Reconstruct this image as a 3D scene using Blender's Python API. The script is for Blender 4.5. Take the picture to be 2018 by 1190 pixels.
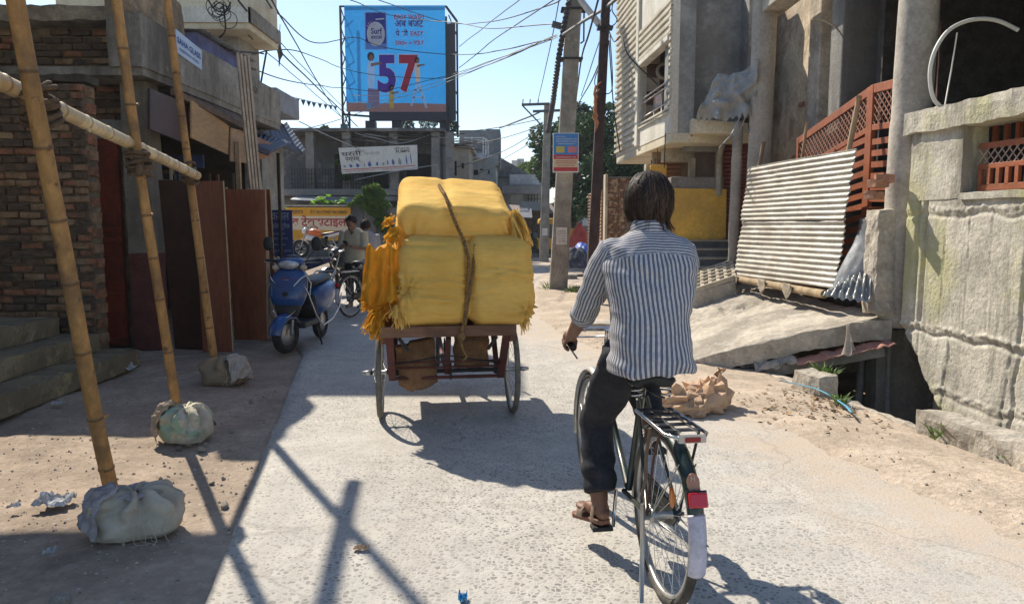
import bpy, bmesh, math, random
from math import sin, cos, pi, radians, atan2, sqrt, exp
from mathutils import Vector, Matrix, Euler, Quaternion, noise
V = Vector
random.seed(7)
SC = bpy.context.scene
for o in list(bpy.data.objects):
    bpy.data.objects.remove(o)
COL = SC.collection
# ------------------------------------------------------------------ camera
FPX, PITCH, EYE = 1457.0, radians(6.07), 1.5
cam = bpy.data.cameras.new('camera'); cam_o = bpy.data.objects.new('camera', cam); COL.objects.link(cam_o)
cam.sensor_width = 36; cam.lens = 26.0; cam.clip_end = 2000; cam.clip_start = 0.05
cam_o.location = (0, 0, EYE); cam_o.rotation_euler = (radians(90) - PITCH, 0, 0)
SC.camera = cam_o
# ------------------------------------------------------------------ light
SUNX, SUNY = 0.60, 0.86                       # shadow run per metre of height: +X, -Y
SUN_EL = math.atan(1 / math.hypot(SUNX, SUNY)); SUN_AZ = math.atan2(SUNX, SUNY)
wd = bpy.data.worlds.new('World'); SC.world = wd; wd.use_nodes = True
wn = wd.node_tree.nodes; bg = wn['Background']
sk = wn.new('ShaderNodeTexSky'); sk.sky_type = 'NISHITA'; sk.sun_disc = False
sk.sun_elevation = SUN_EL; sk.sun_rotation = -SUN_AZ; sk.air_density = 1.0; sk.dust_density = 0.4; sk.ozone_density = 1.5
sk.altitude = 50
wd.node_tree.links.new(sk.outputs[0], bg.inputs[0]); bg.inputs[1].default_value = 0.13
sun = bpy.data.lights.new('sun', 'SUN'); sun_o = bpy.data.objects.new('sun', sun); COL.objects.link(sun_o)
sun.energy = 5.0; sun.angle = radians(0.6); sun.color = (1.0, 0.915, 0.77)
sun_o.rotation_euler = V((-SUNX, SUNY, 1)).to_track_quat('Z', 'Y').to_euler()
sun_o.location = (-12, 20, 20)
vs = SC.view_settings; vs.view_transform = 'Standard'; vs.look = 'None'; vs.exposure = 0.40; vs.gamma = 1.0; vs.use_curve_mapping = False
SC.cycles.max_bounces = 6; SC.cycles.diffuse_bounces = 3; SC.cycles.transparent_max_bounces = 8
SC.cycles.use_denoising = True

# ------------------------------------------------------------------ measuring helpers (photo pixel -> place)
CT, ST = cos(PITCH), sin(PITCH)
def ray(u, v):
    a, b = (u - 1009) / FPX, (595 - v) / FPX
    return V((a, CT + b * ST, -ST + b * CT))
def at(u, v, Y):
    d = ray(u, v); t = Y / d.y
    return V((d.x * t, Y, EYE + d.z * t))
def ax(u, v, X):
    d = ray(u, v); t = X / d.x
    return V((X, d.y * t, EYE + d.z * t))
def gp(u, v, z=0.0):
    d = ray(u, v); t = (z - EYE) / d.z
    return V((d.x * t, d.y * t, z))
def lerp(a, b, t): return a + (b - a) * t
def clamp(x, a=0.0, b=1.0): return max(a, min(b, x))
def sstep(x): x = clamp(x); return x * x * (3 - 2 * x)
def nz(x, y, z=0.0): return noise.noise(V((x, y, z)))
def fbm(p, s=1.0, o=4):
    r, a = 0.0, 0.5
    q = V(p) * s
    for _ in range(o):
        r += a * noise.noise(q); q = q * 2.03 + V((3.1, 1.7, 5.3)); a *= 0.5
    return r
def interp(tab, x):
    if x <= tab[0][0]: return tab[0][1]
    for (a, b), (c, d) in zip(tab, tab[1:]):
        if x <= c: return b + (d - b) * (x - a) / (c - a)
    return tab[-1][1]

def crom(P, n=6):
    E_ = [P[0] * 2 - P[1]] + list(P) + [P[-1] * 2 - P[-2]]; out = []
    for i in range(len(P) - 1):
        a, b, c, d = E_[i:i + 4]
        out += [(b * 2 + (c - a) * t + (a * 2 - b * 5 + c * 4 - d) * t * t + (b * 3 - a - c * 3 + d) * t ** 3) * .5 for t in [k / n for k in range(n)]]
    return out + [P[-1]]
# ------------------------------------------------------------------ materials
MATS = {}
def nd(nt, t, **kw):
    n = nt.nodes.new(t)
    for k, v in kw.items():
        if hasattr(n, k): setattr(n, k, v)
    return n
def c4(c): return (c[0], c[1], c[2], 1.0)
def pm(name, base, var=0.18, scale=5, rough=0.75, bump=0.25, bscale=60, metal=0.0, stain=None, samt=0.6, sscale=1.5, slo=0.47, shi=0.60,
       streak=False, stain2=None, s2scale=4, s2lo=0.55, s2hi=0.64, trans=0.0, coat=0.0, bdist=0.01, stretch=None, attr=None, attrcol=None, world=False, spec=0.4, grain=.22, s2streak=False):
    if name in MATS: return MATS[name]
    m = bpy.data.materials.new(name); m.use_nodes = True; nt = m.node_tree; L = nt.links.new
    b = nt.nodes['Principled BSDF']; out = nt.nodes['Material Output']
    if world:
        src = nd(nt, 'ShaderNodeNewGeometry').outputs['Position']
    else:
        src = nd(nt, 'ShaderNodeTexCoord').outputs['Object']
        oi = nd(nt, 'ShaderNodeObjectInfo'); va = nd(nt, 'ShaderNodeVectorMath', operation='MULTIPLY_ADD')
        L(oi.outputs['Random'], va.inputs[0]); va.inputs[1].default_value = (37, 23, 11); L(src, va.inputs[2]); src = va.outputs[0]
    def noi(scale, det=5, st=None, r=0.6):
        s = src
        if st:
            mp = nd(nt, 'ShaderNodeVectorMath', operation='MULTIPLY'); L(src, mp.inputs[0]); mp.inputs[1].default_value = st; s = mp.outputs[0]
        n = nd(nt, 'ShaderNodeTexNoise'); n.inputs['Scale'].default_value = scale; n.inputs['Detail'].default_value = det; n.inputs['Roughness'].default_value = r
        L(s, n.inputs['Vector']); return n.outputs['Fac']
    def ramp(f, a, c):
        r = nd(nt, 'ShaderNodeMapRange'); L(f, r.inputs[0]); r.inputs[1].default_value = a; r.inputs[2].default_value = c; return r.outputs[0]
    def mix(f, a, c):
        x = nd(nt, 'ShaderNodeMix', data_type='RGBA')
        if isinstance(f, float): x.inputs[0].default_value = f
        else: L(f, x.inputs[0])
        for sock, val in ((x.inputs[6], a), (x.inputs[7], c)):
            if isinstance(val, tuple): sock.default_value = c4(val)
            else: L(val, sock)
        return x.outputs[2]
    def mixb(f, a, g):
        x = nd(nt, 'ShaderNodeMix', data_type='RGBA', blend_type='MULTIPLY'); x.inputs[0].default_value = 1.0; L(a, x.inputs[6])
        r = nd(nt, 'ShaderNodeMapRange'); L(f, r.inputs[0]); r.inputs[3].default_value = 1 - g; r.inputs[4].default_value = 1 + g * .55
        cc = nd(nt, 'ShaderNodeCombineColor'); [L(r.outputs[0], cc.inputs[i]) for i in range(3)]; L(cc.outputs[0], x.inputs[7]); return x.outputs[2]
    lo = tuple(x * (1 - var) for x in base); hi = tuple(min(1, x * (1 + var)) for x in base)
    col = mix(ramp(noi(scale, 7, stretch, .66), 0.37, 0.63), lo, hi)
    col = mixb(ramp(noi(scale * 8, 8, stretch, .78), 0.34, 0.66), col, grain)
    def mul(f, k):
        q = nd(nt, 'ShaderNodeMath', operation='MULTIPLY'); L(f, q.inputs[0]); q.inputs[1].default_value = k; return q.outputs[0]
    if stain:
        col = mix(mul(ramp(noi(sscale, 8, (1, 1, 0.13) if streak else None, 0.65), slo, shi), samt), col, stain)
    if stain2:
        col = mix(mul(ramp(noi(s2scale, 7, (1, 1, .1) if s2streak else None, 0.7), s2lo, s2hi), 0.85), col, stain2)
    if attr:
        an = nd(nt, 'ShaderNodeAttribute'); an.attribute_name = attr
        col = mix(an.outputs['Fac'], col, attrcol)
    L(col, b.inputs['Base Color'])
    b.inputs['Roughness'].default_value = rough; b.inputs['Metallic'].default_value = metal
    b.inputs['Specular IOR Level'].default_value = spec
    b.inputs['Coat Weight'].default_value = coat; b.inputs['Coat Roughness'].default_value = 0.12
    if bump:
        bn = nd(nt, 'ShaderNodeBump'); bn.inputs['Strength'].default_value = bump; bn.inputs['Distance'].default_value = bdist
        L(noi(bscale, 5, stretch), bn.inputs['Height']); L(bn.outputs[0], b.inputs['Normal'])
    if trans:
        tr = nd(nt, 'ShaderNodeBsdfTranslucent'); L(col, tr.inputs[0]); ms = nd(nt, 'ShaderNodeMixShader'); ms.inputs[0].default_value = trans
        L(b.outputs[0], ms.inputs[1]); L(tr.outputs[0], ms.inputs[2]); L(ms.outputs[0], out.inputs[0])
    m.diffuse_color = c4(base)
    MATS[name] = m
    return m
def flat(name, c, rough=0.6, metal=0.0, coat=0.0, var=0.06):
    return pm(name, c, var=var, rough=rough, metal=metal, coat=coat, bump=0.0, grain=.04)

# ------------------------------------------------------------------ mesh building
OFF = {}
class MB:
    def __init__(self): self.v = []; self.f = []; self.s = []; self.at = None
    def add(self, vs_, fs_, smooth=False):
        n = len(self.v); self.v += [V(p) for p in vs_]
        for f in fs_: self.f.append([n + i for i in f]); self.s.append(smooth)
        return self
    def box(self, c, s, R=None, taper=1.0):
        c = V(c); hx, hy, hz = s[0] / 2, s[1] / 2, s[2] / 2
        ps = []
        for z in (-1, 1):
            k = taper if z > 0 else 1.0
            for x, y in ((-1, -1), (1, -1), (1, 1), (-1, 1)):
                p = V((x * hx * k, y * hy * k, z * hz))
                if R is not None: p = R @ p
                ps.append(c + p)
        return self.add(ps, [(3, 2, 1, 0), (4, 5, 6, 7), (0, 1, 5, 4), (1, 2, 6, 5), (2, 3, 7, 6), (3, 0, 4, 7)])
    def b2(self, a, b):
        a, b = V(a), V(b)
        return self.box((a + b) / 2, [abs(b[i] - a[i]) for i in range(3)])
    def bar(self, a, b, w, h, up=(0, 0, 1)):
        a, b = V(a), V(b); d = b - a; L = d.length
        if L < 1e-6: return self
        y = d / L; u = V(up)
        x = y.cross(u)
        if x.length < 1e-4: x = y.cross(V((1, 0, 0)))
        x.normalize(); z = x.cross(y)
        R = Matrix((x, y, z)).transposed()
        return self.box((a + b) / 2, (w, L, h), R)
    def tube(self, pts, r, n=8, cap=True, smooth=True, closed=False, flatz=1.0):
        pts = [V(p) for p in pts]; m = len(pts)
        rs = [r] * m if not hasattr(r, '__len__') else list(r)
        tang = []
        for i in range(m):
            a = pts[i - 1] if (i > 0 or closed) else pts[i]
            c = pts[(i + 1) % m] if (i < m - 1 or closed) else pts[i]
            t = c - a
            tang.append(t.normalized() if t.length > 1e-9 else V((0, 0, 1)))
        t0 = tang[0]; u = t0.cross(V((0, 0, 1)))
        if u.length < 1e-3: u = t0.cross(V((1, 0, 0)))
        u.normalize(); ring = []; base = len(self.v)
        for i in range(m):
            if i:
                q = tang[i - 1].rotation_difference(tang[i]); u = q @ u
            w = tang[i].cross(u)
            for k in range(n):
                a = 2 * pi * k / n
                self.v.append(pts[i] + u * (cos(a) * rs[i]) + w * (sin(a) * rs[i] * flatz))
        for i in range(m - 1 + (1 if closed else 0)):
            j = (i + 1) % m
            for k in range(n):
                k2 = (k + 1) % n
                self.f.append([base + i * n + k, base + j * n + k, base + j * n + k2, base + i * n + k2][::-1]); self.s.append(smooth)
        if cap and not closed:
            self.f.append([base + k for k in range(n)]); self.s.append(False)
            self.f.append([base + (m - 1) * n + k for k in range(n)][::-1]); self.s.append(False)
        return self
    def loft(self, rings, cap=True, smooth=True, closed=True):
        base = len(self.v); n = len(rings[0])
        for r in rings: self.v += [V(p) for p in r]
        for i in range(len(rings) - 1):
            for k in range(n if closed else n - 1):
                k2 = (k + 1) % n
                self.f.append([base + i * n + k, base + i * n + k2, base + (i + 1) * n + k2, base + (i + 1) * n + k]); self.s.append(smooth)
        if cap and closed:
            self.f.append([base + k for k in range(n)][::-1]); self.s.append(smooth)
            e = base + (len(rings) - 1) * n
            self.f.append([e + k for k in range(n)]); self.s.append(smooth)
        return self
    def ell(self, c, r, n=14, m=9, R=None, pw=1.0):
        c = V(c); rings = []
        def sp(x): return math.copysign(abs(x) ** pw, x)
        for j in range(1, m):
            ph = -pi / 2 + pi * j / m; ring = []
            for k in range(n):
                a = 2 * pi * k / n
                p = V((sp(cos(ph)) * sp(cos(a)) * r[0], sp(cos(ph)) * sp(sin(a)) * r[1], sp(sin(ph)) * r[2]))
                ring.append(c + (R @ p if R is not None else p))
            rings.append(ring)
        return self.loft(rings)
    def lathe(self, prof, c, axis=(0, 0, 1), n=20, smooth=True):
        c = V(c); q = V(axis).to_track_quat('Z', 'Y')
        return self.loft([[c + q @ V((max(r, 1e-4) * cos(2 * pi * k / n), max(r, 1e-4) * sin(2 * pi * k / n), z)) for k in range(n)] for r, z in prof], smooth=smooth)
    def torus(self, c, axis, R, r, n=32, m=8, flatk=1.0):
        c = V(c); q = V(axis).to_track_quat('Z', 'Y')
        base = len(self.v)
        for i in range(n):
            a = 2 * pi * i / n
            for k in range(m):
                b = 2 * pi * k / m
                self.v.append(c + q @ V(((R + r * cos(b)) * cos(a), (R + r * cos(b)) * sin(a), r * flatk * sin(b))))
        for i in range(n):
            for k in range(m):
                i2, k2 = (i + 1) % n, (k + 1) % m
                self.f.append([base + i * m + k, base + i2 * m + k, base + i2 * m + k2, base + i * m + k2]); self.s.append(True)
        return self
    def grid(self, fn, nu, nv, smooth=True, thick=0.0, tdir=None):
        base = len(self.v)
        for i in range(nu + 1):
            for j in range(nv + 1): self.v.append(V(fn(i / nu, j / nv)))
        w = nv + 1
        for i in range(nu):
            for j in range(nv):
                a = base + i * w + j
                self.f.append([a, a + w, a + w + 1, a + 1]); self.s.append(smooth)
        if thick:
            td = V(tdir) * thick; b2 = len(self.v); cnt = b2 - base
            for k in range(cnt): self.v.append(self.v[base + k] + td)
            for i in range(nu):
                for j in range(nv):
                    a = b2 + i * w + j
                    self.f.append([a + 1, a + w + 1, a + w, a]); self.s.append(smooth)
            edge = [i * w for i in range(nu + 1)] + [nu * w + j for j in range(1, nv + 1)] + [i * w + nv for i in range(nu - 1, -1, -1)] + [j for j in range(nv - 1, 0, -1)]
            for k in range(len(edge)):
                e0, e1 = edge[k], edge[(k + 1) % len(edge)]
                self.f.append([base + e0, b2 + e0, b2 + e1, base + e1]); self.s.append(False)
        return self
    def prism(self, poly, d, close=True):
        poly = [V(p) for p in poly]; d = V(d); n = len(poly)
        return self.add(poly + [p + d for p in poly], [list(range(n))[::-1], [n + i for i in range(n)]] + [[i, (i + 1) % n, n + (i + 1) % n, n + i] for i in range(n)])
    def rbox(self, c, s, R=None, res=0.08, amp=0.012, fs=6.0, seed=0.0, round_=0.0):
        """box of rough stone: subdivided and displaced"""
        c = V(c); nn = [max(1, min(60, int(round(s[i] / res)))) for i in range(3)]
        idx = {}
        def vid(i, j, k):
            key = (i, j, k)
            if key in idx: return idx[key]
            p = V((s[0] * (i / nn[0] - .5), s[1] * (j / nn[1] - .5), s[2] * (k / nn[2] - .5)))
            if round_:
                q = V([clamp(p[a], -s[a] / 2 + round_, s[a] / 2 - round_) for a in range(3)]); d = p - q
                if d.length > round_: p = q + d.normalized() * round_
            w = (R @ p if R is not None else p) + c
            w = w + V((fbm(w + V((seed, 0, 0)), fs), fbm(w + V((0, seed + 9, 0)), fs), fbm(w + V((0, 0, seed + 17)), fs))) * amp * 2
            idx[key] = len(self.v); self.v.append(w); return idx[key]
        for a, (b_, c_) in ((0, (1, 2)), (1, (2, 0)), (2, (0, 1))):
            for side in (0, nn[a]):
                for i in range(nn[b_]):
                    for j in range(nn[c_]):
                        q = []
                        for di, dj in ((0, 0), (1, 0), (1, 1), (0, 1)):
                            t = [0, 0, 0]; t[a] = side; t[b_] = i + di; t[c_] = j + dj; q.append(vid(*t))
                        self.f.append(q if side else q[::-1]); self.s.append(False)
        return self
    def mesh(self, name, off=None):
        me = bpy.data.meshes.new(name)
        vs_ = [tuple(p - off) for p in self.v] if off is not None and off.length > 0 else [tuple(p) for p in self.v]
        me.from_pydata(vs_, [], self.f)
        me.polygons.foreach_set('use_smooth', self.s)
        if self.at:
            a = me.attributes.new(self.at[0], 'FLOAT', 'POINT'); a.data.foreach_set('value', self.at[1])
        me.update(); return me
    def build(self, name, mat, parent=None, bev=0.0, label=None, loc=None):
        off = V((0, 0, 0)) if parent is None else OFF.get(parent.name, V((0, 0, 0)))
        if loc is not None: off = V(loc)
        o = bpy.data.objects.new(name, self.mesh(name, off)); COL.objects.link(o)
        o.data.materials.append(mat)
        if loc is not None: o.location = off
        if parent is not None: o.parent = parent; OFF[o.name] = off
        else: OFF[o.name] = off
        if bev:
            md = o.modifiers.new('bevel', 'BEVEL'); md.width = bev; md.segments = 2; md.limit_method = 'ANGLE'; md.angle_limit = radians(40)
        if label: o['label'] = label
        return o
def tag(o, label, cat, group=None):
    o['label'] = label; o['category'] = cat
    if group: o['group'] = group
    return o
def struct(o): o['kind'] = 'structure'; return o
def stuff(o): o['kind'] = 'stuff'; return o
def T(name, label, cat, loc=(0, 0, 0), rz=0.0, group=None, world=True, rot=None):
    e = bpy.data.objects.new(name, None); COL.objects.link(e); e.location = loc; e.empty_display_size = 0.1
    e.rotation_euler = rot if rot else (0, 0, rz)
    OFF[e.name] = V(loc) if world else V((0, 0, 0))
    return tag(e, label, cat, group)
def link_mesh(name, me, mat, parent, loc, rot=(0, 0, 0)):
    """a piece sharing mesh data; loc in world terms"""
    o = bpy.data.objects.new(name, me); COL.objects.link(o)
    if not me.materials: me.materials.append(mat)
    o.parent = parent; o.location = V(loc) - OFF.get(parent.name, V((0, 0, 0))); o.rotation_euler = rot
    return o
def remesh(mb, name, vox, smooth_it=6, fac=0.5):
    me = mb.mesh('tmp'); o = bpy.data.objects.new('tmp', me); COL.objects.link(o)
    m = o.modifiers.new('r', 'REMESH'); m.mode = 'VOXEL'; m.voxel_size = vox; m.use_smooth_shade = True
    s = o.modifiers.new('s', 'SMOOTH'); s.iterations = smooth_it; s.factor = fac
    dg = bpy.context.evaluated_depsgraph_get()
    out = bpy.data.meshes.new_from_object(o.evaluated_get(dg)); out.name = name
    bpy.data.objects.remove(o); bpy.data.meshes.remove(me)
    for p in out.polygons: p.use_smooth = True
    return out
def mesh_obj(name, me, mat, parent):
    o = bpy.data.objects.new(name, me); COL.objects.link(o); me.materials.clear(); me.materials.append(mat); o.parent = parent
    if parent: OFF[o.name] = OFF.get(parent.name, V((0, 0, 0)))
    return o
def text(name, body, mat, parent, origin, xdir, ydir, height, width=None, bold=0.0, shear=0.0, depth=0.002, align='LEFT'):
    """flat print: letters as a thin mesh; origin is the lower left corner, xdir/ydir unit vectors in place"""
    c = bpy.data.curves.new('t', 'FONT'); c.body = body; c.size = 1.0; c.offset = bold; c.extrude = 0.0; c.shear = shear; c.resolution_u = 3
    o = bpy.data.objects.new('t', c); COL.objects.link(o)
    dg = bpy.context.evaluated_depsgraph_get(); dg.update()
    me = bpy.data.meshes.new_from_object(o.evaluated_get(dg)); bpy.data.objects.remove(o)
    xs = [v.co.x for v in me.vertices]; ys = [v.co.y for v in me.vertices]
    x0, x1, y0, y1 = min(xs), max(xs), min(ys), max(ys)
    k = height / (y1 - y0); kx = (width / (x1 - x0)) if width else k
    X, Y, O = V(xdir), V(ydir), V(origin); Z = X.cross(Y)
    off = OFF.get(parent.name, V((0, 0, 0)))
    for v in me.vertices:
        v.co = O + X * ((v.co.x - x0) * kx) + Y * ((v.co.y - y0) * k) + Z * depth - off
    t = bpy.data.objects.new(name, me); COL.objects.link(t); me.materials.clear(); me.materials.append(mat); t.parent = parent
    return t
# ================================================================== ground, road, drain
XR = [(0, 2.75), (3, 2.25), (5.35, 1.72), (7.5, 1.15), (8.7, .82), (10.7, .30), (14, .25), (20, .55), (30, 1.3), (40, 3.2), (46, 9)]
XL = [(0, -.72), (2.8, -1.22), (8.4, -2.40), (9.3, -2.75), (10.2, -3.9), (14, -4.3), (20, -5.5), (26, -7.5), (30, -9)]
def xr(y): return interp(XR, y)
def xl(y): return interp(XL, y)
def xk(y): return 2.47 + (7.4 - y) * 0.20            # kerb line of the open drain
def in_drain(x, y): return -1.0 < y < 10.6 and x > xk(y) + 0.10 + (0.0 if y < 7.4 else (y - 7.4) * 0.33)
def ground_z(x, y):
    if in_drain(x, y): return -0.62 + .03 * nz(x * 3, y * 3)
    rgh = fbm((x, y, 0), 2.2) * 0.025 + fbm((x, y, 4), 12, 3) * 0.016
    z = -0.035
    t = sstep((x - xr(y) + 0.25 + 0.30 * fbm((x, y, 7), 1.1)) / 0.9)
    z += 0.070 * t * (1 - .45 * sstep((x - xk(y) + .7) / .7) * (1 if y < 8 else 0))
    l = sstep((xl(y) - x) / 0.8)
    z += l * (0.015 + fbm((x, y, 2), 1.3) * 0.05)
    far = sstep((abs(x) - 7) / 4) if y < 14 else sstep((y - 16) / 8)
    lot = sstep((-4.6 - x) / .5) * sstep((y - 20) / 3)
    return z + rgh * (0.3 + 0.7 * t + 0.6 * l) * (1 - .7 * far) + .36 * lot
def axis_pts(segs):
    out = []
    for a, b, st in segs:
        n = max(1, int(round((b - a) / st))); out += [a + (b - a) * i / n for i in range(n)]
    return out + [segs[-1][1]]
gx = axis_pts([(-240, -60, 60), (-60, -12, 4), (-12, -5.5, .4), (-5.5, 4.6, .055), (4.6, 12, .5), (12, 60, 6), (60, 240, 60)])
gy = axis_pts([(-40, -2, 4), (-2, 1.8, .3), (1.8, 9.5, .055), (9.5, 14, .10), (14, 34, .5), (34, 80, 4), (80, 260, 60)])
g = MB()
g.v = [V((x, y, ground_z(x, y))) for y in gy for x in gx]
w_ = len(gx)
g.f = [[j * w_ + i, j * w_ + i + 1, (j + 1) * w_ + i + 1, (j + 1) * w_ + i] for j in range(len(gy) - 1) for i in range(w_ - 1)]
g.s = [True] * len(g.f)
def ground_mat():
    m = pm('dirt', (0.50, 0.41, 0.32), var=.2, scale=2.3, rough=.95, bump=.45, bscale=38, stain=(0.37, 0.30, 0.235), samt=.6, sscale=.9,
           stain2=(0.56, 0.47, 0.375), s2scale=7, s2lo=.55, s2hi=.75, world=True, bdist=.03, spec=.15)
    nt = m.node_tree; L = nt.links.new; b = nt.nodes['Principled BSDF']
    old = b.inputs['Base Color'].links[0].from_socket
    geo = nd(nt, 'ShaderNodeNewGeometry'); sx = nd(nt, 'ShaderNodeSeparateXYZ'); L(geo.outputs['Position'], sx.inputs[0])
    mr = nd(nt, 'ShaderNodeMapRange'); L(sx.outputs[0], mr.inputs[0]); mr.inputs[1].default_value = -1.0; mr.inputs[2].default_value = -2.0   # darker, greyer tint imitates shade on the earth left of the road
    mx = nd(nt, 'ShaderNodeMix', data_type='RGBA', blend_type='MULTIPLY'); L(mr.outputs[0], mx.inputs[0]); L(old, mx.inputs[6]); mx.inputs[7].default_value = (0.74, 0.71, 0.70, 1)
    # pebbles
    vo = nd(nt, 'ShaderNodeTexVoronoi'); vo.inputs['Scale'].default_value = 21; L(geo.outputs['Position'], vo.inputs['Vector'])
    ms = nd(nt, 'ShaderNodeMapRange'); L(vo.outputs['Distance'], ms.inputs[0]); ms.inputs[1].default_value = .22; ms.inputs[2].default_value = .16
    sel = nd(nt, 'ShaderNodeSeparateColor'); L(vo.outputs['Color'], sel.inputs[0])
    gt = nd(nt, 'ShaderNodeMath', operation='GREATER_THAN'); L(sel.outputs[0], gt.inputs[0]); gt.inputs[1].default_value = .8
    mu = nd(nt, 'ShaderNodeMath', operation='MULTIPLY'); L(ms.outputs[0], mu.inputs[0]); L(gt.outputs[0], mu.inputs[1])
    mu2 = nd(nt, 'ShaderNodeMath', operation='MULTIPLY'); L(mu.outputs[0], mu2.inputs[0]); mu2.inputs[1].default_value = .55
    m2 = nd(nt, 'ShaderNodeMix', data_type='RGBA'); L(mu2.outputs[0], m2.inputs[0]); L(mx.outputs[2], m2.inputs[6])
    L(vo.outputs['Color'], m2.inputs[7])
    hs = nd(nt, 'ShaderNodeHueSaturation'); hs.inputs['Saturation'].default_value = .12; hs.inputs['Value'].default_value = .55; L(vo.outputs['Color'], hs.inputs['Color']); L(hs.outputs[0], m2.inputs[7])
    L(m2.outputs[2], b.inputs['Base Color'])
    return m
struct(g.build('ground', ground_mat()))

def road_mat():
    m = bpy.data.materials.new('road_concrete'); m.use_nodes = True; nt = m.node_tree; L = nt.links.new; b = nt.nodes['Principled BSDF']
    pos = nd(nt, 'ShaderNodeNewGeometry').outputs['Position']
    def noi(s, d=6, r=.6):
        n = nd(nt, 'ShaderNodeTexNoise'); n.inputs['Scale'].default_value = s; n.inputs['Detail'].default_value = d; n.inputs['Roughness'].default_value = r; L(pos, n.inputs['Vector']); return n.outputs['Fac']
    def rng(f, a, c, lo=0., hi=1.):
        r = nd(nt, 'ShaderNodeMapRange'); L(f, r.inputs[0]); r.inputs[1].default_value = a; r.inputs[2].default_value = c; r.inputs[3].default_value = lo; r.inputs[4].default_value = hi; return r.outputs[0]
    def mix(f, a, c, bl='MIX'):
        x = nd(nt, 'ShaderNodeMix', data_type='RGBA', blend_type=bl)
        if isinstance(f, float): x.inputs[0].default_value = f
        else: L(f, x.inputs[0])
        for s, val in ((x.inputs[6], a), (x.inputs[7], c)):
            if isinstance(val, tuple): s.default_value = c4(val)
            else: L(val, s)
        return x.outputs[2]
    def mul(a, c):
        q = nd(nt, 'ShaderNodeMath', operation='MULTIPLY'); L(a, q.inputs[0])
        if isinstance(c, float): q.inputs[1].default_value = c
        else: L(c, q.inputs[1])
        return q.outputs[0]
    wob = nd(nt, 'ShaderNodeTexNoise'); wob.inputs['Scale'].default_value = 30; L(pos, wob.inputs['Vector'])
    wm = nd(nt, 'ShaderNodeVectorMath', operation='MULTIPLY_ADD'); L(wob.outputs['Color'], wm.inputs[0]); wm.inputs[1].default_value = (.02, .02, .02); L(pos, wm.inputs[2])
    vo = nd(nt, 'ShaderNodeTexVoronoi'); vo.feature = 'DISTANCE_TO_EDGE'; vo.inputs['Scale'].default_value = 40; L(wm.outputs[0], vo.inputs['Vector'])
    vc = nd(nt, 'ShaderNodeTexVoronoi'); vc.inputs['Scale'].default_value = 40; L(wm.outputs[0], vc.inputs['Vector'])
    sc = nd(nt, 'ShaderNodeSeparateColor'); L(vc.outputs['Color'], sc.inputs[0])
    stone = mul(rng(vo.outputs['Distance'], .10, .20), rng(sc.outputs[1], .18, .30))
    expo = rng(noi(.45, 5), .34, .52, .30, 1.)
    scol = mix(sc.outputs[0], (.15, .145, .14), (.40, .375, .34))
    matrix = mix(rng(noi(3.5, 7), .3, .7), (.42, .40, .365), (.56, .53, .48))
    col = mix(mul(mul(stone, expo), .85), matrix, scol)
    dust = rng(noi(.8, 8, .7), .50, .72)
    col = mix(mul(dust, .55), col, (.54, .475, .40))
    grime = rng(noi(1.4, 8, .7), .55, .75)
    col = mix(mul(grime, .38), col, (.34, .31, .275))
    tm_ = nd(nt, 'ShaderNodeVectorMath', operation='MULTIPLY'); L(pos, tm_.inputs[0]); tm_.inputs[1].default_value = (1.9, .16, 1)
    tn = nd(nt, 'ShaderNodeTexNoise'); tn.inputs['Scale'].default_value = 1.0; tn.inputs['Detail'].default_value = 8; tn.inputs['Roughness'].default_value = .7; L(tm_.outputs[0], tn.inputs['Vector'])
    col = mix(mul(rng(tn.outputs['Fac'], .50, .66), .42), col, (.33, .30, .265))
    an = nd(nt, 'ShaderNodeAttribute'); an.attribute_name = 'verge'                # sand blown in from the verge
    vd = nd(nt, 'ShaderNodeMath', operation='MULTIPLY_ADD'); L(noi(2.2, 8, .7), vd.inputs[0]); vd.inputs[1].default_value = 2.2; vd.inputs[2].default_value = -1.1
    va = nd(nt, 'ShaderNodeMath', operation='ADD'); L(vd.outputs[0], va.inputs[0]); L(an.outputs['Fac'], va.inputs[1])
    col = mix(mul(rng(va.outputs[0], .35, .95), .9), col, (.51, .42, .33))
    # fine cracks
    vk = nd(nt, 'ShaderNodeTexVoronoi'); vk.feature = 'DISTANCE_TO_EDGE'; vk.inputs['Scale'].default_value = .42
    wk = nd(nt, 'ShaderNodeTexNoise'); wk.inputs['Scale'].default_value = 2.5; wk.inputs['Detail'].default_value = 6; L(pos, wk.inputs['Vector'])
    wv = nd(nt, 'ShaderNodeVectorMath', operation='MULTIPLY_ADD'); L(wk.outputs['Color'], wv.inputs[0]); wv.inputs[1].default_value = (.5, .5, 0); L(pos, wv.inputs[2]); L(wv.outputs[0], vk.inputs['Vector'])
    crack = rng(vk.outputs['Distance'], .005, .0015)
    col = mix(mul(crack, .25), col, (.16, .14, .12))
    L(col, b.inputs['Base Color']); b.inputs['Roughness'].default_value = .85; b.inputs['Specular IOR Level'].default_value = .25
    h = nd(nt, 'ShaderNodeMath', operation='MULTIPLY_ADD'); L(mul(rng(vo.outputs['Distance'], 0., .22), expo), h.inputs[0]); h.inputs[1].default_value = .5
    L(noi(55, 4), h.inputs[2])
    bn = nd(nt, 'ShaderNodeBump'); bn.inputs['Strength'].default_value = .34; bn.inputs['Distance'].default_value = .008; L(h.outputs[0], bn.inputs['Height']); L(bn.outputs[0], b.inputs['Normal'])
    return m
ry = axis_pts([(-2, 2, .5), (2, 10, .1), (10, 30, .5), (30, 46, 1)]); NR = 40
r = MB(); thr = []
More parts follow.
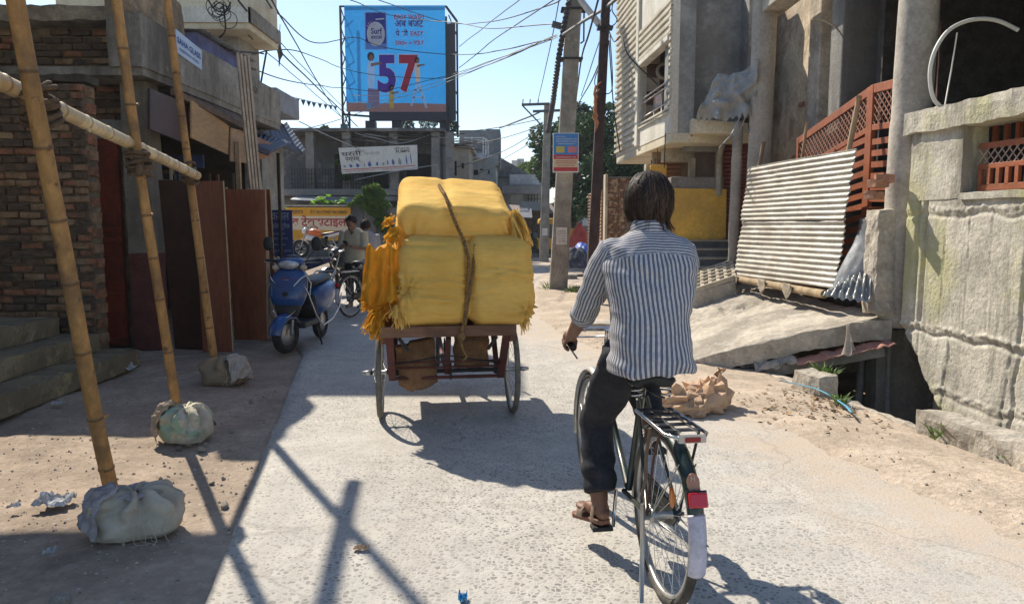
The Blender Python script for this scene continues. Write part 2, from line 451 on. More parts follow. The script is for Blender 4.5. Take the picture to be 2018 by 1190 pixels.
for y in ry:
    a, b_ = xl(y) + .02 * nz(y * 2.2, 3) + .012 * nz(y * 9, 3), xr(y) + .75
    for i in range(NR + 1):
        x = lerp(a, b_, i / NR); r.v.append(V((x, y, 0.004 * nz(x * .9, y * .9, 2) + .006 * nz(x * .3, y * .3, 8))))
vg = [sstep((i / NR - .48) / .5) for _ in ry for i in range(NR + 1)]
n0 = len(r.v)
for y in ry: r.v.append(r.v[ry.index(y) * (NR + 1)] + V((-.015, 0, -.09)))
r.f = [[j * (NR + 1) + i, j * (NR + 1) + i + 1, (j + 1) * (NR + 1) + i + 1, (j + 1) * (NR + 1) + i] for j in range(len(ry) - 1) for i in range(NR)]
r.f += [[n0 + j, j * (NR + 1), (j + 1) * (NR + 1), n0 + j + 1] for j in range(len(ry) - 1)]
r.s = [True] * len(r.f); r.at = ('verge', vg + [0.] * len(ry))
struct(r.build('road', road_mat()))

# ------------------------------------------------------------------ materials shared by the masonry
conc = pm('raw_concrete', (.47, .42, .35), var=.25, scale=3, rough=.92, bump=.7, bscale=28, stain=(.24, .215, .18), samt=.65, sscale=1.6, stain2=(.50, .46, .40), s2scale=5, world=True, bdist=.02, spec=.2)
conc_d = pm('weathered_concrete', (.30, .285, .26), var=.25, scale=3, rough=.9, bump=.6, bscale=24, stain=(.13, .125, .115), samt=.7, sscale=1.5, streak=True, world=True, bdist=.015, spec=.2)
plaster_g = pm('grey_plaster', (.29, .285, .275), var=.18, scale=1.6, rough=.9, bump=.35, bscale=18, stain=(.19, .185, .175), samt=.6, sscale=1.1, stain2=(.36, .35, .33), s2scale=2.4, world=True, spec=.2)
plaster_c = pm('cream_paint', (.68, .60, .44), var=.08, scale=3, rough=.8, bump=.2, bscale=20, stain=(.46, .38, .26), samt=.5, sscale=1.8, streak=True, world=True, spec=.3)
white_w = pm('whitewash', (.70, .66, .57), var=.08, scale=4, rough=.85, bump=.25, bscale=30, stain=(.45, .40, .32), samt=.55, sscale=2, streak=True, world=True, spec=.3)
yellow_p = pm('ochre_paint', (.78, .46, .09), var=.07, scale=2.5, rough=.75, bump=.2, bscale=18, stain=(.50, .30, .09), samt=.5, sscale=1.6, world=True, spec=.3)
red_ox = pm('red_oxide_paint', (.34, .105, .045), var=.15, scale=5, rough=.55, bump=.12, bscale=30, stain=(.20, .075, .04), samt=.5, sscale=3, world=True)
rust = pm('rusty_iron', (.095, .045, .036), var=.35, scale=9, rough=.85, bump=.4, bscale=60, stain=(.09, .06, .05), sscale=4, metal=.2)
black_i = pm('black_iron', (.035, .034, .036), var=.3, scale=9, rough=.55, bump=.15, metal=.3)
galv = pm('galvanised_tin', (.42, .40, .355), var=.14, scale=3, rough=.48, bump=.08, bscale=30, metal=.25, stain=(.33, .285, .23), samt=.6, sscale=2.2, world=True)
galv_d = pm('dull_tin', (.19, .20, .215), var=.2, scale=3, rough=.55, bump=.12, bscale=30, metal=.45, stain=(.10, .09, .085), samt=.6, sscale=2.2, world=True)
moss_c = pm('mossy_concrete', (.53, .49, .41), var=.22, scale=3, rough=.93, bump=.5, bscale=34, stain=(.47, .46, .20), samt=.65, sscale=.7, slo=.48, shi=.60, stain2=(.24, .22, .18), s2scale=3.5, s2lo=.53, s2hi=.63, s2streak=True, world=True, bdist=.02, spec=.2)
bamboo_o = pm('bare_wood', (.34, .25, .15), var=.3, scale=6, rough=.8, bump=.3, bscale=40, stretch=(1, 1, .15))
pvc = flat('pvc_plastic', (.74, .72, .64), .4)
dark = flat('unlit_dark', (.018, .017, .017), .9)  # near-black colour imitates the unlit inside of windows and openings

# ------------------------------------------------------------------ drain kerb and ramp
dk = MB()
for y0, y1, dz, dx in ((7.35, 6.72, -.08, 0.03), (6.70, 6.30, .10, -.04), (6.28, 5.30, -.09, .03), (5.28, 4.2, .09, .02), (4.15, 2.6, .07, 0)):
    t = T('drain_kerb', {7.35: 'crumbling drain edge beside the foot of the ramp', 6.70: 'square concrete kerb stub with a weed behind it at the drain', 6.28: 'low dusty stretch of drain kerb level with the roadside sand', 5.28: 'broken raised drain kerb slab at the right with weeds at its end', 4.15: 'near end of the broken drain kerb at the right edge'}[y0], 'kerb', (xk((y0 + y1) / 2) + .1, (y0 + y1) / 2, -.6))
    a, b_ = V((xk(y0) + .1 + dx, y0, 0)), V((xk(y1) + .1 + dx, y1, 0)); d = b_ - a
    R = Matrix.Rotation(atan2(d.y, d.x), 3, 'Z'); m_ = (a + b_) / 2
    MB().rbox((m_.x, m_.y, -.29 + dz / 2 + .02), (d.length, .2, .70 + dz), R, .06, .022, 7, y0, round_=.03).build('kerb_block', conc, t)
# sloping concrete crossing over the drain
RL, RH = 1.86, 3.46
def ramp_pt(s, q):                     # s along the street (0 near), q across (0 low)
    xl_ = lerp(1.86, 1.95, s); yl_ = lerp(7.72, 12.2, s)
    xh_ = 3.62; yh_ = lerp(6.98, 11.9, s)
    x, y = lerp(xl_, xh_, q), lerp(yl_, yh_, q)
    z = lerp(.035, .60 if s < .9 else .55, q) + .05 * sin(pi * q) + .02 * s
    return V((x, y, z))
rm = MB(); NS, NQ = 70, 50
def ramp_top(s, q):
    p = ramp_pt(s, q); n = fbm(p, 2.5) * .05 + fbm(p, 11) * .022
    hole = max(0, .14 - abs(s - .42 - .1 * q) - .25 * abs(q - .55)) * .6
    p.z += n * (.35 + .65 * sstep(q * 3)) - hole * (1 if fbm(p, 5) > -.05 else .2)
    if s < .001: p.y += .05 * fbm(p, 7)
    return p
rm.grid(lambda u, v: ramp_top(u, v), NS, NQ, thick=.19, tdir=(0, 0, -1))
cr = tag(rm.build('concrete_ramp', conc, loc=(2.7, 9.5, 0)), 'cracked sloping concrete ramp laid over the roadside drain', 'ramp')
# step beam below the slab edge, broken red sheet strip on it
a, b_ = ramp_pt(0, .38) + V((0, .05, -.33)), ramp_pt(0, .98) + V((0, .04, -.30))
t = T('culvert_beam', 'concrete beam carrying the ramp edge over the dark drain mouth', 'beam', a)
MB().bar(a + V((0, 0, 0)), b_, .16, .11).build('beam_body', conc_d, t, bev=.01)
pink = pm('faded_red_sheet', (.50, .235, .18), var=.15, scale=8, rough=.8, bump=.2, stain=(.30, .2, .16), sscale=5)
t = T('red_sheet_strip', 'torn faded red sheet strip lying along the beam under the ramp', 'sheet', lerp(a, b_, .5))
for i, (f0, f1, dz) in enumerate(((.27, .55, 0), (.50, .85, .02), (.82, 1.02, .035))):
    p0, p1 = lerp(a, b_, f0), lerp(a, b_, f1)
    q = MB().grid(lambda u, v: lerp(p0, p1, u) + V((0, -.19 + .20 * v + .02 * nz(u * 6, i), .062 + dz * .5 + .025 * v + .02 * nz(u * 5, v * 3, i + 4))), 14, 5, thick=.006, tdir=(0, 0, -1))
    q.build('torn_piece', pink, t)
t = T('torn_grey_bag', 'crumpled grey plastic bag snagged at the left end of the ramp beam', 'bag', lerp(a, b_, .05))
MB().grid(lambda u, v: lerp(a, b_, -.06 + .34 * u) + V((.0, -.16 + .2 * v, .075 + .07 * nz(u * 5, v * 4, 2) + .05 * sin(pi * v))), 18, 10, thick=.004, tdir=(0, 0, -1)).build('bag_film', pm('grey_film', (.34, .31, .27), var=.3, scale=12, rough=.5, bump=.6, bscale=40), t)
t = T('hanging_plastic_bag', 'thin clear plastic bag hanging over the edge of the ramp', 'bag', lerp(a, b_, .72))
hb = lerp(a, b_, .66) + V((0, -.11, .36))
MB().grid(lambda u, v: hb + V((.015 + (u - .5) * (.03 + .14 * v * v), -.015 - .06 * v + .02 * sin(u * 9), -.30 * v + .03 * v * nz(u * 4, v * 3))), 10, 10).build('bag_film', pm('clear_film', (.62, .56, .50), var=.1, rough=.35, bump=.3, trans=.4), t)
# drain lining, pipes
dl = MB(); dl.rbox((4.75, 7.3, -.1), (2.3, .2, 1.1), None, .15, .02, 5); struct(dl.build('drain_end_wall', conc_d))
for i, (u, v0, v1, Y, rr) in enumerate(((1700, 700, 860, 7.5, .04), (1728, 690, 840, 7.35, .042), (1752, 660, 790, 7.2, .025))):
    p = at(u, v0, Y); q = V((p.x - .03 + .03 * i, p.y, -.6))
    tag(MB().tube([p + V((.05, 0, .3)), p, q], rr, 10).build('drain_pipe', pm('grey_pipe', (.25, .24, .22), rough=.7, bump=.2), loc=q),
        ['thin left grey pipe standing in the dark drain', 'thicker middle grey pipe standing in the dark drain', 'slanting right grey pipe in the dark drain'][i], 'pipe', 'pipes in the drain')

# ================================================================== unfinished building on the right
ub = T('unfinished_building', 'unfinished bare concrete building with round columns and mossy plinth wall', 'building', (4.0, 7, 0))
W0, WD = V((3.63, 6.82, 0)), V((.12, -.9928, 0))
WN = V((-.9928, -.12, 0))
GRO = [(.14, .035), (.235, .04), (.50, .010), (.78, .008), (1.02, .007)]
def wall_pt(s, z):
    flare = .05 * sstep((.62 - z) / 1.0) - .42 * sstep((.52 + .05 * nz(s * 7, 2) - 1.05 * s - z) / .05 + .5)  # undercut shaped into the wall foot to imitate a cast shadow
    d = fbm((s, z, 1), 3) * .005 + fbm((s * 2, z * .5, 5), 9) * .004 + fbm((s, z, 5), 30, 2) * .003
    for g0, dp in GRO:
        e = abs(s - g0 - .012 * nz(z * 4, g0 * 9)); d -= dp * 1.2 * sstep(1 - e / (.034 if g0 < .3 else .008)) * (1 if z > .62 + .04 * nz(s * 9, 1) else .2)
    for zc, am in ((.60, .026), (1.62, .022), (.08, .018)):
        e = abs(z - zc - .06 * nz(s * 3.5, zc * 7) - .02 * nz(s * 14, zc)); k = sstep(1 - e / .032)
        d += k * am * (.4 + 1.6 * fbm((s, z, 3), 16)) - .6 * am * sstep(1 - abs(z - zc + .06 - .06 * nz(s * 3.5, zc * 7)) / .03)
    if z < .6:
        for sg in (.62 + .05 * nz(z * 4, 2), 1.28 + .04 * nz(z * 5, 6)):
            d -= .035 * sstep(1 - abs(s - sg) / .014) * (.5 + fbm((s, z, 9), 12))
    for sg in (1.36,):
        d -= .05 * sstep(1 - abs(s - sg - .03 * nz(z * 5, 1)) / .02) * (.6 + 1.2 * fbm((s, z, 9), 9))
    return W0 + WD * s + WN * (flare + d) + V((0, 0, z))
MB().grid(lambda u, v: wall_pt(-.02 + 2.3 * u, -.65 + 2.36 * v), 190, 190, thick=.35, tdir=-WN).build('plinth_wall', moss_c, ub)
# upper parapet with the ledge and the opening for the grille (opening s .74-2.1)
def wbox(mb, s0, s1, z0, z1, d0=-.22, d1=0., amp=.008, res=.06, seed=0):
    R = Matrix((WD, -WN, V((0, 0, 1)))).transposed()
    c = W0 + WD * ((s0 + s1) / 2) + WN * ((d0 + d1) / 2) + V((0, 0, (z0 + z1) / 2))
    return mb.rbox(c, (s1 - s0, d1 - d0, z1 - z0), R, res, amp, 6, seed, round_=.01)
wbox(MB(), .0, .66, 1.70, 2.30, seed=1, d1=.01).build('parapet_wall', moss_c, ub)
wbox(MB(), -.06, 2.4, 2.29, 2.49, -.26, .06, .014, seed=3).build('parapet_ledge', moss_c, ub)
wbox(MB(), .655, 2.4, 1.69, 1.75, -.2, .03, .006, seed=5).build('window_sill', moss_c, ub)
# red grille in the parapet opening
gr = MB
def wp(s, d, z): return W0 + WD * s + WN * d + V((0, 0, z))
wg = T('window_grille', 'red oxide window grille with lattice band set in the mossy parapet', 'grille', wp(1.2, -.1, 1.75))
for z in (2.14, 2.06, 1.97): pass
for (z, h) in ((2.12, .045), (1.955, .04), (1.785, .05)):
    MB().bar(wp(.72, -.10, z), wp(2.4, -.10, z), .03, h).build('rail', red_ox, wg, bev=.003)
for k in range(14):
    s = .74 + k * .095
    MB().bar(wp(s, -.10, 1.80), wp(s, -.10, 1.945), .03, .035, up=tuple(WD)).build('baluster', red_ox, wg)
for k in range(17):
    s = .70 + k * .075
    for sg in (-1, 1):
        a0, a1 = (s, s + .12)
        za, zb = (1.97, 2.10) if sg > 0 else (2.10, 1.97)
        MB().bar(wp(a0, -.10 + .005 * sg, za), wp(a1, -.10 + .005 * sg, zb), .006, .008).build('lattice_bar', pm('pale_lattice', (.42, .30, .24), rough=.6, bump=.1), wg)
for k in range(12):
    s = .70 + k * .12
    MB().bar(wp(s, -.24, 2.14), wp(s, -.24, 2.29), .03, .04, up=tuple(WD)).build('baluster', red_ox, wg)
# columns
def col(p0, p1, r0, r1, name='column', seed=0):
    p0, p1 = V(p0), V(p1); m = MB(); rings = []
    for i in range(41):
        t = i / 40; c = lerp(p0, p1, t); ring = []
        for k in range(28):
            a = 2 * pi * k / 28; rr = lerp(r0, r1, t) + .006 * nz(cos(a) * 2, sin(a) * 2, c.z * 2.3 + seed) + (.006 if int(c.z / 1.22) % 2 else 0)
            ring.append(c + V((cos(a) * rr, sin(a) * rr, 0)))
        rings.append(ring)
    return m.loft(rings).build(name, pm('column_concrete', (.44, .40, .345), var=.16, scale=3, rough=.9, bump=.45, bscale=30, stain=(.30, .265, .225), samt=.6, sscale=1.3, streak=True, world=True, spec=.2), ub)
c2a, c2b = at(1763, 592, 7.12), at(1816, -60, 7.0)
col(c2a + V((.03, 0, -.25)), c2b, .17, .17)
col((3.62, 11.0, .4), (3.60, 10.9, 5.4), .165, .165, seed=5)
# timber-like white post and second shaft left of first column
col((3.35, 11.25, .5), (3.36, 11.2, 3.0), .075, .07, seed=9)
# rough pier stub with bricks beside the second column
MB().rbox(tuple(at(1748, 430, 7.05) + V((-.02, .05, -.42))), (.20, .26, 1.0), None, .05, .02, 8, 4, round_=.02).build('pier', conc, ub)
for i, (u, v, rz) in enumerate(((1730, 362, .3), (1742, 352, -.2), (1722, 385, .5))):
    q = at(u, v, 6.95); MB().rbox(tuple(q), (.16, .1, .075), Matrix.Rotation(rz, 3, 'Z'), .04, .01, 9, i).build('brick', pm('old_brick', (.38, .20, .13), var=.25, scale=8, rough=.9, bump=.4), ub)
dimc = pm('unlit_concrete', (.075, .07, .064), var=.3, rough=.95, bump=.4, world=True, spec=.1)  # darkened colour imitates the unlit room above the parapet
# back walls, floor slab, roof
bw = pm('patchy_plaster', (.56, .46, .34), var=.2, scale=2.2, rough=.92, bump=.5, bscale=14, stain=(.29, .20, .145), samt=.75, sscale=2.4, slo=.52, shi=.62, stain2=(.38, .345, .30), s2scale=1.3, world=True, spec=.15)
MB().rbox((4.45, 11.0, 3.2), (.18, 3.6, 5.6), None, .2, .01, 4, 2).build('back_wall', bw, ub)
for i in range(26):                                   # bricks showing where the plaster has gone
    y = 9.4 + 2.5 * random.random(); z = 2.0 + .085 * int(random.random() * 22)
    MB().rbox((4.352, y, z), (.02, .2, .06), None, .1, .006, 9, i).build('brick', pm('old_brick', (.38, .20, .13)), ub)
MB().b2((4.18, 10.35, .6), (4.37, 10.75, 5.9)).build('wall_pilaster', conc, ub, bev=.02)
MB().b2((3.9, 9.0, .6), (4.4, 9.35, 5.9)).build('wall_pilaster', conc_d, ub, bev=.02)
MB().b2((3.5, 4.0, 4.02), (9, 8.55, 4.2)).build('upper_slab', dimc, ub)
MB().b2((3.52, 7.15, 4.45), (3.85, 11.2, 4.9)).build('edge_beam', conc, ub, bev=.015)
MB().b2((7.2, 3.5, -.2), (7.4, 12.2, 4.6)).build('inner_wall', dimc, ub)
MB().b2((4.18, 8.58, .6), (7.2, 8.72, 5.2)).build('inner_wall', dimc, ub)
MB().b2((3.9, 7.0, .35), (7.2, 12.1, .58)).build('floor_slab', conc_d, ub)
MB().b2((4.6, 3.4, -.2), (7.2, 3.6, 4.1)).build('inner_wall', dimc, ub)  # unseen near wall, closes the room to keep it dark
# the gate: two leaves of slats and lattice
def gate_leaf(y0, y1, X, zt0, zt1, zb, label, slat_d=.118):
    t = T('gate_leaf', label, 'gate', (X, (y0 + y1) / 2, zb), group='red gate leaves')
    def P(f, z): return V((X, lerp(y0, y1, f), z))
    def top(f): return lerp(zt0, zt1, f)
    MB().bar(P(0, top(0) - .04), P(1, top(1) - .04), .04, .09).build('top_rail', red_ox, t, bev=.004)
    MB().bar(P(0, top(0) - .44), P(1, top(1) - .44), .04, .06).build('middle_rail', red_ox, t, bev=.004)
    for f in (0, 1):
        MB().b2((X - .025, lerp(y0, y1, f) - .035, zb), (X + .025, lerp(y0, y1, f) + .035, top(f) + .002)).build('stile', red_ox, t, bev=.004)
    z = top(.5) - .57
    while z > zb + .05:
        MB().bar(P(.02, z), P(.98, z + (zt1 - zt0) * .6), .026, .062).build('slat', red_ox, t); z -= slat_d
    n = int(abs(y1 - y0) / .085)
    for k in range(-3, n + 1):
        for sg in (-1, 1):
            f0, f1 = k / n, (k + 4) / n; ca, cb = 0., 1.
            if f0 < 0: ca = -f0 / (f1 - f0)
            if f1 > 1: cb = (1 - f0) / (f1 - f0)
            if cb - ca < .05: continue
            za, zb_ = (0., 1.) if sg > 0 else (1., 0.)
            A = (lerp(f0, f1, ca), lerp(za, zb_, ca)); B = (lerp(f0, f1, cb), lerp(za, zb_, cb))
            pa = P(A[0], top(A[0]) - .42 + A[1] * .335) + V((.007 * sg, 0, 0)); pb = P(B[0], top(B[0]) - .42 + B[1] * .335) + V((.007 * sg, 0, 0))
            MB().bar(pa, pb, .008, .012).build('lattice_bar', pm('lattice_paint', (.30, .14, .09), rough=.6, bump=.1), t)
gate_leaf(9.95, 8.02, 3.80, 2.62, 2.93, .62, 'wide red slatted gate leaf with lattice top between the concrete columns')
gate_leaf(7.96, 7.28, 3.80, 2.94, 2.90, .62, 'narrow red slatted gate leaf beside the thick concrete column')
gate_leaf(11.2, 9.98, 3.98, 2.35, 2.45, .62, 'dark lower gate leaf standing open behind the corrugated sheets')
# rough sticks and pvc hoops
for i, (pa, pb, rr, lab) in enumerate(((at(1693, 190, 7.95), at(1672, 300, 7.9), .028, 'rough split stick propped upright against the red gate'),
                                       (at(1590, 240, 9.1), at(1581, 312, 9.1), .018, 'thin pale stick standing behind the corrugated sheet'),
                                       (at(1505, 280, 10.4), at(1496, 330, 10.4), .03, 'short dark stick tied at the sheet corner'))):
    d = pb - pa; pts = [pa + d * k / 6 + V((.012 * nz(k, i), 0, .01 * nz(i, k))) for k in range(11)]
    tag(MB().tube(pts, [rr * (1 + .25 * nz(k * 1.3, i)) for k in range(11)], 8).build('wooden_stick', bamboo_o, loc=pts[-1]), lab, 'stick')
hoop = [at(u, v, 6.45) for u, v in ((1852, 210), (1840, 195), (1833, 165), (1834, 130), (1845, 95), (1868, 62), (1900, 44), (1935, 38), (1970, 43), (2006, 60))]
tag(MB().tube(crom(hoop), .017, 10).build('plastic_pipe', pvc, loc=hoop[0]), 'white plastic pipe bent in a hoop above the right parapet', 'pipe')
hoop2 = [at(u, v, 9.2) for u, v in ((1600, 38), (1625, 42), (1650, 58), (1672, 90), (1688, 130), (1694, 172))]
tag(MB().tube(crom(hoop2), .012, 8).build('plastic_pipe', pm('tan_pipe', (.50, .42, .30), rough=.6), loc=hoop2[-1]), 'thin tan pipe arching in front of the patchy back wall', 'pipe')
for i, (pa, pb) in enumerate(((at(1853, 42, 6.5), at(1845, 205, 6.5)), (at(1886, 65, 6.4), at(1862, 208, 6.4)), (at(1848, 130, 6.55), at(1843, 205, 6.55)))):
    tag(MB().tube([pa, lerp(pa, pb, .5) + V((.004, 0, 0)), pb], .006, 6).build('iron_rod', [pvc, rust, rust][1 if i != 1 else 0], loc=pb), ['thin rusty rod rising beside the white hoop', 'pale slanting rod inside the white hoop', 'short rusty rod at the foot of the hoop'][i], 'rod')
# corrugated sheets
def corr(name, c00, c10, c11, c01, waves, lab, mat, amp=.0085, nu=60, lump=.035, seed=0, rag=0.):
    c00, c10, c11, c01 = map(V, (c00, c10, c11, c01))
    n = (c10 - c00).cross(c01 - c00).normalized()
    def f(u, v):
        uu = u
        if rag and u > .98: uu = u + rag * nz(v * 9, seed)
        p = lerp(lerp(c00, c10, uu), lerp(c01, c11, uu), v)
        return p + n * (amp * sin(v * waves * 2 * pi) + lump * fbm((u * 3, v * 2, seed), 1.2) + .006 * fbm((u * 14, v * 9, seed), 1, 2))
    return tag(MB().grid(f, nu, waves * 10, thick=.0015, tdir=n).build(name, mat, loc=c00), lab, 'sheet')
BL, BR, TR, TL = at(1447, 543, 10.7), at(1645, 569, 7.62), at(1692, 293, 7.55), at(1478, 330, 10.65)
ML, MR = lerp(BL, TL, .51), lerp(BR, TR, .50)
corr('corrugated_sheet', BL, BR, MR + V((0, 0, .02)), ML + V((0, 0, .02)), 12, 'lower pale corrugated metal sheet leaning against the red gate', galv, seed=2, rag=.01)
dn = V((-.022, 0, 0))
corr('corrugated_sheet', ML + dn, MR + dn, TR + dn, TL + dn, 12, 'upper pale corrugated metal sheet leaning against the red gate', galv, seed=6, rag=.012)
a, b_ = at(1447, 548, 10.55), at(1625, 580, 7.75)
pts = [lerp(a, b_, k / 14) + V((0, 0, .012 * nz(k * .6, 3))) for k in range(15)]
tag(MB().tube(pts, [.045 * (1 + .12 * nz(k * 1.1, 8)) for k in range(15)], 10).build('wooden_pole', bamboo_o, loc=a), 'dusty wooden pole lying along the foot of the corrugated sheets', 'pole')
for i, f in enumerate((.05, .42, .70)):
    p = lerp(a, b_, f); MB
    tag(MB().grid(lambda u, v: p + V((-.055 + .02 * nz(u * 3, v * 3, i), (u - .5) * .28, .06 - .2 * v * (1 - abs(u - .5)))), 8, 6, thick=.004, tdir=(1, 0, 0)).build('dirty_rag', pm('dusty_cloth', (.30, .25, .19), rough=.95, bump=.6, bscale=50), loc=p), ['dusty rag wrapped on the left end of the pole', 'dusty torn rag hanging from the middle of the pole', 'small dusty rag near the right end of the pole'][i], 'rag')
# bent dark sheet to the right of them
c00, c10, c11, c01 = at(1632, 585, 7.4), at(1722, 590, 7.15), at(1728, 425, 7.25), at(1698, 430, 7.5)
tag(MB().grid(lambda u, v: lerp(lerp(c00, c10, u), lerp(c01, c11, u), v) + V((-.03 * sin(v * 7) * v, -.05 * sin(pi * u), .0)) + V((1, 1, 0)) * .03 * fbm((u * 3, v * 3, 1), 1), 14, 24, thick=.002, tdir=(.7, .7, 0)).build('metal_sheet', galv_d, loc=c00), 'dull dark metal sheet standing beside the rough pier', 'sheet')
c00, c10, c11, c01 = at(1620, 588, 7.2), at(1715, 600, 6.98), at(1727, 540, 7.1), at(1655, 558, 7.3)
tag(MB().grid(lambda u, v: lerp(lerp(c00, c10, u), lerp(c01, c11, u), v) + V((-.2, -.5, .8)) * (.035 * sin(u * 40 + 5 * v) * (.4 + v) + .06 * fbm((u * 4, v * 4, 3), 1)) + V((0, 0, .02)), 60, 20, thick=.0015, tdir=(0, 0, -1)).build('crumpled_tin', pm('bright_tin', (.52, .54, .55), var=.15, rough=.38, metal=.6, bump=.1, stain=(.3, .28, .25)), loc=c00), 'crumpled silver corrugated tin scrap at the foot of the dark sheet', 'tin scrap')
# ================================================================== balcony house (right, middle distance)
bh = T('balcony_house', 'house with white ribbed projecting balcony and grey plaster side wall', 'house', (3.4, 13, 0))
FA, FB = V((2.52, 12.0, 0)), V((2.26, 16.3, 0)); FD = (FB - FA).normalized(); FN = V((-FD.y, FD.x, 0))
if FN.x > 0: FN = -FN
FL = (FB - FA).length
def fp(s, d, z): return FA + FD * s + FN * d + V((0, 0, z))
def fbox(s0, s1, z0, z1, d0, d1):
    m = MB(); p = [fp(s, d, z) for z in (z0, z1) for (s, d) in ((s0, d0), (s1, d0), (s1, d1), (s0, d1))]
    return m.add(p, [(3, 2, 1, 0), (4, 5, 6, 7), (0, 1, 5, 4), (1, 2, 6, 5), (2, 3, 7, 6), (3, 0, 4, 7)])
ZT = 6.5; ZS = 5.3
OP0, OP1, OZ0, OZ1 = .10, 2.15, 3.36, 4.42
fbox(0, FL, 2.93, OZ0, -.12, 0).build('balcony_parapet', white_w, bh)
fbox(0, FL, OZ1, ZT, -.12, 0).build('upper_wall', white_w, bh)
fbox(OP1, FL, OZ0, OZ1, -.12, 0).build('ribbed_wall', white_w, bh)
fbox(0, OP0, OZ0, OZ1, -.12, 0).build('wall_edge', white_w, bh)
fbox(0, FL, 2.78, 2.932, -1.3, -.01).build('balcony_slab', plaster_c, bh, bev=.01)
fbox(FL - .12, FL, 2.93, ZT, -1.3, -.121).build('end_wall', white_w, bh)
rib_d = pm('rib_plaster', (.62, .575, .48), var=.1, rough=.85, bump=.25, world=True, stain=(.36, .31, .24), samt=.6, sscale=2.5)
z = 3.0
while z < ZT - .1:                                   # left ribbed field
    fbox(OP1 + .22, FL + .015, z, z + .06, .0, .045).build('rib', rib_d, bh); z += .125
z = 4.50
while z < 5.0: fbox(-.02, OP1 + .18, z, z + .055, 0, .04).build('rib', rib_d, bh); z += .115
z = 5.85
while z < ZT: fbox(-.02, OP1 + .18, z, z + .055, 0, .04).build('rib', rib_d, bh); z += .125
z = 3.02
while z < 4.6: fbox(-.02, .085, z + .35, z + .40, 0, .035).build('rib', rib_d, bh); z += .1
fbox(OP0 - .02, OP1 + .2, 4.38, 4.47, -.1, .06).build('lintel', white_w, bh, bev=.01)
fbox(OP1, OP1 + .2, 2.95, ZT, -.1, .05).build('pilaster', white_w, bh, bev=.01)
for zz in (3.25, 3.31): fbox(OP0, OP1 + .2, zz, zz + .03, 0, .035).build('rib', rib_d, bh)
# inside the opening: checkered tiles, round vent, railing
tile_d = pm('brown_tile', (.13, .075, .06), var=.2, scale=6, rough=.35, bump=.05); tile_l = pm('buff_tile', (.46, .38, .29), var=.15, scale=6, rough=.35, bump=.05)
k = 0
for i in range(4):
    for j in range(7):
        s0 = -.125 - i * .25; z0 = 2.95 + j * .25
        fbox(2.165, 2.18, z0 + .003, z0 + .247, s0 - .247, s0 - .003).build('wall_tile', tile_d if (i + j) % 2 else tile_l, bh)
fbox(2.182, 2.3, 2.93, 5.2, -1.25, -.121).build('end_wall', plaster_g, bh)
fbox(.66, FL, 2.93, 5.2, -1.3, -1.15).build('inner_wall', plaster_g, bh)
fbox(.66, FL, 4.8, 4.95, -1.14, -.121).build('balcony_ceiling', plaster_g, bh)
q = fp(2.15, -.45, 4.32)
MB().torus(q, -FD, .13, .035, 24, 8).build('vent_ring', white_w, bh); MB().lathe([(.12, 0), (.12, .01)], q + FD * .002, -FD, 20).build('vent_hole', dark, bh)
steel = pm('dull_steel', (.38, .34, .31), rough=.4, metal=.6, bump=0)
for zz in (3.80, 3.72): MB().tube([fp(OP0, -.05, zz), fp(OP1, -.05, zz)], .016, 6).build('hand_rail', steel, bh)
MB().tube([fp(OP0, -.05, 3.46), fp(OP1, -.05, 3.46)], .012, 6).build('hand_rail', steel, bh)
for s in (.75, 1.25): MB().tube([fp(s, -.05, 3.36), fp(s, -.05, 3.75)], .012, 6).build('rail_post', steel, bh)
fbox(.78, 1.22, 3.48, 3.70, -.06, -.05).build('rail_panel', pm('brown_glass', (.16, .09, .07), rough=.25, bump=0), bh)
# grey side
MB().b2((2.53, 12.02, 2.86), (2.90, 12.6, ZS)).build('corner_pillar', plaster_g, bh, bev=.015)
MB().b2((2.89, 12.62, 2.7), (4.4, 12.8, ZS)).build('side_wall', plaster_g, bh)
MB().b2((3.78, 12.2, 3.2), (4.0, 12.63, ZS)).build('side_pilaster', plaster_g, bh, bev=.015)
MB().b2((2.90, 12.55, 3.3), (2.98, 12.63, ZS)).build('side_pilaster', white_w, bh)
# chajja slab
ch = [at(1346, 262, 11.9), at(1478, 266, 11.2), at(1480, 238, 11.2), at(1350, 226, 11.9)]
MB().prism([(2.80, 11.75, 2.90), (3.62, 11.55, 2.86), (3.62, 11.55, 3.02), (2.80, 11.75, 3.12)], (.1, 1.05, 0.02)).build('sunshade_slab', plaster_c, bh, bev=.01)
# ground floor behind: beams, posts, dark room, red dado
cream_d = pm('dusty_cream', (.50, .44, .34), var=.15, scale=3, rough=.85, bump=.3, world=True, stain=(.30, .25, .19), sscale=1.8)
MB().b2((2.6, 12.9, 2.55), (3.6, 13.1, 2.78)).build('beam', cream_d, bh)
MB().b2((3.03, 12.75, 1.9), (3.12, 12.9, 2.6)).build('door_post', cream_d, bh)
MB().b2((2.55, 13.6, 1.2), (4.2, 13.7, 2.8)).build('back_wall', pm('dim_plaster', (.30, .25, .20), var=.2, rough=.9, bump=.3, world=True), bh)
for i in range(9): MB().b2((2.62, 13.52, 1.95 + i * .075), (3.05, 13.6, 2.01 + i * .075)).build('shutter_slat', pm('brown_shutter', (.24, .135, .09), rough=.6, bump=.1), bh)
MB().b2((3.13, 12.80, 2.0), (3.50, 12.86, 2.18)).build('door_panel', pm('pink_panel', (.47, .19, .15), rough=.6, bump=.1), bh)
MB().b2((3.13, 12.87, 2.0), (3.5, 12.9, 2.7)).build('door_screen', pm('wire_screen', (.22, .16, .13), rough=.8, bump=.5, bscale=200), bh)
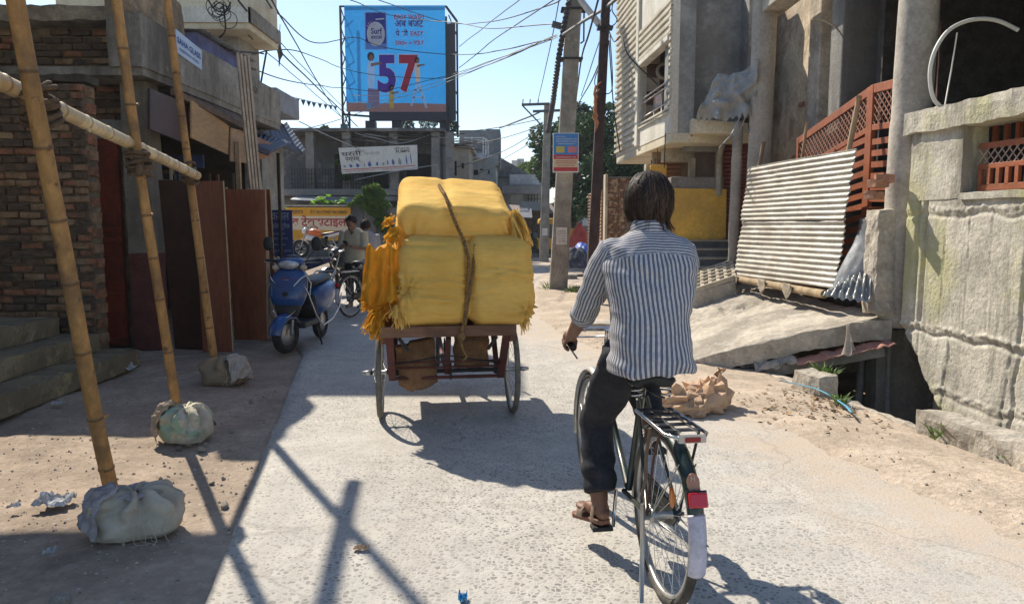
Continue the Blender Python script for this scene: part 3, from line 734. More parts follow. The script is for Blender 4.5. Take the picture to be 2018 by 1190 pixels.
MB().tube([(3.46, 12.3, 3.0), (3.44, 12.3, 2.75), (3.40, 12.3, 2.6), (3.40, 12.3, 1.95)], .05, 12).build('drain_pipe', cream_d, bh)
MB().b2((2.62, 12.32, 1.98), (3.5, 12.6, 2.26)).build('wall_coping', pm('grey_coping', (.25, .225, .20), rough=.9, bump=.4, world=True), bh, bev=.02)
MB().b2((3.45, 12.5, 1.0), (3.60, 12.75, 2.8)).build('door_jamb', cream_d, bh)
MB().b2((2.2, 12.62, .0), (4.3, 12.8, 1.3)).build('plinth', plaster_g, bh)
# yellow stair wall (slanting foot), yellow post
y0 = 12.28
yw = [at(1326, 371, y0), at(1432, 373, y0), at(1430, 471, y0), at(1400, 472, y0), at(1362, 498, y0), at(1270, 545, y0), at(1262, 372, y0)]
tag(MB().prism(yw, (0, .14, 0)).build('stair_wall', yellow_p, loc=(2.9, y0, .5)), 'ochre yellow stair wall with slanting foot behind the cyclist', 'wall')
p = at(1296, 356, 12.9); q = at(1296, 325, 12.9)
t = T('gate_post', 'short square yellow gate post behind the cyclist head', 'post', (p.x, 13.0, .3))
MB().b2((p.x - .13, 12.9, .3), (p.x + .15, 13.18, q.z)).build('post_body', yellow_p, t, bev=.01)
MB().b2((p.x - .19, 13.0, .3), (p.x - .131, 13.18, q.z + .02)).build('post_side', cream_d, t)
MB().tube([(p.x, 13.0, q.z - .05), (p.x + .02, 13.0, q.z + 1.0)], .006, 5).build('post_rod', rust, t)
for k in range(4): MB().tube([(p.x - .08 + .06 * k, 13.0, q.z - .02), (p.x - .1 + .07 * k, 13.02, q.z + .09 + .03 * (k % 2))], .008, 5).build('iron_stub', rust, t)
# maroon roller shutter
t = T('roller_shutter', 'narrow maroon roller shutter beside the yellow stair wall', 'shutter', (3.65, 12.2, .9))
for i in range(27): MB().tube([(3.50, 12.40, 1.15 + i * .068), (3.82, 12.18, 1.15 + i * .068)], .034, 8).build('shutter_slat', pm('maroon_paint', (.21, .058, .045), rough=.55, bump=.1), t)
MB().bar((3.46, 12.41, 1.9), (3.46, 12.41, 2.9), .05, .05).build('shutter_guide', cream_d, t)
# steps with riser shade and lit treads put into their colours
for i in range(5):
    zt = .66 + i * .135; yy = 11.30 + i * .22
    tag(MB().rbox((3.10 + .05 * i, yy + .5, zt / 2 + .02), (1.05 - .04 * i, 1.0, zt - .03), None, .2, .004, 5, i).build('stone_step', pm('shaded_step', (.155, .155, .16), var=.2, rough=.8, bump=.3, world=True), loc=(3.1, yy + .5, .03)), ['lowest', 'second', 'third', 'fourth', 'topmost'][i] + ' step below the yellow stair wall, riser shade in its dark colour', 'step', 'stairs to the balcony house')
    tag(MB().b2((2.60 + .05 * i, yy - .03, zt), (3.62, yy + .22, zt + .03)).build('step_tread', cream_d, loc=(3.1, yy, zt)), 'tread coloured pale as a lit top on the ' + ['lowest', 'second', 'third', 'fourth', 'topmost'][i] + ' stone step', 'tread', 'treads coloured pale as lit tops')
# cast concrete lattice lying in front of the steps
t = T('concrete_lattice', 'cast concrete lattice panel lying flat in front of the steps', 'lattice panel', (2.9, 10.9, .35))
la, lb, lc = at(1368, 573, 10.4), at(1447, 547, 10.4), at(1368, 540, 11.25)
du, dv = lb - la, lc - la
for i in range(6): MB().bar(la + dv * (i / 5), la + dv * (i / 5) + du * 1.05, .05, .07).build('lattice_bar', cream_d, t, bev=.006)
for i in range(6): MB().bar(la + du * (i / 5) + V((0, 0, -.004)), la + du * (i / 5) + dv + V((0, 0, -.004)), .05, .06).build('lattice_bar', cream_d, t, bev=.006)
MB().prism([la + V((-.05, -.04, -.04)), lb + V((.02, -.04, -.04)), lb + V((.02, -.04, -.32)), la + V((-.05, -.04, -.25))], (0, .12, 0)).build('lattice_plinth', conc, t, bev=.01)
# white tarpaulin
tl = [(1492, 118), (1470, 132), (1448, 140), (1430, 144), (1420, 143)]
t = T('white_tarpaulin', 'torn pale tarpaulin tied from the column down over the cream sunshade', 'tarpaulin', at(1440, 230, 11.3))
A0, A1, A2, A3 = at(1496, 115, 10.85), at(1414, 145, 11.4), at(1372, 228, 11.55), at(1488, 222, 10.85)
tarp = pm('grey_white_tarp', (.46, .455, .43), var=.1, scale=5, rough=.65, bump=.5, bscale=12, trans=.25, stain=(.33, .32, .30), samt=.5, sscale=4)
def tf(u, v):
    p = lerp(lerp(A0, A1, u), lerp(A3, A2, u), v)
    p = p + V((-.10, -.3, 0)) * (sin(pi * v) * .30 * (1 - .5 * u)) + V((-.3, -1, .2)) * (.07 * sin(u * 15 + v * 5 + 3 * nz(u * 3, v * 3)) * (.3 + v) + .14 * fbm((u * 3, v * 3, 2), 1.5))
    p.z -= .12 * sin(pi * u) * (1 - v) * .8 + ((.16 * abs(nz(u * 9, 4)) + .06 * abs(sin(u * 31))) if v > .93 else 0)
    return p
MB().grid(tf, 44, 34, thick=.003, tdir=(.3, 1, 0)).build('tarp_cloth', tarp, t)
for i, (pp) in enumerate(([(1462, 222), (1452, 245), (1440, 268), (1417, 292)], [(1470, 225), (1462, 250), (1448, 270), (1446, 292)], [(1482, 215), (1480, 240), (1476, 260)])):
    pts = [at(u, v, 10.95) for u, v in pp]
    MB().tube(pts, [.03, .02, .045, .02][:len(pts)], 7, flatz=.35).build('torn_strip', tarp, t)
t2 = [at(1420, 146, 11.45), at(1408, 180, 11.5), at(1392, 205, 11.55), at(1378, 222, 11.6)]
MB().tube(t2, .012, 6).build('tie_cord', black_i, t)

# brown tiled gate wall and its shutter, kerb slabs by the poles
t = T('tiled_wall', 'low wall clad in patterned brown tiles left of the cyclist head', 'wall', (2.1, 14.6, 0))
wl = at(1197, 352, 14.5); wr = at(1262, 352, 14.5)
MB().b2((wl.x, 14.5, 0), (wr.x, 14.7, wl.z)).build('wall_core', pm('grout', (.33, .29, .24), rough=.9, bump=.3), t)
tm = pm('patterned_tile', (.17, .085, .055), var=.3, scale=14, rough=.5, bump=.25, bscale=30, stain=(.46, .36, .26), samt=.8, sscale=11, slo=.5, shi=.56)
for j in range(16):
    for i in range(3):
        w = (wr.x - wl.x) / 3; MB().b2((wl.x + i * w + .008, 14.47, .06 + j * .145), (wl.x + (i + 1) * w - .008, 14.499, .06 + j * .145 + .132)).build('tile', tm, t, bev=.006)
MB().b2((wl.x - .05, 14.4, 0), (wl.x - .002, 14.7, wl.z + .08)).build('edge_post', cream_d, t)
MB().b2((wl.x, 14.42, wl.z + .002), (wr.x + .2, 14.75, wl.z + .03)).build('tin_cap', galv_d, t)
t = T('brown_shutter_door', 'tan slatted shutter door behind the rusty iron pole', 'shutter', (1.93, 15.5, 0))
for i in range(30): MB().tube([(wl.x - .06, 14.75, .1 + i * .07), (wl.x - .10, 17.0, .1 + i * .07)], .033, 6).build('shutter_slat', pm('tan_shutter', (.36, .20, .11), rough=.6, bump=.1), t)
for i, (px, y_, s, lab) in enumerate((((1150, 652), 0, (.75, .5, .12), 'dusty pale kerb slab beside the cyclist elbow'), ((1128, 572), 0, (.9, .35, .10), 'thin kerb slab behind the concrete pole'), ((1112, 553), 0, (.35, .3, .2), 'dark square stone beside the concrete pole'))):
    p = gp(px[0], px[1]); tag(MB().rbox((p.x + s[0] / 2, p.y + .2, .05), s, None, .1, .012, 6, i, round_=.02).build('kerb_slab', [conc, conc, conc_d][i], loc=(p.x + s[0] / 2, p.y, 0)), lab, 'slab')

# ================================================================== poles
def sqpole(p0, p1, w0, w1, mat, name, parent, bev=.02):
    p0, p1 = V(p0), V(p1); m = MB(); rings = []
    for i in range(25):
        t = i / 24; c = lerp(p0, p1, t); w = lerp(w0, w1, t) / 2
        rings.append([c + V((sx * w + .006 * nz(c.z * 3, sx, sy), sy * w * .8, 0)) for sx, sy in ((-1, -1), (1, -1), (1, 1), (-1, 1))])
    return m.loft(rings, smooth=False).build(name, mat, parent, bev=bev)
pole_c = pm('pole_concrete', (.315, .285, .245), var=.22, scale=4, rough=.9, bump=.6, bscale=20, stain=(.20, .185, .16), samt=.6, sscale=1.6, streak=True, stain2=(.46, .42, .36), s2scale=3, s2lo=.62, s2hi=.7, spec=.2)
pb = gp(1099, 572); pt = at(1134, -40, 16.6)
P1 = T('utility_pole', 'thick square concrete utility pole with blue and red poster', 'pole', pb)
sqpole(pb + V((0, 0, -.1)), pt, .40, .31, pole_c, 'shaft', P1)
MB().b2((pb.x - .28, pb.y - .2, -.02), (pb.x + .3, pb.y + .3, .04)).build('footing', conc, P1, bev=.02)
def pole_at(f): return lerp(pb, pt, f)
for f, w in ((.905, .55), (.75, .5), (.965, .6)):
    q = pole_at(f); MB().b2((q.x - w / 2, q.y - .17, q.z - .02), (q.x + w / 2, q.y + .17, q.z + .02)).build('clamp_band', black_i, P1)
q = pole_at(.86); MB().tube([q + V((.17, 0, -.4)), q + V((.24, 0, -.35)), q + V((.24, 0, .3)), q + V((.17, 0, .36))], .02, 6).build('conduit', black_i, P1)
a, b_ = at(1130, 22, 16.5), at(1190, 55, 13.6)
MB().bar(pole_at(.96), at(1183, 52, 14.5), .09, .09).build('cross_arm', pm('grey_iron', (.10, .105, .12), rough=.6, bump=.1), P1)
MB().bar(at(1088, 48, 16.6), at(1118, 56, 16.6), .1, .12).build('lamp_head', pm('grey_iron', (.20, .21, .23)), P1)
# poster board on the pole
c0, c1 = at(1090, 262, 16.1), at(1140, 340, 16.1)
PB = T('pole_poster', 'blue and red printed poster board tied to the concrete pole', 'poster', (lerp(c0.x, c1.x, .5), 16.12, c1.z))
MB().b2((c0.x, 16.12, c1.z), (c1.x, 16.16, c0.z)).build('board', flat('poster_white', (.70, .70, .68)), PB)
H = c0.z - c1.z; W = c1.x - c0.x
def pr(x0, x1, y0_, y1, mat, d=.004, name='print_panel'): return MB().b2((c0.x + W * x0, 16.12 - d, c1.z + H * y0_), (c0.x + W * x1, 16.118, c1.z + H * y1)).build(name, mat, PB)
pr(.03, .97, .45, .98, flat('poster_blue', (.06, .25, .62))); pr(.03, .97, .03, .13, flat('poster_red', (.52, .05, .06))); pr(.03, .97, .34, .448, flat('poster_red', (.52, .05, .06)))
pr(.03, .97, .132, .335, flat('poster_cream', (.70, .58, .38)))
pr(.12, .45, .50, .66, flat('poster_yellow', (.60, .50, .12)), .007); pr(.58, .92, .50, .66, flat('poster_pink', (.62, .22, .26)), .007)
for i, (yy, x0, x1, m) in enumerate(((.90, .1, .5, 'w'), (.84, .1, .93, 'w'), (.78, .1, .93, 'w'), (.72, .15, .88, 'w'), (.38, .1, .9, 'w'), (.28, .1, .9, 'r'), (.23, .08, .92, 'k'), (.17, .15, .85, 'r'))):
    text('print_line', 'अबपरमकहलन सरकार बजट'[:8 + i % 3 * 4], flat('poster_white', (.70, .70, .68)) if m == 'w' else flat('poster_red', (.52, .05, .06)), PB, (c0.x + W * x0, 16.118, c1.z + H * (yy - .022)), (1, 0, 0), (0, 0, 1), H * .042, W * (x1 - x0), depth=.006)
for i, (u0, v0, u1, v1, Y, lab) in enumerate(((1096, 448, 1117, 482, 16.45, 'white paper notice pasted on the thick concrete pole'), (1068, 450, 1079, 464, 28.7, 'small white notice pasted on the far concrete pole'))):
    a, b_ = at(u0, v0, Y), at(u1, v1, Y)
    t = T('paper_notice', lab, 'notice', (a.x, Y - .03, b_.z))
    dx_ = -.02 if i == 0 else 0.
    MB().b2((a.x, Y - .03 + dx_, b_.z), (b_.x, Y - .02 + dx_, a.z)).build('paper', pm('paper', (.66, .62, .58), rough=.9, bump=.2), t)
    if i == 0:
        for k in range(5): text('print_line', 'सरकारबजटकमल', flat('ink', (.12, .11, .11)), t, (a.x + .03, Y - .052, a.z - .10 - .055 * k), (1, 0, 0), (0, 0, 1), .022, .18)
# rusty iron pole
ra, rb_ = at(1164, 520, 13.6) * 1.0, at(1196, -30, 13.4)
ra = V((ra.x, 13.6, 0))
P2 = T('iron_pole', 'rusty dark iron pole with orange cloth rags tied round it', 'pole', ra)
sqpole(ra, rb_, .19, .15, pm('dark_iron_pole', (.055, .034, .034), var=.3, rough=.8, bump=.3), 'shaft', P2, .01)
q = lerp(ra, rb_, .87); MB().b2((q.x - .13, q.y - .1, q.z - .02), (q.x + .14, q.y + .1, q.z + .02)).build('clamp_band', black_i, P2)
org = pm('faded_orange_cloth', (.42, .17, .085), var=.25, scale=9, rough=.9, bump=.4)
for k in range(5):
    c = lerp(ra, rb_, .60 + .022 * k); MB().tube([c + V((-.10 + .02 * k, -.1, .1)), c + V((-.12, -.12, 0)), c + V((-.06 - .02 * k, -.13, -.12)), c + V((-.10, -.1, -.28))], [.02, .045, .04, .012], 7, flatz=.5).build('rag', org, P2)
# far pole
fa, fb = gp(1072, 516), at(1079, 205, 29); fa.y = 29; fa = V((at(1072, 516, 29).x, 29, 0.0))
P3 = T('far_utility_pole', 'far concrete utility pole with two steel crossarms', 'pole', fa)
sqpole(fa, fb, .36, .26, pole_c, 'shaft', P3)
for v0, u0, u1 in ((207, 1028, 1083), (220, 1050, 1106)):
    MB().bar(at(u0, v0, 28.8), at(u1, v0 - 2, 28.8), .08, .09).build('cross_arm', pm('grey_iron', (.20, .21, .23)), P3)
MB().bar(at(1030, 209, 28.8), at(1068, 248, 28.8), .05, .05).build('brace', pm('grey_iron', (.20, .21, .23)), P3)
for u in (1030, 1044, 1060): MB().tube([at(u, 207, 28.8), at(u + 1, 196, 28.8)], .022, 6).build('insulator_pin', black_i, P3)

# ================================================================== cables
cab = flat('cable_black', (.02, .021, .026), .6)
cab_l = flat('cable_grey', (.30, .32, .34), .6)
def wire(pts, lab, r=.012, mat=None, sag=0., n=28, wob=.03, name='cable', group='street cables'):
    P = [at(*p) for p in pts]; out = []
    seg = len(P) - 1; n = max(n, seg * 8)
    E_ = [P[0] * 2 - P[1]] + P + [P[-1] * 2 - P[-2]]
    def cr(i, t):
        a, b_, c, d = E_[i:i + 4]; return (b_ * 2 + (c - a) * t + (a * 2 - b_ * 5 + c * 4 - d) * t * t + (b_ * 3 - a - c * 3 + d) * t ** 3) * .5
    for i in range(seg):
        for k in range(n // seg + 1):
            t = k / (n // seg + 1); p = cr(i, t); p.z -= sag * 4 * t * (1 - t) + wob * nz(p.x * .7, p.y * .35, r * 900)
            out.append(p)
    out.append(P[-1])
    return tag(MB().tube(out, r * 1.2, 5).build(name, mat or cab, loc=out[0]), lab, 'cable', group)
W_ = [
 ([(520, -5, 12), (555, 35, 16), (620, 85, 22), (700, 75, 29), (760, 95, 29.5), (880, 108, 29.5), (960, 105, 24), (1085, 78, 16.8)], 'cable waving from the upper left across the detergent pack on the billboard', .013),
 ([(535, 0, 12), (580, 80, 17), (640, 185, 24), (680, 240, 30)], 'cable dropping steeply from top left to the billboard foot', .012),
 ([(470, 0, 12), (560, 110, 17), (660, 205, 25), (705, 250, 30)], 'taut thick cable from the left roofs to the billboard foot', .015),
 ([(495, 15, 13), (590, 125, 20), (690, 225, 30)], 'upper of two thin parallel cables left of the billboard', .009),
 ([(490, 70, 13), (580, 150, 20), (690, 245, 30)], 'lower of two thin parallel cables left of the billboard', .009),
 ([(497, 108, 13), (545, 100, 16), (600, 105, 20), (690, 140, 29.4), (780, 152, 29.5), (870, 155, 29.5), (960, 130, 22), (1095, 70, 16.8)], 'wavy cable crossing the middle of the billboard to the concrete pole', .011),
 ([(480, 130, 13), (570, 160, 18), (680, 175, 29.4), (760, 178, 29.4), (880, 150, 29), (1000, 110, 20), (1095, 72, 16.6)], 'cable sagging low across the painted number on the billboard', .011),
 ([(690, 0, 20), (760, 28, 29), (850, 42, 29.4), (905, 46, 26), (960, 56, 21), (1090, 48, 16.7)], 'cable crossing the top lettering of the billboard', .012),
 ([(745, 0, 20), (800, 20, 26), (880, 45, 29), (960, 45, 22), (1080, 12, 16.8), (1110, -5, 15)], 'cable from the top edge to the upper right corner of the billboard', .012),
 ([(905, 92, 29), (960, 50, 24), (1030, -5, 18)], 'short cable rising right from the billboard edge to the sky', .011),
 ([(905, 135, 29), (980, 75, 22), (1100, -5, 14)], 'long straight cable rising right from the billboard side', .012),
 ([(690, 190, 29.5), (790, 185, 29.2), (905, 146, 27), (1010, 105, 20), (1098, 70, 16.6)], 'pale cable running along the lower half of the billboard', .010),
 ([(690, 205, 29.5), (800, 190, 29.2), (905, 152, 27), (1010, 108, 20), (1098, 74, 16.6)], 'second pale cable just under the other on the billboard', .010),
 ([(985, 253, 34), (1040, 232, 30), (1066, 220, 28.8)], 'thick dark cable from the grey tower to the far pole', .028),
 ([(850, 262, 31), (960, 255, 31), (1065, 235, 28.8)], 'cable from the billboard roof to the far pole', .014),
 ([(880, 290, 33), (980, 275, 31), (1066, 248, 28.8)], 'middle cable fanning from the far pole to the low roofs', .013),
 ([(900, 330, 34), (990, 300, 31), (1066, 255, 28.8)], 'steep lower cable fanning from the far pole to the low roofs', .012),
 ([(940, 345, 36), (1066, 270, 28.8)], 'lowest cable fanning from the far pole', .011),
 ([(1060, 200, 28.8), (1085, 90, 20), (1103, -5, 16)], 'thin cable climbing from the far pole to the top of the frame', .010),
 ([(1180, -5, 13), (1160, 70, 15), (1145, 120, 18), (1135, 200, 24)], 'dark cable falling between the two near poles', .016),
 ([(1195, 90, 13.3), (1165, 160, 16), (1135, 215, 20)], 'cable slanting down left from the iron pole', .011),
 ([(1190, 60, 13.3), (1172, 110, 15), (1145, 190, 19)], 'thin cable beside the slanting one at the iron pole', .008),
 ([(1196, 50, 13.3), (1210, 80, 13), (1225, 70, 12.6), (1240, 110, 12.3), (1300, 170, 12.1)], 'loose cable running from the iron pole onto the ribbed balcony', .010),
 ([(1200, 80, 13.3), (1204, 140, 13.2), (1210, 220, 13), (1222, 300, 12.9)], 'loose cable hanging straight down beside the ribbed balcony', .009),
 ([(1202, 70, 13.3), (1207, 160, 13.2), (1200, 185, 13.3), (1178, 178, 13.5), (1172, 160, 13.6), (1182, 130, 13.5), (1192, 112, 13.4)], 'looped cable hanging off the iron pole', .008),
 ([(1212, -5, 12.8), (1206, 20, 13), (1216, 40, 13), (1205, 52, 13.2), (1195, 40, 13.3), (1204, 20, 13.2)], 'tangle of thin cable at the top of the iron pole', .008),
 ([(1311, 262, 11.9), (1309, 330, 12.4)], 'thin cable hanging under the balcony corner', .007),
 ([(410, 0, 10.5), (425, 20, 10.6), (445, 22, 11), (455, 5, 11)], 'cable sagging from the left overhang', .010),
 ([(440, 10, 11), (444, 60, 11.2), (430, 80, 11.3), (455, 100, 11.6), (520, 107, 13)], 'cable dropping from the tangle beside the overhang', .011),
 ([(552, 50, 15), (551, 80, 15), (553, 85, 15)], 'short drop cable holding the hanging dark bundle', .006),
 ([(545, 260, 24), (620, 250, 26), (700, 225, 29.5), (790, 190, 29.4)], 'pale cable rising across the billboard foot', .012),
 ([(590, 240, 22), (640, 265, 26), (720, 300, 28.5)], 'pale cable sagging over the dark upper floor', .014),
 ([(700, 355, 27.5), (770, 340, 27.5), (860, 325, 28)], 'pale taut wire below the pump signboard', .012),
 ([(860, 262, 29.5), (790, 282, 28.7), (740, 272, 28.7), (700, 262, 29)], 'white cable looping over the pump signboard', .015),
]
for pts, lab, rr in W_: wire(pts, lab, rr, cab_l if 'pale' in lab or 'white' in lab else None)
def twisted(pts, r, turns, parent, name, mat, n=120, strands=2):
    P = [V(p) for p in pts]; L = [0]
    for a, b_ in zip(P, P[1:]): L.append(L[-1] + (b_ - a).length)
    def pos(s):
        for i in range(len(P) - 1):
            if s <= L[i + 1] or i == len(P) - 2: return lerp(P[i], P[i + 1], (s - L[i]) / max(1e-6, L[i + 1] - L[i]))
    for k in range(strands):
        out = []
        for i in range(n + 1):
            s = L[-1] * i / n; p = pos(s); d = (pos(min(L[-1], s + .01)) - pos(max(0, s - .01))).normalized()
            u = d.cross(V((0, 1, .2))).normalized(); w = d.cross(u); a = 2 * pi * (turns * i / n + k / strands)
            out.append(p + (u * cos(a) + w * sin(a)) * r)
        MB().tube(out, r * 1.05, 6).build(name, mat, parent)
tw = T('twisted_cable', 'thick twisted cable running down beside the concrete pole', 'cable', at(1070, 250, 17), group='street cables')
twisted([at(1122, 0, 16.2), at(1112, 50, 16.3), at(1100, 120, 16.5), at(1090, 200, 17.5), at(1080, 260, 19)], .035, 22, tw, 'cable_strand', pm('cable_bundle', (.05, .05, .065), rough=.6, bump=.2))
tw = T('twisted_cable', 'pale twisted cable sagging between the concrete and iron poles', 'cable', at(1180, 40, 15), group='street cables')
twisted([at(1108, 70, 16.3), at(1150, 42, 15.2), at(1195, 15, 13.4), at(1222, -8, 12.5)], .017, 30, tw, 'cable_strand', pm('pale_bundle', (.15, .15, .16), rough=.6, bump=.2))
# cable tangle on the left overhang
tg = T('cable_tangle', 'coiled tangle of black cables hanging under the left overhang', 'cable', at(440, 40, 10.9), group='street cables')
for k in range(9):
    c = at(438 + 26 * nz(k * 1.7, 1.3), 22 + 34 * nz(k * 1.3, 5.4), 10.9); n_ = V((1.6 * nz(k * 1.9, 2.2), 1.0, 1.6 * nz(k * 2.3, 9.1))).normalized()
    MB().torus(c, n_, .10 + .09 * nz(k * 1.37, 7.7), .006, 26, 5).build('cable_loop', cab, tg)
b = tag(MB().tube([at(552, 85, 15), at(550, 97, 15), at(553, 108, 15), at(551, 118, 15), at(550, 132, 15)], [.01, .05, .055, .02, .008], 8).build('hanging_bundle', flat('dark_rag', (.05, .055, .06)), loc=at(551, 132, 15)), 'small dark bundle hanging from a cable left of the billboard', 'bundle')
b = tag(MB().tube([at(530, 75, 14.5), at(507, 205, 14.5)], .018, 6).build('roof_rod', black_i, loc=at(507, 205, 14.5)), 'thin dark rod standing on the left roof', 'rod')
# bunting
bt = T('bunting_string', 'string of small dark pennants left of the billboard', 'bunting', at(600, 200, 18))
bp = [at(538, 180, 14.5), at(570, 190, 16.5), at(620, 202, 20), at(665, 210, 25)]
MB().tube(bp, .006, 5).build('string', cab, bt)
for k in range(13):
    f = (k + .5) / 13 * 3; i = min(2, int(f)); p = lerp(bp[i], bp[i + 1], f - i); s = .10 + .03 * nz(k, 3)
    MB().prism([p + V((-s * .6, 0, 0)), p + V((s * .6, 0, -.02)), p + V((.03 * nz(k, 8), .0, -s * 1.5))], (0, .006, 0)).build('pennant', flat('pennant_dark', (.06, .08, .10)), bt)
# ================================================================== foliage helpers
def leafmat(name, c, trans=.35, var=.4): return pm(name, c, var=var, scale=.9, rough=.55, bump=.0, trans=trans, world=True)
def leaf_cloud(blobs, n, size, seed, squash=.8):
    rnd = random.Random(seed); m = MB(); tot = sum(b[1] ** 2 for b in blobs)
    for c, r in blobs:
        c = V(c)
        for _ in range(int(n * r * r / tot)):
            d = V((rnd.gauss(0, 1), rnd.gauss(0, 1), rnd.gauss(0, 1))).normalized()
            rr = r * (.55 + .5 * rnd.random() ** .5) * (1 + .35 * nz(d.x * 2 + seed, d.y * 2, d.z * 2))
            p = c + V((d.x * rr, d.y * rr, d.z * rr * squash))
            s = size * (.6 + .8 * rnd.random())
            u = V((rnd.gauss(0, 1), rnd.gauss(0, 1), rnd.gauss(0, .6))).normalized(); w = u.cross(V((rnd.gauss(0, 1), rnd.gauss(0, 1), rnd.gauss(0, 1)))).normalized()
            m.add([p - u * s, p + w * s * .45 - V((0, 0, .05 * s)), p + u * s, p - w * s * .45], [(0, 1, 2, 3)])
    return m
bark = pm('bark', (.14, .11, .085), var=.3, scale=8, rough=.95, bump=.7, bscale=20)
def tree(name, lab, base, h, blobs, n, size, lm, seed, tr=.22):
    base = V(base); t = T(name, lab, 'tree', base, group='street trees')
    top = base + V((0, 0, h * .55))
    MB().tube([base + V((0, 0, -.1)), base + V((.1, 0, h * .2)), base + V((-.05, 0, h * .4)), top], [tr, tr * .8, tr * .65, tr * .4], 9).build('trunk', bark, t)
    for i, (c, r) in enumerate(blobs[:7]):
        MB().tube([base + V((0, 0, h * (.3 + .03 * i))), lerp(top, V(c), .5) + V((0, 0, -.2)), V(c)], [tr * .45, tr * .3, tr * .1], 6).build('limb', bark, t)
    leaf_cloud(blobs, n, size, seed).build('crown', lm, t)
    return t
rt = random.Random(4)
def mkblobs(c, rx, rz, n, r0, r1, seed):
    rnd = random.Random(seed); out = []
    for _ in range(n):
        a = rnd.random() * 2 * pi; k = rnd.random() ** .5
        out.append((V(c) + V((cos(a) * k * rx, sin(a) * k * rx, (rnd.random() - .5) * 2 * rz)), r0 + (r1 - r0) * rnd.random()))
    return out
dg_leaf = leafmat('dark_leaf', (.045, .085, .035)); lg_leaf = leafmat('light_leaf', (.14, .21, .045), .45); mid_leaf = leafmat('mid_leaf', (.07, .125, .04))
tc = at(1130, 330, 37)
tree('street_tree', 'big dark leafy tree behind the concrete poles', (tc.x, 37, 0), 7.5, mkblobs((tc.x + .3, 37, 4.6), 1.9, 2.3, 26, .55, 1.0, 3), 26000, .11, dg_leaf, 5)
tc = at(1192, 330, 27)
tree('street_tree', 'dark tree behind the rusty iron pole and tiled wall', (tc.x, 27, 0), 5.5, mkblobs((tc.x + .35, 27.4, 3.7), 1.1, 1.7, 18, .4, .7, 8), 16000, .085, dg_leaf, 9)
tc = at(1275, 330, 30)
tree('street_tree', 'tree seen through the gap under the balcony', (tc.x, 30, 0), 5.5, mkblobs((tc.x, 30, 3.0), 1.6, 1.8, 14, .5, .8, 18), 9000, .11, dg_leaf, 19)
tc = at(1045, 330, 62)
tree('street_tree', 'small bright green tree beyond the far roofs', (tc.x, 62, 0), 6.5, mkblobs((tc.x, 62, 5.4), 1.6, .9, 10, .5, .9, 13), 6000, .16, lg_leaf, 15)
# ================================================================== corner building with the pump signboard (Y 28-34)
BY = 29.0
cb = T('corner_building', 'dark two storey corner building with rooftop billboard and bare iron roof rods', 'building', (-5.5, 31, 0))
dk_pl = pm('dark_plaster', (.12, .12, .125), var=.3, scale=1.2, rough=.9, bump=.3, bscale=8, stain=(.085, .085, .09), samt=.7, sscale=.6, streak=True, stain2=(.27, .255, .235), s2scale=1.1, world=True)  # dark grey plaster with darker streaks and paler patches
gr_pl = pm('stained_grey_wall', (.22, .21, .20), var=.25, scale=1.2, rough=.9, bump=.3, bscale=8, stain=(.16, .15, .14), samt=.7, sscale=.9, streak=True, world=True)
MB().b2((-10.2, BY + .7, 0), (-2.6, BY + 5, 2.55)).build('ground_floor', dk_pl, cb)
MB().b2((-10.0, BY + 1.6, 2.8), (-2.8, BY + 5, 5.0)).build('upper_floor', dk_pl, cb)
MB().b2((-10.3, BY - .1, 2.56), (-2.5, BY + 5, 2.82)).build('floor_slab', gr_pl, cb, bev=.03)
a, b_ = at(600, 372, BY), at(890, 350, BY)
MB().b2((a.x, BY - .25, 2.35), (-2.6, BY + .7, 2.52)).build('canopy', gr_pl, cb, bev=.03)
MB().b2((-9.0, BY - .2, 5.0), (-2.6, BY + 5, 5.12)).build('roof_slab', dk_pl, cb)
for u in (610, 682, 775, 858, 886):
    p = at(u, 300, BY); MB().b2((p.x - .16, BY + .02, 2.82), (p.x + .16, BY + .34, 5.0)).build('column', gr_pl, cb, bev=.01)
for u0, u1 in ((640, 676), (700, 750), (790, 840)):
    p, q = at(u0, 300, BY), at(u1, 300, BY); MB().b2((p.x, BY + 1.55, 2.9), (q.x, BY + 1.62, 4.3)).build('window', dark, cb)
# iron rods and splintered battens over the roof edge
rnd = random.Random(3)
for k in range(46):
    u = 640 + 270 * rnd.random(); v = 252 + 28 * rnd.random() + (u - 640) * .03; L_ = .5 + 1.1 * rnd.random(); p = at(u, v, BY - .4 + .8 * rnd.random())
    MB().bar(p, p + V((L_, .3 * rnd.random(), -.10 * L_ + .15 * (rnd.random() - .5))), .03 + .03 * rnd.random(), .03).build('roof_rod', [black_i, gr_pl, rust][k % 3], cb)
for k in range(18):
    p = at(846 + 2.6 * k, 0, BY - .1)
for k in range(30):                                    # upper balcony railing
    x = at(575 + 5.5 * k, 330, BY - .02).x; MB().b2((x - .012, BY - .04, 2.82), (x + .012, BY - .015, 3.55)).build('baluster', black_i, cb)
for z in (3.0, 3.2, 3.38, 3.56): MB().b2((at(572, 330, BY).x, BY - .05, z), (at(738, 330, BY).x, BY - .02, z + .022)).build('rail', black_i, cb)
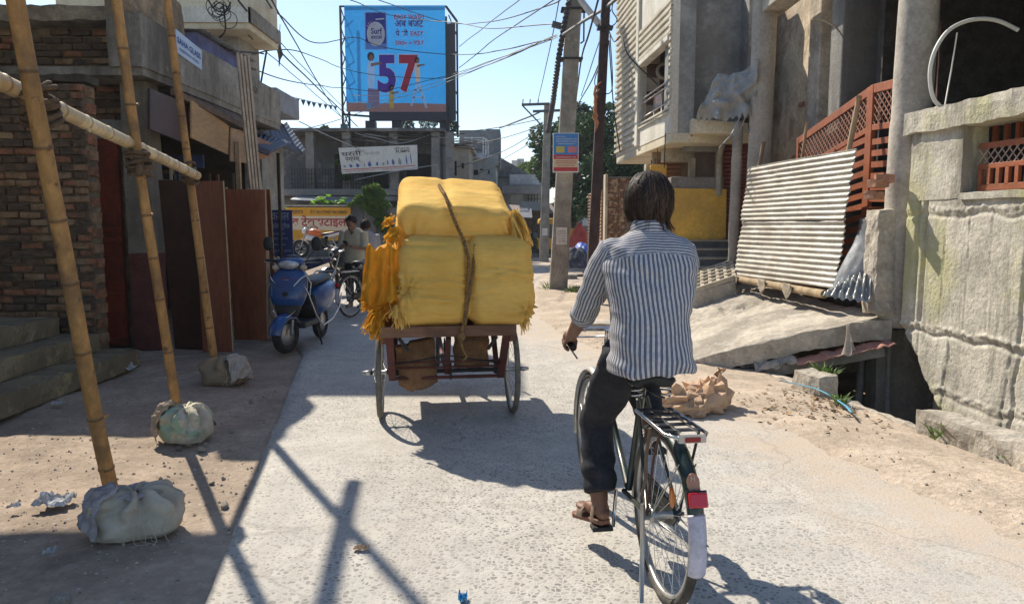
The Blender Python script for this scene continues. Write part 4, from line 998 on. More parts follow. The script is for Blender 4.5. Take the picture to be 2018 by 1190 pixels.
# shop awning and shutter below
MB().prism([at(572, 393, BY - 1), at(735, 401, BY - 1), at(700, 385, BY + .4), at(590, 382, BY + .4)], (0, 0, -.03)).build('tin_awning', pm('blue_grey_tin', (.27, .30, .33), rough=.5, metal=.3, bump=.2), cb)
p, q = at(655, 355, BY + .6), at(800, 372, BY + .6)
for k in range(8): MB().b2((at(610, 370, BY + .6).x, BY + .55, 1.2 + k * .14), (at(725, 370, BY + .6).x, BY + .62, 1.325 + k * .14)).build('shutter_slat', gr_pl, cb)
for k in range(8): MB().b2((at(735, 370, BY + .6).x, BY + .55, 1.2 + k * .14), (at(850, 370, BY + .6).x, BY + .62, 1.325 + k * .14)).build('shutter_slat', dk_pl, cb)
# low green shrubs on the roof
for i, (u, v, Y, s, lm, lab) in enumerate(((640, 256, 33, .35, mid_leaf, 'small bush on the roof edge left of the billboard'), (800, 246, 33.5, .6, dg_leaf, 'dark plants under the left half of the billboard'), (845, 240, 33.5, .7, dg_leaf, 'dark plants under the middle of the billboard'), (890, 250, 33, .5, dg_leaf, 'dark bush under the right end of the billboard'), (668, 320, 28.8, .22, lg_leaf, 'bright leafy sprig beside the pump signboard'), (680, 345, 28.8, .35, dg_leaf, 'dark creeper below the pump signboard'))):
    p = at(u, v, Y); t = T('rooftop_bush', lab, 'plant', p - V((0, 0, s)))
    leaf_cloud([(p + V((s * .7 * nz(k, i), 0, s * .6 * nz(i, k))), s * .6) for k in range(5)], 900, .05, i).build('foliage', lm, t); MB().tube([p - V((0, 0, s)), p], .03, 5).build('stem', bark, t)
# pumps signboard
s0, s1, s2, s3 = at(674, 343, 28.4), at(823, 334, 28.4), at(822, 286, 28.4), at(667, 292, 28.4)
ps = T('pump_signboard', 'white pump shop signboard hung across the dark upper floor', 'signboard', lerp(s0, s1, .5))
X_ = (s1 - s0).normalized(); Y_ = (s3 - s0).normalized(); Wd, Ht = (s1 - s0).length, (s3 - s0).length
MB().prism([s0, s1, s2, s3], (0, .05, 0)).build('board', pm('sign_white', (.60, .59, .56), var=.08, rough=.7, bump=.1), ps)
def sp(fx, fy): return s0 + (s1 - s0) * fx + (s3 - s0) * fy + V((0, -.004, 0))
blu, blk, redp = flat('sign_blue', (.035, .09, .30)), flat('sign_black', (.05, .05, .055)), flat('sign_red', (.46, .075, .065))
text('lettering', 'धरती', blk, ps, sp(.03, .66), X_, Y_, Ht * .22, Wd * .26, .012); text('lettering', 'पम्पस्', blk, ps, sp(.07, .42), X_, Y_, Ht * .2, Wd * .2, .012)
text('lettering', 'dharti', blk, ps, sp(.73, .80), X_, Y_, Ht * .10, Wd * .2); text('lettering', 'PUMPS', blk, ps, sp(.745, .67), X_, Y_, Ht * .11, Wd * .18, .02)
MB().prism([sp(.02, .135), sp(.98, .135), sp(.98, .165), sp(.02, .165)], (0, .003, 0)).build('print_stripe', redp, ps)
text('lettering', 'कोर्ट रोड बजट सरकार', redp, ps, sp(.04, .03), X_, Y_, Ht * .09, Wd * .40); text('lettering', 'मार्केट मेन रोड पटना', redp, ps, sp(.53, .03), X_, Y_, Ht * .09, Wd * .30)
for i, fx in enumerate((.05, .13, .22, .31, .38, .48, .56, .62, .69, .78, .87, .93)):
    w = (.035, .035, .04, .015, .04, .025, .03, .015, .03, .04, .015, .012)[i]; h = (.12, .13, .14, .16, .18, .16, .14, .2, .22, .24, .34, .42)[i]
    cc = sp(fx, .22 + h / 2); ring = [cc + X_ * (cos(a) * w * Wd * .55 * (1 + .25 * sin(3 * a + i))) + Y_ * (sin(a) * h * Ht * .5 * (1 + .2 * cos(2 * a + i))) for a in [2 * pi * k / 12 for k in range(12)]]
    MB().prism(ring, (0, .003, 0)).build('pump_picture', blu if i % 3 else flat('sign_grey', (.25, .27, .30)), ps)
for i in range(3):
    cc = sp(.36 + .07 * i, .72); MB().prism([cc + X_ * (cos(a) * .10) + Y_ * (sin(a) * .06) for a in [2 * pi * k / 12 for k in range(12)]], (0, .003, 0)).build('round_mark', flat('sign_pale', (.42, .42, .41)), ps)
# ------------------------------------------------------------------ billboard
B0, B1 = at(683, 221, 31), at(879, 221, 31.0); zt = at(780, 12, 31).z
bb = T('billboard', 'big square blue detergent billboard on a dark steel frame', 'billboard', (lerp(B0.x, B1.x, .5), 31, 5.1))
x0, x1, z0, z1 = B0.x, B1.x, B0.z, zt; W, H = x1 - x0, z1 - z0; yb = 31.0
sky_b = pm('billboard_blue', (.022, .25, .62), var=.06, scale=.6, rough=.55, bump=0, trans=.42, grain=.05, stain=(.04, .31, .68), samt=.5, sscale=.35, world=True)
MB().add([(x0, yb, z0), (x1, yb, z0), (x1, yb, z1), (x0, yb, z1)], [(0, 1, 2, 3)]).build('vinyl_face', sky_b, bb)
def bp_(fx, fy, d=0.): return V((x0 + W * fx, yb - .004 - d, z0 + H * fy))
def bpoly(pts, mat, name, d=0.): return MB().add([bp_(fx, fy, d) for fx, fy in pts], [list(range(len(pts)))]).build(name, mat, bb)
def bell(cx, cy, rx, ry, mat, name, d=0., n=22): return bpoly([(cx + rx * cos(2 * pi * k / n), cy + ry * sin(2 * pi * k / n)) for k in range(n)], mat, name, d)
def btext(body, fx, fy, fh, fw, mat, bold=.02, d=.004): return text('lettering', body, mat, bb, bp_(fx, fy, d), (1, 0, 0), (0, 0, 1), H * fh, W * fw, bold)
bpoly([(0, 0), (1, 0), (1, .075), (.6, .085), (.3, .08), (0, .09)], flat('print_soil', (.33, .17, .16)), 'printed_ground')
def vflat(n_, c): return pm(n_, c, var=.03, rough=.6, bump=0, trans=.5, grain=.02)
mag, nav, wht, prp, lbl = vflat('print_magenta', (.55, .055, .17)), vflat('print_navy', (.02, .035, .30)), vflat('print_white', (.66, .72, .80)), vflat('print_purple', (.11, .04, .38)), vflat('print_paleblue', (.25, .50, .78))
for body, fx, fy, fh, fw, mt in (('EASY WASH', .495, .872, .045, .295, mag), ('अब बजट', .50, .80, .062, .285, nav), ('पे भी', .505, .715, .066, .125, nav), ('EASY', .655, .718, .045, .13, mag), ('500g = ₹57', .50, .62, .055, .285, mag)):
    for k in range(8):
        a_ = 2 * pi * k / 8
    btext(body, fx - .004, fy - .004, fh + .008, fw + .008, wht, .035, .002); btext(body, fx, fy, fh, fw, mt, .02, .005)
bpoly([(.50, .695), (.79, .695), (.79, .697), (.50, .697)], wht, 'printed_line')
# detergent pack
bpoly([(.195, .585), (.425, .585), (.42, .945), (.20, .945)], lbl, 'pack_glow', .001); bpoly([(.205, .595), (.415, .595), (.41, .935), (.21, .935)], nav, 'pack_body', .003)
bell(.31, .735, .09, .115, wht, 'pack_splash', .005); bpoly([(.206, .596), (.414, .596), (.414, .65), (.34, .635), (.26, .64), (.206, .66)], flat('print_midblue', (.05, .16, .5)), 'pack_foot', .0045)
btext('Surf', .262, .735, .058, .11, nav, .02, .009); btext('excel', .262, .690, .042, .105, nav, .02, .009)
for k in range(5):
    a_ = .6 + k * .55; bpoly([(.27, .80), (.27 + .055 * cos(a_), .80 + .055 * sin(a_)), (.274 + .05 * cos(a_ + .2), .80 + .05 * sin(a_ + .2))], flat('print_rose', (.42, .30, .45)), 'pack_burst', .006)
bpoly([(.31, .866), (.395, .872), (.395, .884), (.31, .878)], wht, 'pack_mark', .006)
# the number
for ch, fx, mt, fw in (('5', .318, prp, .185), ('7', .535, vflat('print_red', (.55, .025, .075)), .19)):
    btext(ch, fx - .008, .175, .375, fw + .016, wht, .06, .003); btext(ch, fx, .183, .358, fw, mt, .045, .007)
# printed figures: three small people in pale clothes, boxes, ladder
skin_p, hair_p = vflat('print_skin', (.36, .17, .12)), vflat('print_hair', (.06, .03, .05))
def pfig(cx, fy, s, cloth, lean=0.):
    bpoly([(cx - .022 * s, fy), (cx + .022 * s, fy), (cx + .030 * s + lean, fy + .13 * s), (cx + .022 * s + lean, fy + .19 * s), (cx - .022 * s + lean, fy + .19 * s), (cx - .030 * s + lean, fy + .13 * s)], cloth, 'printed_figure', .009)
    bell(cx + lean, fy + .222 * s, .026 * s, .032 * s, hair_p, 'printed_hair', .009); bell(cx + lean + .006, fy + .212 * s, .017 * s, .022 * s, skin_p, 'printed_face', .011)
    bpoly([(cx + lean, fy + .15 * s), (cx + lean + .08 * s, fy + .17 * s), (cx + lean + .08 * s, fy + .185 * s), (cx + lean, fy + .175 * s)], skin_p, 'printed_arm', .011)
pfig(.255, .225, 1.35, wht); pfig(.725, .28, .95, flat('print_cream', (.62, .50, .46)), -.01); pfig(.455, .03, .9, flat('print_gold', (.50, .34, .06)))
bpoly([(.215, .03), (.33, .045), (.335, .215), (.22, .225)], flat('print_box', (.20, .15, .28)), 'printed_box', .006); bpoly([(.205, .03), (.25, .03), (.255, .085), (.20, .085)], lbl, 'printed_bucket', .008)
for pts in ([(.64, .055), (.665, .055), (.725, .27), (.705, .27)], [(.79, .035), (.82, .035), (.745, .27), (.72, .27)], [(.67, .13), (.775, .13), (.775, .145), (.67, .145)], [(.69, .2), (.755, .2), (.755, .213), (.69, .213)]): bpoly(pts, wht, 'printed_ladder', .007)
# steel frame
def fbar(p, q, w=.08, n='frame_bar'): return MB().bar(p, q, w, w).build(n, black_i, bb)
xl_, xr_ = x0 - .18, x1 + .42
for x, yy in ((xl_, yb + .1), (xl_ + .1, yb + .9), (xr_, yb + .8), (x1 + .03, yb + .1)): fbar((x, yy, 5.1), (x, yy, z1 + (.02 if x < x1 else -.4)))
fbar((xl_, yb + .1, z1), (x1 + .03, yb + .1, z1), .06); fbar((x1 + .03, yb + .1, z1), (xr_, yb + .8, z1 - .4), .07); fbar((xl_, yb + .1, 5.95), (xr_, yb + .8, 5.7)); fbar((xl_, yb + .8, 5.35), (xr_, yb + .8, 5.35), .06)
for k in range(6):
    za, zb = lerp(5.4, z1, k / 6), lerp(5.4, z1, (k + 1) / 6)
    fbar((xl_, yb + .1, za), (xl_ + .2, yb + .5, zb), .035, 'frame_brace'); fbar((xl_ + .2, yb + .5, za), (xl_, yb + .1, zb), .03, 'frame_brace'); fbar((xr_, yb + .8, za - .2), (xr_ - .3, yb + .2, zb - .3), .035, 'frame_brace')
MB().b2((x1 + .01, yb + .14, z0 - .3), (xr_ - .03, yb + .3, z1 - .65)).build('side_panel', flat('panel_black', (.03, .035, .05)), bb)
MB().b2((x0 + .9, yb + .12, z0 - .32), (xr_ - .05, yb + .4, z0 + .02)).build('lower_panel', flat('panel_black', (.03, .035, .05)), bb)
for x in (x0 + .9, x0 + 2.0, x1 - .1): MB().b2((x - .2, yb + .3, 5.1), (x + .2, yb + .75, z0 - .31)).build('frame_pier', flat('panel_black', (.03, .035, .05)), bb)
MB().b2((xl_ - .08, yb - .02, 5.1), (xl_ + .18, yb + .25, 5.55)).build('frame_pier', flat('pier_green', (.05, .11, .12)), bb)
# ================================================================== compound wall with the ochre painted sign
YW = 26.0
w0, w1 = at(525, 407, YW), at(697, 412, YW); wz = w0.z
cw = T('compound_wall', 'low dark compound wall behind the parked motorcycles', 'wall', (-6, YW, .3))
MB().b2((-9.5, YW, .2), (w1.x, YW + .2, wz)).build('wall_body', dk_pl, cw); MB().b2((w1.x, YW - .05, .2), (w1.x + .35, YW + .25, wz + .15)).build('gate_pier', dk_pl, cw)
MB().b2((w1.x + .36, YW - .02, .2), (-2.9, YW + .2, wz - .05)).build('wall_body', gr_pl, cw)
MB().b2((-9.5, YW - .05, wz), (w1.x, YW + .25, wz + .05)).build('wall_coping', pm('pale_coping', (.46, .42, .34), rough=.9, bump=.3), cw)
sg = T('textile_sign', 'ochre signboard with big red lettering on the compound wall', 'signboard', (-7, YW - .05, .9))
a, b_ = at(530, 409, YW - .08), at(692, 474, YW - .08); Wt, Ht = b_.x - a.x, a.z - b_.z
MB().b2((a.x, YW - .08, b_.z), (b_.x, YW - .03, a.z)).build('board', pm('sign_ochre', (.76, .36, .025), var=.06, rough=.7, bump=.05), sg)
def gp_(fx, fy): return V((a.x + Wt * fx, YW - .085, b_.z + Ht * fy))
MB().prism([gp_(.19, .33), gp_(.965, .30), gp_(.965, .74), gp_(.19, .74)], (0, .004, 0)).build('print_band', flat('sign_peach', (.76, .60, .42)), sg)
text('lettering', 'देव टेक्सटाईल', flat('sign_red', (.46, .075, .065)), sg, gp_(.20, .34), (1, 0, 0), (0, 0, 1), Ht * .42, Wt * .75, .03)
text('lettering', 'देव पादा', flat('sign_brown', (.12, .06, .03)), sg, gp_(.17, .80), (1, 0, 0), (0, 0, 1), Ht * .16, Wt * .25, .02); text('lettering', 'मो.नं. 9631709487 9661588606', flat('sign_brown', (.12, .06, .03)), sg, gp_(.50, .81), (1, 0, 0), (0, 0, 1), Ht * .13, Wt * .46, .012)
text('lettering', 'कपड़ा', flat('sign_brown', (.12, .06, .03)), sg, gp_(.80, .08), (1, 0, 0), (0, 0, 1), Ht * .2, Wt * .12, .02)
# plants above the wall
def bigleaf(t, p, d, L_, w, mat):
    d = V(d).normalized(); s = d.cross(V((0, 0, 1)));  s = s.normalized() if s.length > .01 else V((1, 0, 0))
    MB().add([p, p + d * L_ * .35 + s * w, p + d * L_ * .8 + s * w * .5 - V((0, 0, L_ * .1)), p + d * L_ - V((0, 0, L_ * .25)), p + d * L_ * .8 - s * w * .5 - V((0, 0, L_ * .1)), p + d * L_ * .35 - s * w, p + d * L_ * .5 + V((0, 0, .01))],
             [(0, 1, 6), (1, 2, 6), (2, 3, 6), (3, 4, 6), (4, 5, 6), (5, 0, 6)]).build('leaf', mat, t)
t = T('broadleaf_plant', 'bright green broad leaved plant rising over the ochre signboard', 'plant', at(648, 404, YW + .4))
for k in range(46):
    p = at(616 + 62 * random.random(), 388 + 16 * random.random(), YW + .5 * random.random()); bigleaf(t, p, (random.gauss(0, 1), -.6, .5 * random.random()), .26, .11, leafmat('bright_leaf', (.20, .42, .04), .5))
t = T('banana_leaf', 'single pale green leaf behind the blue board', 'plant', at(535, 408, 17)); bigleaf(t, at(524, 406, 17), (1, -.1, .1), .55, .09, leafmat('bright_leaf', (.20, .42, .04), .5))
vb = []
for u, v, rr in ((722, 374, .17), (738, 371, .2), (748, 382, .22), (710, 392, .2), (728, 388, .26), (742, 398, .3), (757, 404, .22), (720, 405, .2), (735, 415, .22), (748, 424, .2), (760, 430, .2), (766, 444, .15), (757, 452, .15), (700, 400, .12), (690, 404, .1), (768, 458, .1), (745, 440, .14)): vb.append((at(u, v, YW - .25), rr))
t = T('wall_creeper', 'thick green creeper spilling over the compound wall beside the bales', 'plant', at(740, 500, YW))
leaf_cloud(vb, 7000, .05, 5).build('foliage', leafmat('creeper_leaf', (.115, .20, .035), .4), t); MB().tube([at(748, 500, YW + .05), at(742, 440, YW - .05), at(738, 400, YW - .1)], .05, 6).build('stem', bark, t)
# ================================================================== far buildings right of the bales
pale = pm('far_plaster', (.43, .43, .42), var=.15, scale=.6, rough=.9, bump=.2, bscale=4, stain=(.24, .24, .24), samt=.7, sscale=.5, streak=True, world=True)
cream_f = pm('far_cream', (.52, .46, .37), var=.12, scale=.6, rough=.9, bump=.2, stain=(.33, .29, .24), sscale=.6, streak=True, world=True)
wht_f = pm('far_white', (.60, .61, .62), var=.1, scale=.6, rough=.9, bump=.1, stain=(.40, .41, .42), sscale=.5, world=True)
def fbx(name, u0, v0, u1, v1, Y, dep, mat, par):
    a, b_ = at(u0, v0, Y), at(u1, v1, Y); return MB().b2((a.x, Y, b_.z), (b_.x, Y + dep, a.z)).build(name, mat, par)
t = T('cream_house', 'narrow cream house with tall dark window beside the corner building', 'house', V((at(905, 300, 34).x, 34, 0)))
fbx('wall', 888, 290, 926, 560, 34, 4, cream_f, t); fbx('ledge', 886, 282, 930, 291, 33.7, 4.3, cream_f, t)
fbx('window', 893, 318, 900, 346, 33.95, .1, dark, t); fbx('window', 910, 322, 914, 332, 33.95, .1, dark, t)
t = T('terrace_house', 'grey weathered house with white terrace railing and stair tower', 'house', V((at(960, 300, 38).x, 38, 0)))
fbx('wall', 925, 312, 978, 560, 38, 6, pale, t); fbx('parapet', 918, 302, 957, 313, 37.8, 6.2, wht_f, t); fbx('parapet', 957, 306, 982, 325, 38.4, 5, pale, t)
fbx('stair_tower', 957, 255, 986, 330, 39, 3, pm('tower_grey', (.22, .225, .23), rough=.9, bump=.1), t); fbx('rear_block', 905, 257, 958, 310, 40.5, 3, pm('tower_grey', (.22, .225, .23)), t)
for u, v0 in ((929, 270), (951, 270)): fbx('railing_post', u, v0, u + 2, 303, 37.85, .06, wht_f, t)
for v in (271, 276): fbx('railing_bar', 915, v, 952, v + 1.5, 37.83, .04, wht_f, t)
for k in range(7): fbx('railing_post', 952 + 4.6 * k, 272 + 3.3 * k, 953.5 + 4.6 * k, 306 + k * 1.5, 38.2 + .3 * k, .05, wht_f, t)
MB().bar(at(952, 271, 38.1), at(982, 291, 40), .05, .05).build('railing_bar', wht_f, t)
for u, v, w, h in ((930, 335, 12, 10), (946, 333, 6, 3), (962, 335, 3, 8), (931, 380, 10, 14), (955, 378, 8, 14)): fbx('window', u, v, u + w, v + h, 37.96, .1, dark, t)
t = T('gabled_house', 'house with dark sloping tiled roof behind the terrace house', 'house', V((at(1010, 320, 44).x, 44, 0)))
MB().prism([at(980, 307, 44), at(1052, 348, 44), at(960, 350, 44)], (0, 6, 0)).build('gable_roof', pm('dark_roof_tiles', (.14, .14, .15), var=.35, scale=3, rough=.9, bump=.5, bscale=9, world=True), t); fbx('wall', 960, 351, 1052, 560, 44.3, 5, pale, t)
t = T('white_wall_house', 'low house with long plain white upper wall behind the poles', 'house', V((at(1030, 350, 42).x, 42, 0)))
fbx('upper_wall', 1004, 344, 1066, 365, 42, 3, wht_f, t); fbx('lower_wall', 975, 366, 1066, 560, 42.2, 3, pale, t); fbx('balcony', 990, 366, 1068, 382, 41.2, .9, pale, t); fbx('bright_panel', 1042, 384, 1064, 404, 42.1, .05, wht_f, t)
for k in range(4): fbx('window_bar', 1041 + 6 * k, 384, 1042 + 6 * k, 420, 42.0, .05, black_i, t)
for v in (392, 404, 416): fbx('window_bar', 1040, v, 1066, v + 1, 41.95, .04, black_i, t)
fbx('bright_panel', 1036, 405, 1066, 422, 42.1, .05, wht_f, t); fbx('sign_panel', 1006, 384, 1030, 402, 41.0, .1, cream_f, t)
t = T('far_house', 'pale distant house right of the far pole under the trees', 'house', V((at(1190, 400, 46).x, 46, 0)))
fbx('wall', 1085, 400, 1260, 500, 46, 4, pm('tower_grey', (.22, .225, .23)), t); fbx('sign_panel', 1130, 419, 1160, 437, 45.8, .1, wht_f, t); fbx('sign_panel', 1148, 433, 1160, 445, 45.6, .1, wht_f, t)
t = T('far_flats', 'grey blocks of flats on the skyline beyond the green tree', 'building', V((at(1030, 330, 110).x, 110, 0)))
fbx('block', 1008, 316, 1020, 420, 110, 8, pale, t); fbx('block', 1019, 313, 1033, 420, 112, 8, pale, t); fbx('block', 900, 330, 1012, 440, 115, 8, pale, t)
# market stalls down the street
stall_pole = pm('stall_wood', (.14, .11, .085), rough=.9, bump=.3)
cols = [(.16, .12, .10), (.10, .10, .115), (.22, .17, .12), (.13, .10, .10), (.20, .20, .21), (.09, .085, .09)]
for i, (u0, u1, vt, vb_, Y, lab) in enumerate(((985, 1015, 412, 492, 31, 'dark roadside stall with sloping tin roof beside the bales'), (1008, 1040, 418, 488, 34, 'brown roadside stall with plank front further down the street'), (1034, 1066, 405, 482, 37, 'stall with pale awning just left of the far pole'), (1080, 1100, 410, 485, 36, 'narrow stall behind the thick concrete pole'))):
    p, q = at(u0, vt, Y), at(u1, vt, Y); t = T('market_stall', lab, 'stall', (lerp(p.x, q.x, .5), Y, 0), group='market stalls')
    MB().prism([(p.x - .2, Y - .5, p.z - .25), (q.x + .2, Y - .5, p.z - .3), (q.x + .2, Y + 1.4, p.z + .15), (p.x - .2, Y + 1.4, p.z + .2)], (0, 0, .04)).build('tin_roof', pm('stall_tin' + str(i), (cols[i][0] * 1.6, cols[i][1] * 1.7, cols[i][2] * 1.8), rough=.7, bump=.2), t)
    for x in (p.x, q.x): MB().b2((x - .04, Y - .3, 0), (x + .04, Y - .22, p.z - .2)).build('post', stall_pole, t)
    MB().b2((p.x, Y + 1.0, 0), (q.x, Y + 1.1, p.z - .1)).build('back_panel', pm('stall_back' + str(i), cols[i], var=.4, scale=4, rough=.9, bump=.3), t)
    MB().b2((p.x + .05, Y - .1, 0), (q.x - .05, Y + .6, .75)).build('counter', pm('stall_counter' + str(i), cols[(i + 2) % 6], var=.4, scale=5, rough=.9, bump=.3), t, bev=.02)
    for k in range(7):
        x = lerp(p.x + .1, q.x - .1, random.random()); MB().rbox((x, Y + .1 + .4 * random.random(), .75 + .14), (.2, .2, .26), None, .1, .02, 5, k).build('stacked_goods', pm('goods%d' % (k % 5), [(.30, .10, .07), (.30, .27, .20), (.10, .13, .22), (.34, .28, .10), (.42, .42, .42)][k % 5], rough=.8, bump=.2), t)
# auto rickshaw seen between the poles (yellow and black)
p = at(1086, 478, 33); t = T('auto_rickshaw', 'yellow and black auto rickshaw half hidden between the poles', 'auto rickshaw', (p.x, 33, 0))
yel = flat('taxi_yellow', (.62, .36, .05), .5); blk_p = flat('black_paint', (.03, .03, .035), .4)
X0 = p.x
MB().prism([(X0 - .62, 32.6, .35), (X0 + .62, 32.6, .35), (X0 + .62, 32.6, .85), (X0 - .62, 32.6, .85)], (0, 2.2, 0)).build('lower_body', yel, t, bev=.06)
MB().prism([(X0 - .60, 32.65, 1.45), (X0 + .60, 32.65, 1.45), (X0 + .52, 32.7, 1.72), (X0 - .52, 32.7, 1.72)], (0, 2.0, 0)).build('canopy', yel, t, bev=.08)
MB().b2((X0 - .55, 32.75, .85), (X0 + .55, 32.8, 1.45)).build('rear_screen', pm('auto_glass', (.10, .13, .17), rough=.2, bump=0), t)
for x in (-.6, .56): MB().b2((X0 + x, 32.65, .85), (X0 + x + .05, 32.75, 1.45)).build('pillar', blk_p, t)
for x in (-.5, .5): MB().lathe([(.05, -.06), (.22, -.06), (.24, 0), (.22, .06), (.05, .06)], (X0 + x, 32.95, .24), (1, 0, 0), 16).build('wheel', blk_p, t)
# red umbrella heap, blue tarp, dark heap
def heap(name, lab, cat, u, v, Y, w, h, mat, seed, sharp=1.0, dep=.6):
    p = at(u, v, Y)
    def f(a, b_):
        x = (a - .5) * 2; y = (b_ - .5) * 2; r_ = sqrt(x * x + y * y)
        z = h * max(0, 1 - r_ ** sharp) * (1 + .35 * fbm((x * 1.5 + seed, y * 1.5, 0), 1.5)) + .03
        return V((p.x + x * w / 2, Y + y * dep, p.z + (z if r_ < 1 else 0)))
    return tag(MB().grid(f, 26, 26, thick=.02, tdir=(0, 0, -1)).build(name, mat, loc=p), lab, cat)
heap('red_parasol', 'collapsed red market parasol lying behind the thick pole', 'parasol', 1142, 492, 24, .95, .95, pm('red_cloth', (.50, .075, .045), var=.2, scale=4, rough=.7, bump=.3, trans=.2), 3, 1.0)
heap('blue_tarpaulin', 'bright blue tarpaulin heap beside the iron pole', 'tarpaulin', 1146, 502, 22.5, .62, .34, pm('blue_tarp', (.07, .14, .50), var=.2, scale=4, rough=.5, bump=.3), 5, 2.0)
heap('scrap_heap', 'dark heap of scrap and sacking below the blue tarpaulin', 'heap', 1135, 525, 21, .95, .50, pm('dark_sacking', (.05, .055, .075), var=.6, scale=7, rough=.8, bump=.8, bscale=14, stain=(.30, .30, .30), samt=.6, sscale=6, slo=.6, shi=.64), 7, 2.6, .5)
t = T('orange_crate', 'orange plastic crate stack beside the red parasol', 'crate', at(1128, 474, 25))
p = at(1128, 474, 25)
for k in range(2):
    for x in (-.19, .19): MB().b2((p.x + x - .02, 25, p.z + k * .2), (p.x + x + .02, 25.3, p.z + k * .2 + .18)).build('crate_side', flat('crate_orange', (.62, .27, .03)), t)
    for z in (.0, .07, .14): MB().b2((p.x - .19, 24.99, p.z + k * .2 + z), (p.x + .19, 25.01, p.z + k * .2 + z + .05)).build('crate_slat', flat('crate_orange', (.62, .27, .03)), t)
# ================================================================== left side
brk = [pm('brick_red', (.27, .13, .078), var=.3, scale=9, rough=.95, bump=.6, bscale=30, stain=(.12, .075, .055), samt=.7, sscale=5, spec=.15),
       pm('brick_brown', (.235, .145, .085), var=.3, scale=9, rough=.95, bump=.6, bscale=30, stain=(.30, .23, .15), samt=.6, sscale=5, spec=.15),
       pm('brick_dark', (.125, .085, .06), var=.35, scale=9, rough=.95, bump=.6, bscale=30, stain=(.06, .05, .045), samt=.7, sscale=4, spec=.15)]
mortar = pm('mortar', (.205, .165, .115), var=.3, scale=6, rough=.97, bump=.8, bscale=25, stain=(.095, .08, .065), samt=.7, sscale=2, world=True, spec=.1)
bmesh_ = []
for k in range(6):
    m = MB().rbox((0, 0, 0), (.222, .07, .064), None, .04, .007, 11, k * 3.3, round_=.009).mesh('brick')
    m.materials.append(brk[k % 3]); bmesh_.append(m)
def bricks(parent, x0, x1, y, z0, z1, seed, skip=.0, jit=.009, darkfn=None):
    rnd = random.Random(seed); row = 0; z = z0
    while z < z1:
        x = x0 + (.0 if row % 2 else -.118)
        while x < x1:
            if rnd.random() >= skip:
                k = rnd.randrange(6)
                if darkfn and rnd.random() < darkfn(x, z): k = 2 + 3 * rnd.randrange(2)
                xx = x + .118; wcut = 1.0
                if xx - .11 < x0: xx = x0 + .06; wcut = .5
                if xx + .11 > x1: xx = x1 - .06; wcut = .5
                o = link_mesh('brick', bmesh_[k], brk[k % 3], parent, (xx + rnd.gauss(0, .004), y + rnd.gauss(0, jit), z + rnd.gauss(0, .002)), (rnd.gauss(0, .012), rnd.gauss(0, .014), rnd.gauss(0, .02)))
                o.scale = (wcut, 1, 1)
            x += .236
        z += .081; row += 1
# near brick wall
bwt = T('brick_wall', 'rough unplastered brick wall beside the red door', 'wall', (-5.3, 7.8, 0))
XE = at(186, 600, 7.8).x
MB().b2((-7.2, 7.83, -.1), (XE - .01, 8.05, 2.93)).build('wall_core', mortar, bwt)
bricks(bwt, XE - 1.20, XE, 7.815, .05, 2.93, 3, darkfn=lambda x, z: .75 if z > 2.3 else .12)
for k in range(18): MB().rbox((XE - .005, 7.94, .1 + k * .162), (.035, .17, .10), None, .05, .014, 9, k).build('brick', brk[k % 2], bwt)
MB().rbox((-5.6, 7.93, 2.985), (2.4, .26, .07), None, .08, .02, 6).build('wall_cap', pm('black_moss', (.07, .062, .05), var=.4, rough=.97, bump=.8, bscale=25), bwt)
# taller wall with door behind it
lb_ = T('glass_shop_building', 'old plastered brick shop building with grey parapet on the left', 'building', (-5, 10, 0))
YB = 8.95
MB().b2((-8, YB + .03, 0), (-4.40, YB + .25, 3.9)).build('front_wall', mortar, lb_)
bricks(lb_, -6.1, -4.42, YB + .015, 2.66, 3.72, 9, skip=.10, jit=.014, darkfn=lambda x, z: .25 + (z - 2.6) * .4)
MB().rbox((-6.0, YB - .06, 3.86), (3.2, .5, .16), None, .1, .03, 5).build('wall_top_ledge', pm('ledge_plaster', (.30, .26, .20), var=.3, rough=.95, bump=.8, world=True, stain=(.10, .085, .07), sscale=2), lb_)
MB().rbox((-4.85, YB - .03, 2.60), (.62, .06, .22), None, .06, .006, 5).build('door_lintel', plaster_g, lb_)
dx0, dx1 = at(180, 500, YB).x, at(248, 500, YB).x
dr = T('red_door', 'dark red panelled metal door with hoop ornament between brick walls', 'door', (lerp(dx0, dx1, .5), YB - .04, 0))
red_d = pm('dark_red_paint', (.25, .045, .022), var=.2, scale=4, rough=.5, bump=.1, stain=(.08, .03, .02), samt=.6, sscale=2.5)
MB().b2((dx0 - .2, YB - .05, .03), (dx1, YB - .01, 2.50)).build('door_leaf', red_d, dr)
for zz in (.06, .62, 1.28, 1.40, 2.42): MB().b2((dx0 - .2, YB - .075, zz), (dx1, YB - .051, zz + .05)).build('cross_rail', red_d, dr, bev=.005)
for xx in (dx0 - .2, dx1 - .05): MB().b2((xx, YB - .07, .03), (xx + .05, YB - .0525, 2.5)).build('stile', red_d, dr, bev=.005)
MB().torus((dx0 + .03, YB - .07, 1.98), (0, 1, 0), .13, .008, 26, 6).build('hoop_ornament', red_d, dr)
for zz in (.85, 1.1, 1.65): MB().tube([(dx0 + .02, YB - .06, zz), (dx0 + .12, YB - .07, zz + .06), (dx0 + .2, YB - .06, zz + .02), (dx0 + .1, YB - .06, zz - .03)], .007, 5).build('scroll_ornament', red_d, dr)
